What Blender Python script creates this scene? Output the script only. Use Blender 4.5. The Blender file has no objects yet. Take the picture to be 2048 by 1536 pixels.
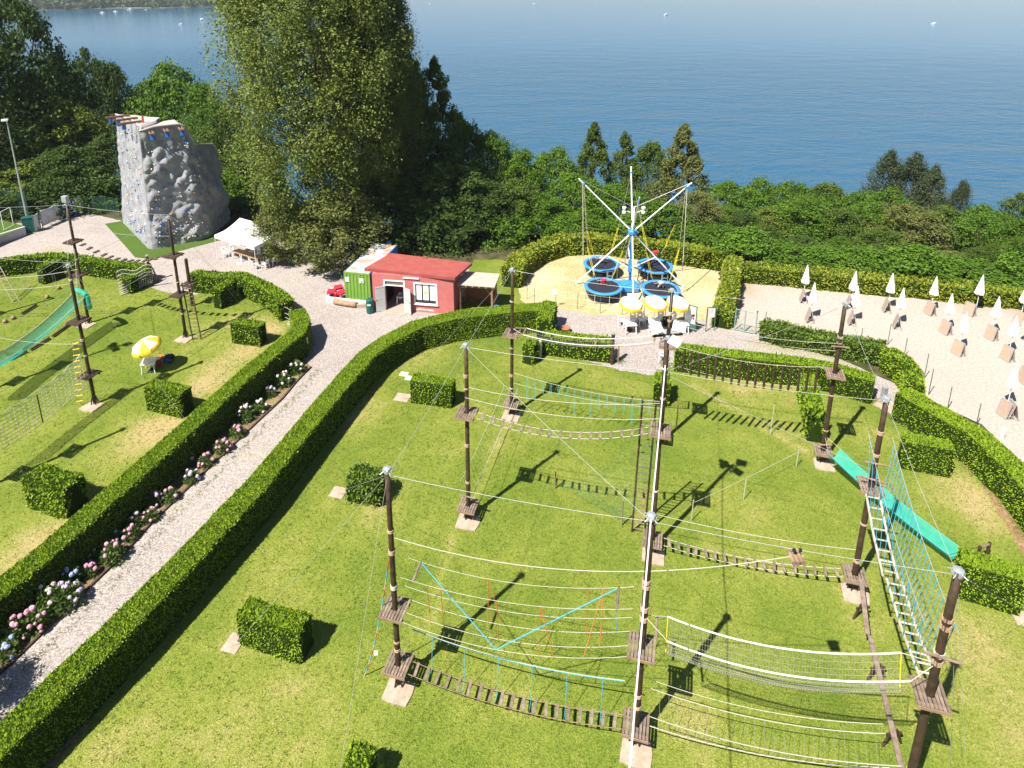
import bpy, math, random
import numpy as np
from mathutils import Vector, Matrix, Euler
from mathutils.geometry import delaunay_2d_cdt

random.seed(7)
rng = np.random.default_rng(7)
scene = bpy.context.scene
COL = scene.collection
R = math.radians

# ---------------------------------------------------------------- camera
cam_d = bpy.data.cameras.new('camera')
cam = bpy.data.objects.new('camera', cam_d)
COL.objects.link(cam)
scene.camera = cam
cam_d.sensor_fit = 'HORIZONTAL'
cam_d.sensor_width = 36.0
cam_d.lens = 23.772
cam_d.shift_y = -0.21888
cam_d.clip_start = 0.5
cam_d.clip_end = 20000.0
cam.location = (0, 0, 25.0)
_th, _ro = R(16.0562), R(0.1915)
_r = Vector((1, 0, 0)); _u = Vector((0, math.sin(_th), math.cos(_th))); _f = Vector((0, math.cos(_th), -math.sin(_th)))
_r2 = _r * math.cos(_ro) + _u * math.sin(_ro)
_u2 = _u * math.cos(_ro) - _r * math.sin(_ro)
cam.rotation_euler = Matrix((_r2, _u2, -_f)).transposed().to_euler()

# ---------------------------------------------------------------- light
SUN_AZ, SUN_EL = 44.6, 55.5         # shadows run towards this azimuth (from +Y to +X)
world = bpy.data.worlds.new('World')
scene.world = world
world.use_nodes = True
wn = world.node_tree.nodes
bg = wn['Background']
sky = wn.new('ShaderNodeTexSky')
sky.sky_type = 'NISHITA'
sky.sun_disc = False
sky.sun_elevation = R(SUN_EL)
sky.sun_rotation = R(180 + SUN_AZ)
sky.air_density = 1.0
sky.dust_density = 0.6
sky.ozone_density = 4.0
world.node_tree.links.new(sky.outputs[0], bg.inputs['Color'])
bg.inputs['Strength'].default_value = 0.052
sun_d = bpy.data.lights.new('sun', 'SUN')
sun_d.energy = 5.0
sun_d.angle = R(0.53)
sun_d.color = (1.0, 0.95, 0.86)
sun = bpy.data.objects.new('sun', sun_d)
COL.objects.link(sun)
_d = Vector((math.sin(R(SUN_AZ)) * math.cos(R(SUN_EL)), math.cos(R(SUN_AZ)) * math.cos(R(SUN_EL)), -math.sin(R(SUN_EL))))
sun.rotation_euler = _d.to_track_quat('-Z', 'Y').to_euler()
sun.location = (-30, -30, 60)
vs = scene.view_settings
vs.view_transform = 'Standard'
vs.look = 'None'
vs.exposure = 1.1
vs.gamma = 1.0
vs.use_curve_mapping = False
scene.cycles.max_bounces = 8
scene.cycles.transparent_max_bounces = 16

# ---------------------------------------------------------------- materials
MATS = {}
def _val(nt, v):
    n = nt.nodes.new('ShaderNodeValue'); n.outputs[0].default_value = v; return n.outputs[0]

def mat(name, col, rough=0.8, var=None, vscale=8.0, bump=0.0, bscale=40.0, metal=0.0, spec=0.3,
        island=None, trans=0.0, alpha=1.0, detail=4.0, objrand=0.0, sheen=0.0):
    """procedural material: two-colour noise, optional per-piece variation, bump, translucency"""
    if name in MATS: return MATS[name]
    m = bpy.data.materials.new(name); m.use_nodes = True
    nt = m.node_tree; N = nt.nodes; L = nt.links
    b = N['Principled BSDF']; out = N['Material Output']
    b.inputs['Roughness'].default_value = rough
    b.inputs['Metallic'].default_value = metal
    b.inputs['Specular IOR Level'].default_value = spec
    tc = N.new('ShaderNodeTexCoord')
    src = None
    if var is not None:
        nz = N.new('ShaderNodeTexNoise'); nz.inputs['Scale'].default_value = vscale; nz.inputs['Detail'].default_value = detail
        L.new(tc.outputs['Object'], nz.inputs['Vector'])
        mr = N.new('ShaderNodeMapRange'); mr.inputs[1].default_value = 0.35; mr.inputs[2].default_value = 0.65
        L.new(nz.outputs['Fac'], mr.inputs[0])
        mx = N.new('ShaderNodeMix'); mx.data_type = 'RGBA'
        mx.inputs[6].default_value = (*col, 1); mx.inputs[7].default_value = (*var, 1)
        L.new(mr.outputs[0], mx.inputs[0]); src = mx.outputs[2]
    if island is not None:
        ge = N.new('ShaderNodeNewGeometry')
        hs = N.new('ShaderNodeMix'); hs.data_type = 'RGBA'
        if src: L.new(src, hs.inputs[6])
        else: hs.inputs[6].default_value = (*col, 1)
        hs.inputs[7].default_value = (*island, 1)
        L.new(ge.outputs['Random Per Island'], hs.inputs[0]); src = hs.outputs[2]
    if objrand > 0:
        oi = N.new('ShaderNodeObjectInfo')
        mr2 = N.new('ShaderNodeMapRange'); mr2.inputs[3].default_value = 1 - objrand; mr2.inputs[4].default_value = 1 + objrand
        L.new(oi.outputs['Random'], mr2.inputs[0])
        hv = N.new('ShaderNodeHueSaturation')
        if src: L.new(src, hv.inputs['Color'])
        else: hv.inputs['Color'].default_value = (*col, 1)
        L.new(mr2.outputs[0], hv.inputs['Value']); src = hv.outputs[0]
    if src: L.new(src, b.inputs['Base Color'])
    else: b.inputs['Base Color'].default_value = (*col, 1)
    if bump > 0:
        nb = N.new('ShaderNodeTexNoise'); nb.inputs['Scale'].default_value = bscale; nb.inputs['Detail'].default_value = 3
        L.new(tc.outputs['Object'], nb.inputs['Vector'])
        bp = N.new('ShaderNodeBump'); bp.inputs['Strength'].default_value = bump; bp.inputs['Distance'].default_value = 0.05
        L.new(nb.outputs['Fac'], bp.inputs['Height']); L.new(bp.outputs[0], b.inputs['Normal'])
    last = b.outputs[0]
    if trans > 0:
        t = N.new('ShaderNodeBsdfTranslucent')
        if src: L.new(src, t.inputs['Color'])
        else: t.inputs['Color'].default_value = (*col, 1)
        ms = N.new('ShaderNodeMixShader'); ms.inputs[0].default_value = trans
        L.new(last, ms.inputs[1]); L.new(t.outputs[0], ms.inputs[2]); last = ms.outputs[0]
    if alpha < 1:
        t = N.new('ShaderNodeBsdfTransparent')
        ms = N.new('ShaderNodeMixShader'); ms.inputs[0].default_value = alpha
        L.new(t.outputs[0], ms.inputs[1]); L.new(last, ms.inputs[2]); last = ms.outputs[0]
    if last is not b.outputs[0]: L.new(last, out.inputs['Surface'])
    MATS[name] = m
    return m

# ---------------------------------------------------------------- objects
def tag(o, label=None, cat=None, group=None, kind=None):
    if label: o['label'] = label
    if cat: o['category'] = cat
    if group: o['group'] = group
    if kind: o['kind'] = kind
    return o

def thing(name, label, cat, loc=(0, 0, 0), rz=0.0, group=None):
    o = bpy.data.objects.new(name, None); COL.objects.link(o)
    o.location = loc; o.rotation_euler = (0, 0, rz)
    o.empty_display_size = 0.2
    return tag(o, label, cat, group)

def world_off(p):
    v = Vector((0, 0, 0))
    while p is not None:
        v += Vector(p.location); p = p.parent
    return v

def new_mesh(name, V, F, mats=(), smooth=False):
    me = bpy.data.meshes.new(name)
    V = np.asarray(V, dtype=np.float32).reshape(-1, 3)
    if isinstance(F, np.ndarray):
        n, k = F.shape
        me.vertices.add(len(V)); me.vertices.foreach_set('co', V.ravel())
        me.loops.add(n * k); me.loops.foreach_set('vertex_index', F.astype(np.int32).ravel())
        me.polygons.add(n); me.polygons.foreach_set('loop_start', np.arange(0, n * k, k, dtype=np.int32))
        me.update(calc_edges=True)
    else:
        me.from_pydata([tuple(map(float, v)) for v in V], [], F)
        me.update()
    for m in mats: me.materials.append(m)
    if smooth: me.polygons.foreach_set('use_smooth', np.ones(len(me.polygons), dtype=bool))
    return me

def put(name, me, parent=None, loc=(0, 0, 0), rot=(0, 0, 0), scale=(1, 1, 1)):
    """loc in world space; the parents used here carry no rotation unless told otherwise"""
    o = bpy.data.objects.new(name, me); COL.objects.link(o)
    if parent is not None:
        o.parent = parent; o.location = Vector(loc) - world_off(parent)
    else:
        o.location = loc
    o.rotation_euler = rot; o.scale = scale
    return o

def rotz(v, a):
    c, s = math.cos(a), math.sin(a)
    return Vector((v[0] * c - v[1] * s, v[0] * s + v[1] * c, v[2]))

class MB:
    def __init__(s): s.v = []; s.f = []
    def add(s, vs, fs):
        n = len(s.v); s.v += [tuple(v) for v in vs]; s.f += [tuple(i + n for i in f) for f in fs]; return s
    def box(s, c, size, rz=0.0, M=None):
        c = Vector(c); hx, hy, hz = size[0] / 2, size[1] / 2, size[2] / 2
        p = [Vector((x * hx, y * hy, z * hz)) for z in (-1, 1) for y in (-1, 1) for x in (-1, 1)]
        if M is not None: p = [M @ q for q in p]
        elif rz: p = [rotz(q, rz) for q in p]
        return s.add([c + q for q in p], [(0, 2, 3, 1), (4, 5, 7, 6), (0, 1, 5, 4), (2, 6, 7, 3), (0, 4, 6, 2), (1, 3, 7, 5)])
    def beam(s, a, b, w, h, up=(0, 0, 1)):
        a = Vector(a); b = Vector(b); d = (b - a); L = d.length; d.normalize()
        x = d.cross(Vector(up))
        if x.length < 1e-4: x = d.cross(Vector((0, 1, 0)))
        x.normalize(); z = x.cross(d)
        M = Matrix((x, d, z)).transposed()
        return s.box((a + b) / 2, (w, L, h), M=M)
    def tube(s, pts, r, n=6, r2=None, cap=True):
        P = [Vector(p) for p in pts]; k = len(P); vs = []; fs = []
        d0 = (P[1] - P[0]).normalized()
        ref = Vector((0, 0, 1)) if abs(d0.z) < 0.9 else Vector((1, 0, 0))
        for i, p in enumerate(P):
            d = (P[min(i + 1, k - 1)] - P[max(i - 1, 0)])
            if d.length < 1e-9: d = d0.copy()
            d.normalize()
            x = d.cross(ref)
            if x.length < 1e-5: x = d.cross(Vector((0, 1, 0)))
            x.normalize(); y = d.cross(x)
            if isinstance(r, (list, tuple)): rr = r[i]
            else: rr = r if r2 is None else r + (r2 - r) * i / (k - 1)
            for j in range(n):
                a = 2 * math.pi * j / n
                vs.append(p + x * (rr * math.cos(a)) + y * (rr * math.sin(a)))
        for i in range(k - 1):
            for j in range(n):
                fs.append((i * n + j, i * n + (j + 1) % n, (i + 1) * n + (j + 1) % n, (i + 1) * n + j))
        if cap:
            fs.append(tuple(range(n - 1, -1, -1))); fs.append(tuple((k - 1) * n + j for j in range(n)))
        return s.add(vs, fs)
    def lathe(s, c, prof, n=16, sx=1.0, cap=True):
        c = Vector(c); vs = []; fs = []; k = len(prof)
        for (r, z) in prof:
            for j in range(n):
                a = 2 * math.pi * j / n
                vs.append(c + Vector((r * math.cos(a), r * math.sin(a) * sx, z)))
        for i in range(k - 1):
            for j in range(n):
                fs.append((i * n + j, i * n + (j + 1) % n, (i + 1) * n + (j + 1) % n, (i + 1) * n + j))
        if cap:
            if prof[0][0] > 1e-5: fs.append(tuple(range(n - 1, -1, -1)))
            if prof[-1][0] > 1e-5: fs.append(tuple((k - 1) * n + j for j in range(n)))
        return s.add(vs, fs)
    def blob(s, c, r, rnd=0.25, sq=(1, 1, 1), n=6, m=4):
        c = Vector(c); vs = []; fs = []
        vs.append(c + Vector((0, 0, -r * sq[2])))
        for i in range(1, m):
            t = math.pi * i / m - math.pi / 2
            for j in range(n):
                a = 2 * math.pi * j / n; q = r * (1 + random.uniform(-rnd, rnd))
                vs.append(c + Vector((q * math.cos(t) * math.cos(a) * sq[0], q * math.cos(t) * math.sin(a) * sq[1], q * math.sin(t) * sq[2])))
        vs.append(c + Vector((0, 0, r * sq[2])))
        for j in range(n): fs.append((0, 1 + (j + 1) % n, 1 + j))
        for i in range(m - 2):
            for j in range(n):
                a = 1 + i * n
                fs.append((a + j, a + (j + 1) % n, a + n + (j + 1) % n, a + n + j))
        t = len(vs) - 1; a = 1 + (m - 2) * n
        for j in range(n): fs.append((a + j, a + (j + 1) % n, t))
        return s.add(vs, fs)
    def quad(s, a, b, c, d): return s.add([a, b, c, d], [(0, 1, 2, 3)])
    def slab(s, poly, z0, z1):
        n = len(poly)
        vs = [(p[0], p[1], z0) for p in poly] + [(p[0], p[1], z1) for p in poly]
        fs = [tuple(range(n - 1, -1, -1)), tuple(range(n, 2 * n))] + [(i, (i + 1) % n, n + (i + 1) % n, n + i) for i in range(n)]
        return s.add(vs, fs)
    def mesh(s, name, m, smooth=False, off=(0, 0, 0)):
        off = Vector(off)
        return new_mesh(name, [Vector(v) - off for v in s.v], s.f, [m] if m else [], smooth)
    def build(s, name, m, parent=None, smooth=False, local=False, bevel=0.0):
        if parent is not None:
            off = Vector((0, 0, 0)) if local else world_off(parent)
            o = bpy.data.objects.new(name, s.mesh(name, m, smooth, off)); COL.objects.link(o); o.parent = parent
        else:
            xs = [v[0] for v in s.v]; ys = [v[1] for v in s.v]; zs = [v[2] for v in s.v]
            off = Vector(((min(xs) + max(xs)) / 2, (min(ys) + max(ys)) / 2, min(zs)))
            o = bpy.data.objects.new(name, s.mesh(name, m, smooth, off)); COL.objects.link(o); o.location = off
        if bevel > 0:
            b = o.modifiers.new('bevel', 'BEVEL'); b.width = bevel; b.segments = 2; b.limit_method = 'ANGLE'
        return o

def sagline(a, b, sag, n=12):
    a = Vector(a); b = Vector(b)
    return [a.lerp(b, t) - Vector((0, 0, 4 * sag * t * (1 - t))) for t in [i / n for i in range(n + 1)]]

def copy_tree(o, parent=None):
    c = o.copy(); COL.objects.link(c)
    if parent is not None: c.parent = parent
    for ch in list(o.children): copy_tree(ch, c)
    return c

# colours shared by many builders
M_POLE = mat('dark_stained_pole', (0.035, 0.022, 0.014), 0.6, (0.075, 0.045, 0.026), 6, 0.3, 30, objrand=0.15)
M_PLANK = mat('weathered_plank', (0.16, 0.115, 0.085), 0.85, (0.25, 0.19, 0.15), 5, 0.4, 60, objrand=0.22)
M_DPLANK = mat('dark_plank', (0.05, 0.032, 0.022), 0.8, (0.09, 0.06, 0.045), 6, 0.3, 50, objrand=0.2)
M_JOIST = mat('pale_joist', (0.30, 0.20, 0.12), 0.8, (0.20, 0.13, 0.08), 4, 0.2, 40)
M_STEEL = mat('galvanised_steel', (0.55, 0.57, 0.58), 0.4, metal=0.6)
M_WHITE = mat('white_paint', (0.78, 0.78, 0.76), 0.5, (0.7, 0.7, 0.69), 3)
M_PLASTIC = mat('white_plastic', (0.78, 0.78, 0.77), 0.35, spec=0.5)
M_BLACK = mat('black_steel', (0.02, 0.02, 0.022), 0.5)
M_CONC = mat('pale_concrete', (0.42, 0.35, 0.28), 0.95, (0.34, 0.26, 0.19), 5, 0.5, 30)
M_ROPE = mat('white_rope', (0.44, 0.41, 0.34), 0.9)
M_CABLE = mat('steel_cable', (0.42, 0.42, 0.40), 0.5, metal=0.3)
M_TAN = mat('tan_rope', (0.38, 0.26, 0.17), 0.9)
M_BLUE = mat('blue_rope', (0.06, 0.36, 0.52), 0.8)
M_TURQ = mat('turquoise_rope', (0.08, 0.42, 0.42), 0.8)
M_ORANGE = mat('orange_rope', (0.50, 0.15, 0.04), 0.85)
M_YELLOW = mat('yellow_paint', (0.80, 0.52, 0.02), 0.6)
M_RED = mat('red_plastic', (0.62, 0.03, 0.05), 0.4)

# ================================================================ THE SETTING
EDGE_X = [-140, -60, -34, -24, -14, 0, 15, 25, 36, 60, 120]
EDGE_Y = [80, 78, 72, 64, 58.5, 57.5, 57.0, 54.0, 50.5, 46, 36]
def terrain_z(x, y):
    e = np.interp(x, EDGE_X, EDGE_Y)
    s = np.maximum(0.0, np.asarray(y, float) - e)
    return -np.where(s < 8, 0.22 * s * s / 8, 0.22 * 8 + 0.44 * (s - 8)) - 0.04

# ---- ground sheet (undergrowth soil), falling to the lake bed
gx = np.concatenate([np.linspace(-900, -130, 12), np.linspace(-120, 120, 97), np.linspace(130, 900, 12)])
gy = np.concatenate([np.linspace(-60, 40, 12), np.linspace(42, 180, 93), np.linspace(190, 420, 8)])
X, Y = np.meshgrid(gx, gy)
Z = np.maximum(terrain_z(X, Y), -43.5)
V = np.stack([X, Y, Z], -1).reshape(-1, 3)
ii = np.arange(len(gx) * len(gy)).reshape(len(gy), len(gx))
F = np.stack([ii[:-1, :-1], ii[:-1, 1:], ii[1:, 1:], ii[1:, :-1]], -1).reshape(-1, 4)
M_SOIL = mat('undergrowth_soil', (0.035, 0.045, 0.015), 1.0, (0.10, 0.085, 0.045), 1.2, 0.6, 6, spec=0.1)
tag(put('ground', new_mesh('ground', V, F, [M_SOIL], True)), kind='structure')

# ---- lake
def water_material():
    m = bpy.data.materials.new('lake_water'); m.use_nodes = True
    nt = m.node_tree; N = nt.nodes; L = nt.links; b = N['Principled BSDF']
    b.inputs['Base Color'].default_value = (0.015, 0.085, 0.16, 1)
    b.inputs['Roughness'].default_value = 0.10
    b.inputs['IOR'].default_value = 1.33
    b.inputs['Specular IOR Level'].default_value = 0.6
    tc = N.new('ShaderNodeTexCoord')
    mp = N.new('ShaderNodeMapping'); mp.inputs['Scale'].default_value = (0.5, 1.0, 1.0); mp.inputs['Rotation'].default_value = (0, 0, -0.35)
    L.new(tc.outputs['Object'], mp.inputs[0])
    def noise(s, d, r=0.6):
        n = N.new('ShaderNodeTexNoise'); n.inputs['Scale'].default_value = s; n.inputs['Detail'].default_value = d; n.inputs['Roughness'].default_value = r
        L.new(mp.outputs[0], n.inputs['Vector']); return n.outputs['Fac']
    def mul(a_, k, c=0.0):
        n = N.new('ShaderNodeMath'); n.operation = 'MULTIPLY_ADD'; n.inputs[1].default_value = k; n.inputs[2].default_value = c; L.new(a_, n.inputs[0]); return n.outputs[0]
    def add(a_, b_):
        n = N.new('ShaderNodeMath'); n.operation = 'ADD'; L.new(a_, n.inputs[0]); L.new(b_, n.inputs[1]); return n.outputs[0]
    h = add(add(mul(noise(0.9, 3), 0.35), mul(noise(0.30, 3), 1.0)), mul(noise(0.07, 2), 1.8))
    bp = N.new('ShaderNodeBump'); bp.inputs['Strength'].default_value = 1.0; bp.inputs['Distance'].default_value = 1.6
    # calmer, smoother water towards the open lake
    sx = N.new('ShaderNodeSeparateXYZ'); L.new(tc.outputs['Object'], sx.inputs[0])
    mr = N.new('ShaderNodeMapRange'); mr.interpolation_type = 'SMOOTHSTEP'; mr.inputs[1].default_value = 110; mr.inputs[2].default_value = 620; mr.inputs[3].default_value = 1.0; mr.inputs[4].default_value = 0.08
    L.new(sx.outputs[1], mr.inputs[0]); L.new(mr.outputs[0], bp.inputs['Strength'])
    L.new(h, bp.inputs['Height']); L.new(bp.outputs[0], b.inputs['Normal'])
    return m
LAKE_Z = -40.0
mb = MB(); mb.quad((-2550, 100, LAKE_Z), (2550, 100, LAKE_Z), (2550, 2850, LAKE_Z), (-2550, 2850, LAKE_Z))
o = bpy.data.objects.new('lake', mb.mesh('lake', water_material())); COL.objects.link(o); tag(o, kind='structure')

# ---- flat sheets on the plateau
def resample(poly, step, closed=True, jit=0.0):
    out = []; n = len(poly)
    for i in range(n if closed else n - 1):
        a = np.array(poly[i][:2], float); b = np.array(poly[(i + 1) % n][:2], float)
        k = max(1, int(np.hypot(*(b - a)) / step))
        for j in range(k):
            p = a + (b - a) * j / k
            out.append(p + (rng.normal(0, jit, 2) if jit else 0))
    if not closed: out.append(np.array(poly[-1][:2], float))
    return np.array(out)

def inside(poly, P):
    poly = np.asarray(poly)[:, :2]; x, y = P[:, 0], P[:, 1]
    r = np.zeros(len(P), bool); n = len(poly); j = n - 1
    for i in range(n):
        xi, yi = poly[i]; xj, yj = poly[j]
        c = ((yi > y) != (yj > y)) & (x < (xj - xi) * (y - yi) / (yj - yi + 1e-12) + xi)
        r ^= c; j = i
    return r

def sheet(name, poly, z, m, step=0.5, jit=0.05, spots=(), kind='structure'):
    B = resample(poly, max(0.25, step * 0.6), True, jit)
    lo, hi = B.min(0), B.max(0)
    gx, gy = np.meshgrid(np.arange(lo[0], hi[0], step), np.arange(lo[1], hi[1], step))
    P = np.stack([gx.ravel(), gy.ravel()], -1) + rng.uniform(-0.12, 0.12, (gx.size, 2)) * step
    P = P[inside(B, P)]
    n = len(B)
    verts = [Vector(p) for p in B] + [Vector(p) for p in P]
    v2, e2, f2, *_ = delaunay_2d_cdt(verts, [], [list(range(n))], 1, 1e-4)
    A = np.array([[v[0], v[1]] for v in v2])
    Zs = np.full(len(A), z)
    me = new_mesh(name, np.column_stack([A, Zs]), [tuple(f) for f in f2], [m], False)
    dry = np.zeros(len(A), np.float32)
    for (sx, sy, r, s) in spots:
        dry += s * np.exp(-((A[:, 0] - sx) ** 2 + (A[:, 1] - sy) ** 2) / (r * r))
    at = me.attributes.new('dry', 'FLOAT', 'POINT'); at.data.foreach_set('value', np.clip(dry, 0, 1.2).astype(np.float32))
    return tag(put(name, me), kind=kind)

def ground_material(name, c0, c1, c2, vs, fine, bump, dryfac=1.0, dryoff=0.0, speck=None):
    m = bpy.data.materials.new(name); m.use_nodes = True
    nt = m.node_tree; N = nt.nodes; L = nt.links; b = N['Principled BSDF']
    b.inputs['Roughness'].default_value = 1.0; b.inputs['Specular IOR Level'].default_value = 0.1
    tc = N.new('ShaderNodeTexCoord'); at = N.new('ShaderNodeAttribute'); at.attribute_name = 'dry'
    def noise(s, d, r=0.6):
        n = N.new('ShaderNodeTexNoise'); n.inputs['Scale'].default_value = s; n.inputs['Detail'].default_value = d; n.inputs['Roughness'].default_value = r
        L.new(tc.outputs['Object'], n.inputs['Vector']); return n.outputs['Fac']
    def math_(op, a, bb, c=None):
        n = N.new('ShaderNodeMath'); n.operation = op
        for i, q in enumerate((a, bb, c)):
            if q is None: continue
            if isinstance(q, (int, float)): n.inputs[i].default_value = q
            else: L.new(q, n.inputs[i])
        return n.outputs[0]
    big = noise(vs, 5, 0.65); mid = noise(vs * 7, 4, 0.6); fin = noise(fine, 2, 0.6)
    t = math_('MULTIPLY_ADD', at.outputs['Fac'], dryfac, dryoff)
    t = math_('ADD', t, math_('MULTIPLY_ADD', big, 1.5, -0.72))
    t = math_('ADD', t, math_('MULTIPLY_ADD', mid, 0.45, -0.225))
    t = math_('ADD', t, math_('MULTIPLY_ADD', fin, 1.0, -0.5))
    cr = N.new('ShaderNodeValToRGB'); e = cr.color_ramp.elements
    e[0].position = 0.05; e[0].color = (*c0, 1); e[1].position = 1.0; e[1].color = (*c2, 1)
    k = e.new(0.5); k.color = (*c1, 1)
    L.new(t, cr.inputs[0]); col = cr.outputs[0]
    # fine brightness grain
    g = math_('MULTIPLY_ADD', fin, 1.1, 0.45)
    mx = N.new('ShaderNodeMix'); mx.data_type = 'RGBA'; mx.blend_type = 'MULTIPLY'; mx.inputs[0].default_value = 1.0
    L.new(col, mx.inputs[6]); L.new(g, mx.inputs[7]); col = mx.outputs[2]
    if speck:
        vo = N.new('ShaderNodeTexVoronoi'); vo.inputs['Scale'].default_value = speck[0]; L.new(tc.outputs['Object'], vo.inputs['Vector'])
        hv = N.new('ShaderNodeMix'); hv.data_type = 'RGBA'; hv.blend_type = 'MULTIPLY'; hv.inputs[0].default_value = speck[1]
        sep = N.new('ShaderNodeSeparateColor'); L.new(vo.outputs['Color'], sep.inputs[0])
        g2 = math_('MULTIPLY_ADD', sep.outputs[0], 0.75, 0.55)
        L.new(col, hv.inputs[6]); L.new(g2, hv.inputs[7]); col = hv.outputs[2]
    L.new(col, b.inputs['Base Color'])
    bp = N.new('ShaderNodeBump'); bp.inputs['Strength'].default_value = bump; bp.inputs['Distance'].default_value = 0.06
    L.new(fin, bp.inputs['Height']); L.new(bp.outputs[0], b.inputs['Normal'])
    return m

M_LAWN = ground_material('mown_lawn', (0.108, 0.158, 0.018), (0.19, 0.22, 0.036), (0.36, 0.285, 0.125), 0.20, 21.0, 0.9, 0.85, 0.25)
M_GRAVEL = ground_material('pale_gravel', (0.31, 0.27, 0.245), (0.375, 0.33, 0.305), (0.28, 0.26, 0.13), 0.12, 14.0, 0.8, 0.9, 0.30, (22.0, 0.9))
M_SAND = ground_material('beach_sand', (0.40, 0.33, 0.285), (0.375, 0.31, 0.265), (0.29, 0.245, 0.15), 0.12, 7.0, 0.35, 0.9, 0.1)
M_YARD = ground_material('dry_yard', (0.30, 0.27, 0.11), (0.46, 0.37, 0.21), (0.54, 0.44, 0.31), 0.3, 8.0, 0.6, 0.8, 0.35)
M_BED = ground_material('bed_soil', (0.12, 0.085, 0.05), (0.20, 0.14, 0.085), (0.26, 0.20, 0.10), 0.6, 10.0, 0.9, 0.8, 0.3)
M_TURF = ground_material('artificial_turf', (0.06, 0.105, 0.018), (0.07, 0.115, 0.02), (0.08, 0.13, 0.028), 0.3, 14.0, 0.4, 0.3, 0.2)

HA = [(-20.65, 17.92), (-19.8, 20.59), (-19.23, 21.99), (-17.93, 26.56), (-16.93, 30.13), (-16.36, 32.51), (-15.48, 35.65), (-14.63, 38.28), (-14.1, 39.7), (-14.24, 41.14), (-15.06, 42.66)]
HB = [(-16.48, 13.66), (-15.88, 15.22), (-14.97, 17.45), (-14.42, 18.68), (-13.39, 21.5), (-11.86, 26.04), (-10.26, 32.5), (-9.55, 35.16), (-8.96, 37.16), (-8.01, 38.75), (-6.39, 40.65), (-4.07, 41.89), (-2.9, 42.24), (0.42, 42.98), (2.23, 43.21)]
HC = [(-44.11, 50.51), (-42.46, 51.6), (-39.44, 52.73), (-36.93, 52.44), (-34.22, 51.56), (-31.29, 50.9), (-29.66, 50.43)]
HD = [(-25.39, 49.14), (-22.99, 48.7), (-21.32, 48.72), (-18.98, 47.08), (-17.06, 45.3), (-16.37, 44.3)]
HR = [(10.54, 38.43), (13.86, 37.64), (17.67, 36.88), (19.76, 36.16), (21.56, 35.0)]
HF = [(22.41, 33.54), (23.1, 32.1), (23.92, 30.57), (24.34, 29.64), (24.4, 28.19), (24.49, 27.04), (24.08, 24.43), (23.48, 22.32)]
HG = [(2.14, 40.21), (6.52, 39.3)]

gravel = [(-24.55, 15.54), (-71.46, 58.82), (-53.8, 60.2), (-50.44, 62.15), (-48.89, 64.21), (-44.65, 66.42), (-39.81, 64.29), (-33.3, 60.38), (-28.99, 60.41), (-26.61, 61.71), (-19.64, 58.08), (-14.75, 56.97), (-10.01, 55.9), (-0.98, 52.38), (1.52, 50.97), (17.26, 51.09), (17.6, 47.61), (18.38, 43.81), (24.83, 35.54), (26.06, 30.69), (26.31, 24.21), (17.87, 12.43), (-21.08, 12.33)]
sheet('gravel_path', gravel, 0.0, M_GRAVEL, 0.6, 0.05,
      spots=[(-41.5, 56.75, 2.5, 0.35), (-45.24, 65.67, 1.5, 0.5), (-19.04, 20.69, 1.2, 0.5), (-18.24, 22.27, 1.0, 0.5), (-17.04, 26.03, 0.9, 0.45), (-15.42, 32.11, 0.7, 0.4), (-11.98, 36.87, 0.8, 0.4), (-17.34, 23.26, 0.6, 0.5), (18.45, 41.12, 1.2, 0.6), (20.25, 40.51, 1.2, 0.5), (22.38, 39.31, 1.2, 0.5), (16.38, 41.11, 1, 0.4), (-13.81, 34.84, 0.6, 0.4), (-15.79, 29.73, 0.5, 0.4), (-16.88, 54.78, 2, 0.35), (-15.35, 52.27, 2, 0.3)])
lawn_r = HB + [(2.7, 43.35), (1.94, 40.39), (5.74, 38.63), (7.08, 38.02), (9.05, 37.42), (9.89, 38.09)] + HR + [(21.89, 35.03), (22.47, 33.99)] + HF + [(22.72, 17.79), (16.14, 10.53), (-14.66, 10.46)]
lawn_l = HA + [(-16.2, 43.58)] + HD[::-1] + [(-24.7, 48.14), (-27.45, 48.54), (-29.08, 49.4)] + HC[::-1] + [(-59.19, 50.52), (-23.8, 16.06)]
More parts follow.
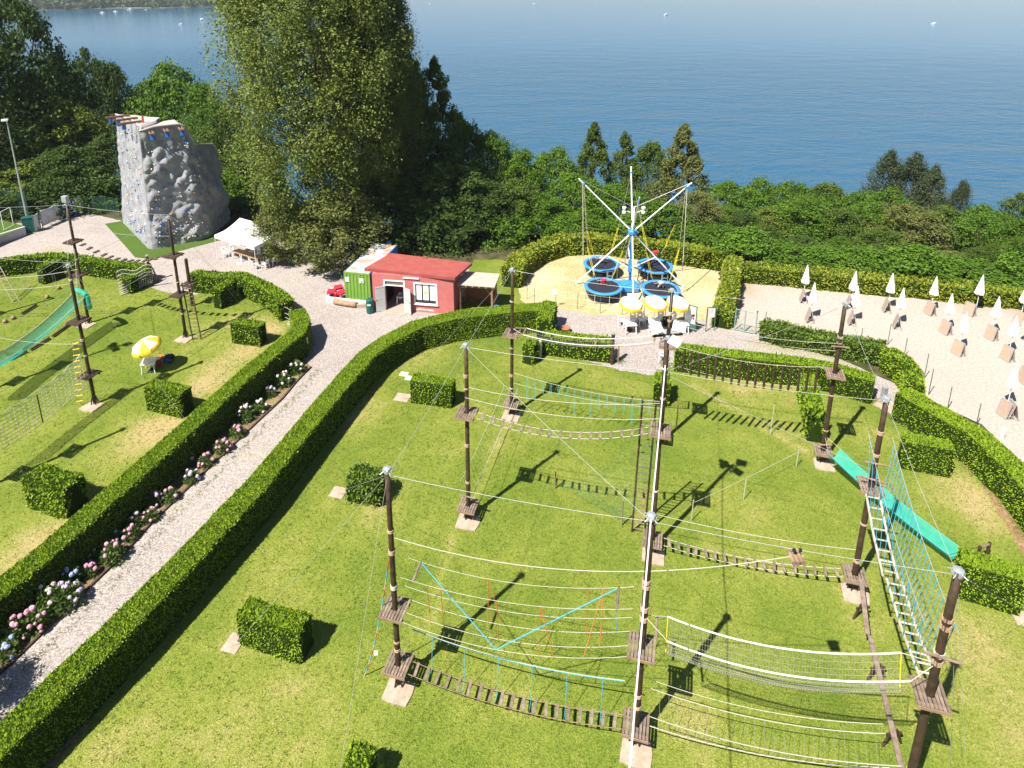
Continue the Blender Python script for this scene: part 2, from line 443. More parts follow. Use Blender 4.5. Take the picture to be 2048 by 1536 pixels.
dry_r = [(-10.04, 36.62, 2.2, 0.7), (-8.44, 34.15, 2.0, 0.6), (-7.38, 39.43, 1.8, 0.5), (-5.16, 40.35, 1.5, 0.4), (4.12, 38.34, 1.2, 0.35), (5.64, 37.51, 1.3, 0.4), (7.79, 36.2, 1.1, 0.7), (-9.36, 24.07, 2.2, 0.3), (-12.39, 17.02, 2.5, 0.35), (-6.46, 16.72, 2, 0.3), (-9.51, 21.84, 1.6, 0.35), (-9.76, 19.7, 1, 0.4), (11.83, 38.1, 1.2, 0.5), (14.74, 36.24, 1.6, 0.65), (17.12, 35.25, 1.5, 0.6), (15.53, 32.7, 1, 0.5), (19.79, 32.72, 1.5, 0.5), (20.82, 31.47, 1.2, 0.4), (22.47, 27.62, 1.6, 0.7), (22.25, 25.31, 1.2, 0.7), (22.47, 26.5, 1, 0.6), (18.32, 19.41, 2.2, 0.55), (13.81, 20.6, 1, 0.5), (13.3, 19.01, 1, 0.5), (12.94, 17.42, 1, 0.5), (10.53, 24.42, 2.2, 0.2), (15.17, 26.79, 1.4, 0.4), (-3.27, 30.55, 2, 0.25), (-6.6, 25.77, 1.5, 0.3), (5.59, 17.4, 1.2, 0.35), (6.34, 16.92, 0.8, 0.4), (0.35, 17.55, 0.7, 0.4), (-0.19, 17.89, 0.7, 0.3), (10.29, 16.16, 1.5, 0.3), (16.12, 16.95, 2, 0.5), (11.44, 26.46, 1.5, 0.2), (-8.71, 26.68, 0.9, 0.5), (-6.24, 26.38, 0.8, 0.4), (-9.44, 16.1, 2, 0.25), (-12.94, 15.57, 1.5, 0.35)]
dry_r += [(-0.12, 32.84, 0.28, 0.5), (-0.26, 32.34, 0.28, 0.5), (-0.4, 31.85, 0.28, 0.5), (-0.54, 31.37, 0.28, 0.5), (-0.67, 30.91, 0.28, 0.5), (-0.8, 30.45, 0.28, 0.5), (-0.93, 30.01, 0.28, 0.5), (-1.05, 29.58, 0.28, 0.5), (-1.17, 29.16, 0.28, 0.5), (-1.29, 28.74, 0.28, 0.5), (-1.41, 28.34, 0.28, 0.5), (-1.52, 27.94, 0.28, 0.5), (-1.63, 27.56, 0.28, 0.5), (-1.74, 27.18, 0.28, 0.5), (-1.84, 26.81, 0.28, 0.5), (-1.95, 26.45, 0.28, 0.5), (-2.05, 26.09, 0.28, 0.5)]
dry_r += [(-2.68, 25.21, 0.22, 0.45), (-2.72, 24.89, 0.22, 0.45), (-2.75, 24.57, 0.22, 0.45), (-2.78, 24.27, 0.22, 0.45), (-2.81, 23.96, 0.22, 0.45), (-2.85, 23.67, 0.22, 0.45), (-2.88, 23.38, 0.22, 0.45), (-2.91, 23.09, 0.22, 0.45), (-2.94, 22.81, 0.22, 0.45), (-2.97, 22.54, 0.22, 0.45), (-2.99, 22.27, 0.22, 0.45), (-3.02, 22.01, 0.22, 0.45), (-3.05, 21.75, 0.22, 0.45), (-3.08, 21.49, 0.22, 0.45), (-3.1, 21.24, 0.22, 0.45), (-3.13, 20.99, 0.22, 0.45), (-3.16, 20.75, 0.22, 0.45)]
dry_r += [(11.25, 36.48, 0.25, 0.6), (11.51, 36.13, 0.25, 0.6), (11.76, 35.79, 0.25, 0.6), (12.01, 35.45, 0.25, 0.6), (12.26, 35.12, 0.25, 0.6), (12.5, 34.8, 0.25, 0.6), (12.74, 34.48, 0.25, 0.6), (12.97, 34.16, 0.25, 0.6), (13.2, 33.85, 0.25, 0.6), (13.43, 33.54, 0.25, 0.6), (13.65, 33.24, 0.25, 0.6), (13.88, 32.94, 0.25, 0.6), (14.09, 32.65, 0.25, 0.6), (14.31, 32.36, 0.25, 0.6), (14.52, 32.08, 0.25, 0.6), (14.73, 31.79, 0.25, 0.6), (14.93, 31.52, 0.25, 0.6), (15.14, 31.25, 0.25, 0.6), (15.34, 30.98, 0.25, 0.6), (15.53, 30.71, 0.25, 0.6), (15.73, 30.45, 0.25, 0.6)]
dry_l = [(-18.79, 38.2, 1.8, 0.75), (-17.63, 40.27, 1.5, 0.6), (-19.13, 36.05, 1.5, 0.7), (-18.27, 43.92, 1.4, 0.75), (-16.89, 42.54, 1, 0.6), (-19.95, 31.67, 1.6, 0.55), (-19.25, 32.52, 1.2, 0.55), (-20.82, 30.27, 1.6, 0.35), (-20.66, 24.71, 1.6, 0.5), (-21.66, 23.24, 1.8, 0.45), (-20.61, 27.27, 1.4, 0.35), (-33.12, 48.08, 0.8, 0.3), (-32.03, 50.72, 0.8, 0.5), (-20.22, 44.27, 1.0, 0.5), (-23.75, 47.32, 0.7, 0.4)]
dry_r = [(a, b, c, s * .72) for a, b, c, s in dry_r] + [(-1.98, 25.73, 0.55, 0.42), (0.02, 33.51, 0.55, 0.42), (-3.98, 18.1, 0.55, 0.42), (4.15, 16.26, 0.55, 0.42), (6.23, 23.95, 0.55, 0.42), (14.22, 22.11, 0.55, 0.42), (16.22, 29.62, 0.55, 0.42), (6.58, 27.32, 0.55, 0.42), (6.23, 26.07, 0.55, 0.42), (8.9, 24.23, 0.55, 0.42), (11.59, 23.07, 0.55, 0.42)]
sheet('lawn', lawn_r, 0.02, M_LAWN, 0.30, 0.04, dry_r)
sheet('lawn', lawn_l, 0.02, M_LAWN, 0.32, 0.04, dry_l)
sand = [(18.88, 51.1), (24.2, 49.88), (31.21, 48.54), (39.15, 46.56), (47.11, 44.72), (42.57, 30.77), (27.43, 24.22), (27.21, 28.32), (26.8, 29.74), (26.74, 32.76), (25.14, 35.05), (24.91, 35.79), (25.75, 37.9), (25.86, 40.23), (23.85, 41.16), (20.3, 42.31), (17.72, 42.97), (16.09, 43.44)]
sheet('beach_sand', sand, 0.012, M_SAND, 0.7, 0.03, [(19.04, 50.19, 1.2, 0.8), (18.86, 48.45, 1.0, 0.6), (21.83, 50.04, 1.0, 0.6), (23.58, 41.8, 1, 0.5), (34.23, 47.73, 1.4, 0.5), (36.25, 47.26, 1.6, 0.7), (38.9, 46.64, 1.6, 0.7), (28.47, 48.69, 1, 0.5), (26.33, 30.69, 0.8, 0.4), (26.33, 31.49, 0.6, 0.4)])
yard = [(0.53, 50.97), (1.57, 52.88), (4.42, 55.8), (7.97, 56.27), (14.33, 53.99), (17.83, 53.01), (14.95, 44.5), (13.67, 44.5), (10.23, 44.77), (6.3, 45.26), (3.33, 46.0), (1.41, 46.54), (0.66, 47.49)]
sheet('trampoline_yard', yard, 0.012, M_YARD, 0.5, 0.08, [(9.65, 49.68, 1.6, 0.9), (9.22, 47.55, 1.2, 0.8), (14.67, 47.59, 1.2, 0.4), (2.35, 50.98, 1.5, 0.3)])
grass_b = [(-4.06, 50.93), (-3.23, 54.88), (-0.59, 54.91), (0.91, 51.44), (1.05, 47.5), (1.98, 46.54), (-0.87, 45.9), (-3.63, 44.97)]
sheet('rough_grass', grass_b, 0.008, M_LAWN, 0.5, 0.1, ())
edge_line = [(-12.93, 38.24), (-13.35, 36.76), (-13.69, 34.93), (-14.45, 32.65), (-15.49, 29.43), (-16.67, 25.64), (-17.09, 23.57), (-17.34, 22.81), (-18.08, 20.38), (-18.63, 18.64), (-19.21, 17.16)]
bed = HA[:10][::-1] + []
bed = [HA[i] for i in range(9)] + edge_line
sheet('flower_bed', bed, 0.016, M_BED, 0.4, 0.03, [(-13.23, 36.87, 1, 0.9), (-14.24, 34.36, 0.6, 0.7), (-15.1, 31.29, 0.5, 0.5)])
turf = [(-40.69, 63.18), (-39.3, 64.02), (-34.1, 59.14), (-32.68, 56.82), (-28.99, 60.41), (-27.11, 62.36), (-26.12, 60.44), (-31.9, 54.87), (-33.39, 55.17), (-35.67, 57.71)]
sheet('artificial_turf', turf, 0.03, M_TURF, 0.5, 0.0, ())
court = [(-64.59, 61.74), (-50.24, 62.14), (-46.43, 60.32), (-47.1, 57.83), (-48.42, 48.77)]
sheet('sports_court', court, 0.85, M_TURF, 0.8, 0.0, ())
soil_strip = [HB[i] for i in range(0, 9)] + [(-8.88, 36.26), (-10.46, 31.31), (-11.94, 25.03), (-12.91, 22.06), (-13.67, 19.49), (-14.3, 17.34), (-14.82, 15.23), (-14.58, 14.18)]
sheet('hedge_soil', soil_strip, 0.026, M_BED, 0.4, 0.04, ())
soil_f = [(22.41, 33.54), (23.1, 32.1), (23.92, 30.57), (24.34, 29.64), (24.4, 28.19), (24.49, 27.04), (24.08, 24.43), (23.48, 22.32)] + [(22.79, 21.73), (22.71, 23.93), (23.22, 26.2), (23.66, 28.3), (23.51, 30.49), (22.91, 32.22), (22.32, 33.71)]
sheet('hedge_soil', soil_f, 0.026, mat('red_bark_soil', (0.22, 0.115, 0.055), 1.0, (0.30, 0.20, 0.11), 3, 0.8, 14), 0.5, 0.08, ())

# ---- far shore
SH = [(-946.65, 753.63), (-815.39, 847.35), (-733.09, 932.15), (-709.88, 985.31), (-661.73, 1010.28), (-617.98, 1048.36), (-535.4, 1065.39), (-468.65, 1108.63)]
far = SH + [(-430, 1250), (-330, 1700), (-200, 2400), (-900, 2800), (-2500, 2800), (-2500, 1000)]
mb = MB(); mb.slab(far, LAKE_Z - 3, LAKE_Z + 0.6)
tag(mb.build('far_shore', mat('far_bank', (0.16, 0.17, 0.08), 1.0, (0.32, 0.27, 0.18), 0.02)), kind='structure')
fp = resample(SH + [(-430, 1250), (-330, 1700)], 7.0, False, 2.0)
V = []; 
for row, (back, hh, rr) in enumerate([(6, 11, 6), (18, 14, 7.5), (32, 17, 8), (50, 20, 9)]):
    for p in fp:
        if row == 0 and -610 < p[0] < -575: continue
        q = p + np.array([-0.35, 0.94]) * (back + rng.uniform(-4, 4)) + rng.normal(0, 2, 2)
        h = hh * rng.uniform(0.6, 1.2); r = rr * rng.uniform(0.7, 1.15)
        n = 46
        d = rng.normal(0, 1, (n, 3)); d /= np.linalg.norm(d, axis=1)[:, None]
        c = np.array([q[0], q[1], LAKE_Z + 0.6 + h * 0.5]) + d * np.array([r, r, h * 0.55]) * rng.uniform(0.75, 1.05, (n, 1))
        V.append(c)
C0 = np.concatenate(V); n = len(C0); s = 2.1
tri = C0[:, None, :] + rng.normal(0, s, (n, 3, 3))
tag(put('far_wood', new_mesh('far_wood', tri.reshape(-1, 3), np.arange(n * 3).reshape(-1, 3),
    [mat('far_foliage', (0.055, 0.085, 0.035), 1.0, island=(0.10, 0.13, 0.055), spec=0.05)])), 'dense green wood along the far lake shore', 'wood', kind='stuff')
# ---- the summer haze over the lake: one closed box of thin air round everything
mb = MB(); mb.box((0, 1350, 8), (5200, 3100, 106))
hz = bpy.data.materials.new('haze_air'); hz.use_nodes = True
hz.node_tree.nodes.remove(hz.node_tree.nodes['Principled BSDF'])
pv = hz.node_tree.nodes.new('ShaderNodeVolumePrincipled')
pv.inputs['Color'].default_value = (0.80, 0.88, 1.0, 1); pv.inputs['Density'].default_value = 0.00011; pv.inputs['Anisotropy'].default_value = 0.0
hz.node_tree.links.new(pv.outputs[0], hz.node_tree.nodes['Material Output'].inputs['Volume'])
o = bpy.data.objects.new('haze', mb.mesh('haze', hz)); COL.objects.link(o); tag(o, 'pale summer haze over the lake and park', 'haze', kind='stuff')

# ================================================================ HEDGES
M_HCORE = mat('hedge_core', (0.014, 0.026, 0.004), 1.0, (0.024, 0.042, 0.005), 9, 0.8, 25, spec=0.05)  # near-black, its darkness standing in for self-shading inside the foliage
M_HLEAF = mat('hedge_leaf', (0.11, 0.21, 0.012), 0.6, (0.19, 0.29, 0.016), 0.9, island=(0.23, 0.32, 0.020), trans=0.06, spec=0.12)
M_HDARK = mat('shrub_leaf', (0.06, 0.12, 0.015), 0.55, (0.12, 0.18, 0.02), 1.2, island=(0.16, 0.24, 0.03), trans=0.22, spec=0.3)
M_IVY = mat('ivy_leaf', (0.13, 0.20, 0.015), 0.5, (0.38, 0.38, 0.03), 0.8, island=(0.26, 0.32, 0.03), trans=0.3, spec=0.3)
M_BROWN = mat('dead_foliage', (0.16, 0.10, 0.045), 0.9, island=(0.24, 0.17, 0.08), trans=0.2)

def leaf_tris(P, Nn, size, jit=0.9, up=0.35):
    """one pointed leaf (rhombus) per sample point, leaning out of the surface"""
    n = len(P)
    d = Nn + rng.normal(0, jit, (n, 3)); d[:, 2] += up
    d /= np.linalg.norm(d, axis=1)[:, None] + 1e-9
    a = np.cross(d, rng.normal(0, 1, (n, 3))); a /= np.linalg.norm(a, axis=1)[:, None] + 1e-9
    s = size * rng.uniform(0.6, 1.35, (n, 1))
    tip = P + d * s * 1.5
    w = a * s * 0.42
    mid = P + d * s * 0.6
    V = np.stack([P, mid + w, tip, mid - w], 1).reshape(-1, 3)
    return V, np.arange(n * 4).reshape(-1, 4)

def smooth_noise(P, s, k=4, seed=0):
    r = np.random.default_rng(seed); o = np.zeros(len(P))
    for _ in range(k):
        w = r.normal(0, 1, 3) * s; o += np.sin(P @ w + r.uniform(0, 6.28))
    return o / k

def hedge(label, path, w, h, size=0.075, dens=420, ragged=0.0, leafm=None, group='clipped hedges', name='clipped_hedge', cat='hedge', lump=0.03, step=0.3, taper=0.0, z0=0.0, closed_end=True, extra=None):
    P = resample(path, step, False)
    n = len(P)
    T = np.gradient(P, axis=0) if n > 2 else np.tile(P[-1] - P[0], (n, 1)).astype(float)
    T /= np.linalg.norm(T, axis=1)[:, None] + 1e-9
    Nn = np.stack([-T[:, 1], T[:, 0]], -1)
    hs = np.interp(np.linspace(0, 1, n), np.linspace(0, 1, len(h)), h) if isinstance(h, (list, tuple)) else np.full(n, h)
    rc = 0.06
    prof = [(-1, 0.0), (-1, 0.25), (-1, 0.5), (-1, 0.78), (-1, 0.975), (-0.95, 1.0), (-0.45, 1.0), (0, 1.0), (0.45, 1.0), (0.95, 1.0), (1, 0.975), (1, 0.78), (1, 0.5), (1, 0.25), (1, 0.0)]
    m = len(prof); V = np.zeros((n, m, 3)); O = np.zeros((n, m, 3))
    for j, (a, b) in enumerate(prof):
        ww = w / 2 * (1 - taper * b)
        V[:, j, 0] = P[:, 0] + Nn[:, 0] * a * ww; V[:, j, 1] = P[:, 1] + Nn[:, 1] * a * ww; V[:, j, 2] = z0 + hs * b
        up = 1.0 if abs(a) < 0.95 else 0.0
        O[:, j, 0] = Nn[:, 0] * np.sign(a) * (1 - up); O[:, j, 1] = Nn[:, 1] * np.sign(a) * (1 - up); O[:, j, 2] = up
    fl = V.reshape(-1, 3); seed = int(abs(P[0, 0] * 31 + P[0, 1] * 17)) % 9999
    d = lump * smooth_noise(fl, 1.6, 5, seed) + lump * 0.6 * smooth_noise(fl, 5.0, 4, seed + 1) + ragged * 0.5 * smooth_noise(fl, 3.0, 4, seed + 2)
    fl = fl + O.reshape(-1, 3) * d[:, None]
    fl[:, 2] = np.maximum(fl[:, 2], z0)
    ii = np.arange(n * m).reshape(n, m)
    F = np.stack([ii[:-1, :-1], ii[:-1, 1:], ii[1:, 1:], ii[1:, :-1]], -1).reshape(-1, 4)
    quads = [tuple(f) for f in F] + [tuple(ii[0]), tuple(ii[-1][::-1])]
    base = P.mean(0); t = thing(name, label, cat, (base[0], base[1], z0), group=group)
    off = np.array([base[0], base[1], z0])
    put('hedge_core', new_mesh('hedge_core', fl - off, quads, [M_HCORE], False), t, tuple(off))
    # leaves over the skin
    tris = np.concatenate([F[:, [0, 1, 2]], F[:, [0, 2, 3]]])
    for e in (ii[0], ii[-1][::-1]):
        tris = np.concatenate([tris, np.array([[e[7], e[k], e[k + 1]] for k in range(m - 1) if k not in (6, 7)])])
    A, B, C = fl[tris[:, 0]], fl[tris[:, 1]], fl[tris[:, 2]]
    cr = np.cross(B - A, C - A); ar = np.linalg.norm(cr, axis=1) / 2; nor = -cr / (np.linalg.norm(cr, axis=1)[:, None] + 1e-9)
    cen = fl.reshape(n, m, 3).mean(1)
    fc = (A + B + C) / 3
    idx = np.argmin(((fc[:, None, :2] - P[None, ::max(1, n // 40), :]) ** 2).sum(-1), 1) if len(fc) < 60000 else np.zeros(len(fc), int)
    ctr = np.column_stack([P[::max(1, n // 40)][idx], np.full(len(fc), z0 + float(np.mean(hs)) * 0.5)])
    flip = ((fc - ctr) * nor).sum(1) < 0; nor[flip] *= -1
    topf = np.abs(nor[:, 2]) > 0.7
    wt = ar * np.where(topf, 1.0 if ragged else 2.6, 0.85 if ragged else 0.42)  # clipped tops dense, sides thin over the dark core, to deepen the sides' shade
    cnt = int(wt.sum() * dens)
    pick = rng.choice(len(tris), cnt, p=wt / wt.sum())
    u = rng.uniform(0, 1, (cnt, 2)); sw = u.sum(1) > 1; u[sw] = 1 - u[sw]
    S = A[pick] + (B[pick] - A[pick]) * u[:, :1] + (C[pick] - A[pick]) * u[:, 1:]
    N3 = nor[pick]
    if ragged > 0:
        keep = smooth_noise(S, 2.2, 5, seed + 5) > -0.75; S, N3 = S[keep], N3[keep]
        S = S + N3 * (rng.uniform(-0.5, 1.0, (len(S), 1)) * ragged * 0.6)
        S[:, 2] = np.maximum(S[:, 2], z0 + 0.02)
    S = S - N3 * size * (0.5 if ragged else 0.25)
    if not ragged:
        tp = N3[:, 2] > 0.7
        D3 = N3 * np.where(tp, 0.25, 0.55)[:, None]; D3[~tp, 2] -= 0.35
        LV, LF = leaf_tris(S - off, D3, size, 0.75, 0.08)
        k = max(6, int(len(S) * 0.012)); q = rng.choice(len(S), k)
        V2, F2 = leaf_tris(S[q] - off, N3[q] + np.array([0, 0, .4]), size * 1.9, 0.35, 0.2)
        LV = np.concatenate([LV, V2]); LF = np.arange(len(LV)).reshape(-1, 4)
    else:
        LV, LF = leaf_tris(S - off, N3, size, 1.0, 0.05)
    fo = put('foliage', new_mesh('foliage', LV, LF, [leafm or M_HLEAF]), t, tuple(off))
    fo['kind'] = 'stuff'
    return t

HG_ = 'clipped hedges around the lawns'
hedge('long clipped green hedge behind the hydrangeas on the left side of the path', HA, 1.1, 1.75, 0.048, 1000, group=HG_, step=0.25)
hedge('long clipped green hedge curving along the right side of the gravel path', HB, 1.2, 1.75, 0.048, 1050, group=HG_, step=0.25)
hedge('clipped hedge at the back of the left lawn before the climbing wall gravel', HC, 0.9, 1.35, 0.10, 220, group=HG_)
hedge('curved clipped hedge on the left lawn edge in front of the gazebo', HD, 1.1, 1.45, 0.09, 260, group=HG_)
hedge('clipped hedge behind the row of hanging logs', HR, 1.05, 1.5, 0.07, 420, group=HG_)
hedge('clipped hedge curving along the right edge of the lawn beside the sand', HF, 1.3, 1.7, 0.06, 600, group=HG_)
hedge('short clipped hedge under the net walkway by the umbrella terrace', HG, 0.95, 1.4, 0.09, 280, group=HG_)
hedge('narrow clipped hedge end pointing at the umbrella terrace beside a green bin', [(2.22, 41.31), (2.77, 43.96)], 1.0, 1.75, 0.085, 300, group=HG_)
hedge('narrow clipped hedge crossing the ends of the hanging logs', [(17.66, 35.28), (16.61, 31.24)], 0.85, 1.6, 0.08, 320, group=HG_)
hedge('small clipped hedge stub beside the gravel entrance, behind the ladder pole', [(8.81, 34.38), (9.18, 35.7)], 0.85, 1.5, 0.085, 300, group=HG_)

def block(label, fl, fr, w, h, **k):
    a = Vector((fl[0], fl[1], 0)); b = Vector((fr[0], fr[1], 0)); d = (b - a).normalized(); nb = Vector((-d.y, d.x, 0))
    if nb.y < 0: nb = -nb
    p, q = a + nb * w / 2, b + nb * w / 2
    k.setdefault('group', 'clipped hedge blocks on the lawns')
    return hedge(label, [(p.x, p.y), (q.x, q.y)], w, h, name='hedge_block', **k)
block('clipped hedge block between the curved hedge and the first plank bridge', (-5.95, 34.59), (-3.5, 34.04), 0.85, 1.5, size=0.062, dens=700)
block('largest clipped hedge block on the bottom left of the right lawn', (-10.33, 19.68), (-7.76, 18.94), 0.85, 1.5, size=0.055, dens=900, lump=0.06)
block('clipped hedge block near the right hedge, behind the green slide', (20.17, 29.24), (22.29, 28.57), 0.9, 1.6, size=0.062, dens=700)
block('clipped hedge block at the right edge beside the bottom right pole', (18.32, 21.78), (20.32, 20.94), 0.95, 1.75, size=0.058, dens=800)
block('clipped hedge block left of the long hedge, below the yellow umbrella', (-21.2, 33.76), (-18.8, 33.05), 0.95, 1.55, size=0.062, dens=700)
block('ragged browning hedge block at the left edge of the left lawn', (-23.07, 26.43), (-20.75, 25.77), 1.15, 1.6, size=0.08, dens=460, ragged=0.12, lump=0.09)
block('clipped hedge block nearest the metal gate of the left lawn', (-19.13, 41.08), (-17.04, 40.59), 0.85, 1.5, size=0.085, dens=360)
block('clipped hedge block just showing at the bottom edge', (-5.13, 14.72), (-4.37, 14.56), 0.8, 1.4, size=0.065, dens=600)
hedge('slanting clipped hedge block below the curved hedge by the gazebo', [(-22.17, 45.95), (-21.57, 47.54)], 0.75, 1.6, 0.085, 320, group='clipped hedge blocks on the lawns', name='hedge_block')
hedge('clipped hedge block behind the pole with the lamp box', [(-38.18, 49.96), (-37.43, 51.42)], 0.75, 1.5, 0.09, 300, group='clipped hedge blocks on the lawns', name='hedge_block')
hedge('clipped hedge block under the white cargo net', [(-30.31, 48.35), (-29.67, 50.27)], 0.85, 1.3, 0.09, 300, group='clipped hedge blocks on the lawns', name='hedge_block')
hedge('thin clipped bush standing alone left of the net walkway', [(1.07, 38.64), (1.49, 39.43)], 0.75, 1.35, 0.09, 300, ragged=0.1, group='clipped hedge blocks on the lawns', name='hedge_block')
hedge('loose untrimmed dark bush behind the front left pole', [(-7.79, 27.44), (-6.19, 27.04)], 1.0, 1.35, 0.11, 300, ragged=0.28, leafm=M_HDARK, lump=0.12, group='bushes on the lawn', name='garden_bush', cat='bush')
hedge('patchy overgrown hedge between the gravel path and the sand', [(17.46, 42.18), (18.48, 41.58), (19.92, 41.06), (21.62, 40.16), (23.01, 39.8), (24.25, 38.89)], 1.2, [1.0,1.25,1.0,1.2,1.0,1.35], 0.12, 220, ragged=0.30, leafm=M_HDARK, lump=0.14, group=HG_)
hedge('clipped hedge bend at the sand corner right of the patchy hedge', [(24.11, 38.28), (24.53, 37.2), (24.35, 35.84), (23.6, 34.36)], 1.0, 1.5, 0.09, 300, ragged=0.08, group=HG_)
hedge('ivy covered fence with yellow leaves between trampolines and sand', [(18.64, 52.04), (17.19, 48.44), (16.03, 45.63), (15.02, 43.37)], 1.15, [1.7,1.7,1.6,1.2], 0.13, 240, ragged=0.22, leafm=M_IVY, lump=0.12, group=HG_, name='ivy_hedge')
hedge('leafy creeper hedge curving round the back of the trampolines', [(-0.05, 49.61), (0.5, 52.1), (2.04, 54.4), (4.47, 56.57), (7.81, 56.82), (12.33, 55.54), (16.38, 54.0), (19.01, 53.22)], 1.5, 1.5, 0.13, 200, ragged=0.2, leafm=M_IVY, lump=0.14, group=HG_, name='ivy_hedge')
hedge('leafy creeper hedge along the back of the sand', [(18.85, 51.38), (24.4, 50.23), (31.35, 48.8), (39.32, 46.8), (44.15, 45.59)], 1.6, 1.25, 0.13, 200, ragged=0.22, leafm=M_IVY, lump=0.14, group=HG_, name='ivy_hedge')

# ---- loose tufts of longer grass and weeds: everywhere thin, denser along hedges, footings and path edges
def tufts(label, poly, lines, n_open, n_edge, seed):
    r = np.random.default_rng(seed); B = np.array([p[:2] for p in poly]); lo = np.maximum(B.min(0), [-45, 12]); hi = np.minimum(B.max(0), [45, 60])
    Q = r.uniform(lo, hi, (n_open * 3, 2)); Q = Q[inside(B, Q)][:n_open]
    E = []
    for ln in lines:
        L_ = resample(ln, 0.3, False); k = r.integers(0, len(L_), n_edge // len(lines)); E.append(L_[k] + r.normal(0, .16, (len(k), 2)) + r.choice([-.72, .72], (len(k), 1)) * np.array([.9, -.35]))
    Q = np.concatenate([Q] + E)
    n = len(Q); base = np.repeat(np.column_stack([Q, np.full(n, .02)]), 4, 0) + np.column_stack([r.normal(0, .03, (n * 4, 2)), np.zeros(n * 4)])
    d = np.column_stack([r.normal(0, .55, (n * 4, 2)), np.ones(n * 4)]); h = r.uniform(.035, .10, (n * 4, 1)); w = np.column_stack([r.normal(0, 1, (n * 4, 2)), np.zeros(n * 4)]); w /= np.linalg.norm(w, axis=1)[:, None]
    V = np.stack([base - w * .012, base + w * .012, base + d * h], 1).reshape(-1, 3)
    tag(put('grass_tufts', new_mesh('grass_tufts', V, np.arange(len(V)).reshape(-1, 3), [mat('tuft_grass', (.085, .14, .015), .8, island=(.21, .245, .05), trans=.2)])), label, 'grass', kind='stuff')
tufts('short tufts of grass and weeds over the right lawn', lawn_r, [HB, HR, HF, HG], 26000, 9000, 1)
tufts('short tufts of grass and weeds over the left lawn', lawn_l, [HA, HD, HC], 14000, 6000, 2)
tufts('weeds creeping in along the edges of the gravel path', gravel, [edge_line, HR, HD], 0, 3600, 3)

# ================================================================ TREES
M_BARK = mat('bark', (0.07, 0.055, 0.04), 0.95, (0.14, 0.11, 0.085), 6, 0.6, 20)
def leafmat(name, a, b, c): return mat(name, a, 0.5, b, 0.9, island=c, trans=0.30, spec=0.12, objrand=0.18)
M_LPOP = leafmat('poplar_leaf', (0.08, 0.12, 0.02), (0.135, 0.18, 0.028), (0.20, 0.235, 0.055))
M_LDRK = leafmat('dark_leaf', (0.030, 0.062, 0.011), (0.055, 0.095, 0.016), (0.085, 0.135, 0.03))
M_LMID = leafmat('mid_leaf', (0.042, 0.088, 0.012), (0.08, 0.125, 0.016), (0.12, 0.17, 0.03))
M_LLGT = leafmat('light_leaf', (0.095, 0.15, 0.018), (0.15, 0.20, 0.024), (0.18, 0.22, 0.04))
M_LROB = leafmat('locust_leaf', (0.04, 0.105, 0.010), (0.075, 0.155, 0.013), (0.125, 0.21, 0.022))
M_LLIN = leafmat('linden_leaf', (0.08, 0.11, 0.022), (0.14, 0.16, 0.035), (0.19, 0.20, 0.06))
M_LCYP = leafmat('cypress_leaf', (0.04, 0.065, 0.03), (0.065, 0.09, 0.04), (0.09, 0.11, 0.05))

def lobes(kind, r):
    L = []
    def prof(z, pts): return np.interp(z, [p[0] for p in pts], [p[1] for p in pts])
    if kind == 'poplar':
        pts = [(0, .24), (.1, .40), (.3, .50), (.55, .50), (.75, .40), (.9, .25), (1, .06)]; n, rl, sq = 560, .072, (1, 1, 1.2)
    elif kind == 'broad':
        pts = [(0, .15), (.12, .36), (.35, .5), (.6, .47), (.82, .32), (1, .05)]; n, rl, sq = 95, .105, (1, 1, .8)
    elif kind == 'robinia':
        pts = [(0, .2), (.15, .40), (.4, .5), (.65, .46), (.85, .32), (1, .08)]; n, rl, sq = 78, .125, (1.1, 1.1, .62)
    elif kind == 'cone':
        pts = [(0, .34), (.12, .5), (.35, .42), (.6, .30), (.82, .16), (1, .015)]; n, rl, sq = 115, .075, (1, 1, .9)
    elif kind == 'cypress':
        pts = [(0, .3), (.2, .47), (.45, .47), (.7, .36), (.88, .2), (1, .02)]; n, rl, sq = 150, .10, (1, 1, 1.4)
    else:
        pts = [(0, .42), (.25, .5), (.55, .46), (.8, .32), (1, .06)]; n, rl, sq = 60, .14, (1, 1, .75)
    for i in range(n):
        z = r.uniform(0, 1) ** 0.85; R_ = prof(z, pts)
        a = r.uniform(0, 2 * math.pi); k = R_ * (r.uniform(0.35, 1.0) ** 0.5) * r.uniform(.82, 1.12)
        q = rl * r.uniform(.65, 1.45) * (.6 + .6 * R_ / .5)
        L.append((k * math.cos(a), k * math.sin(a), z * .96, q))
    return L, sq

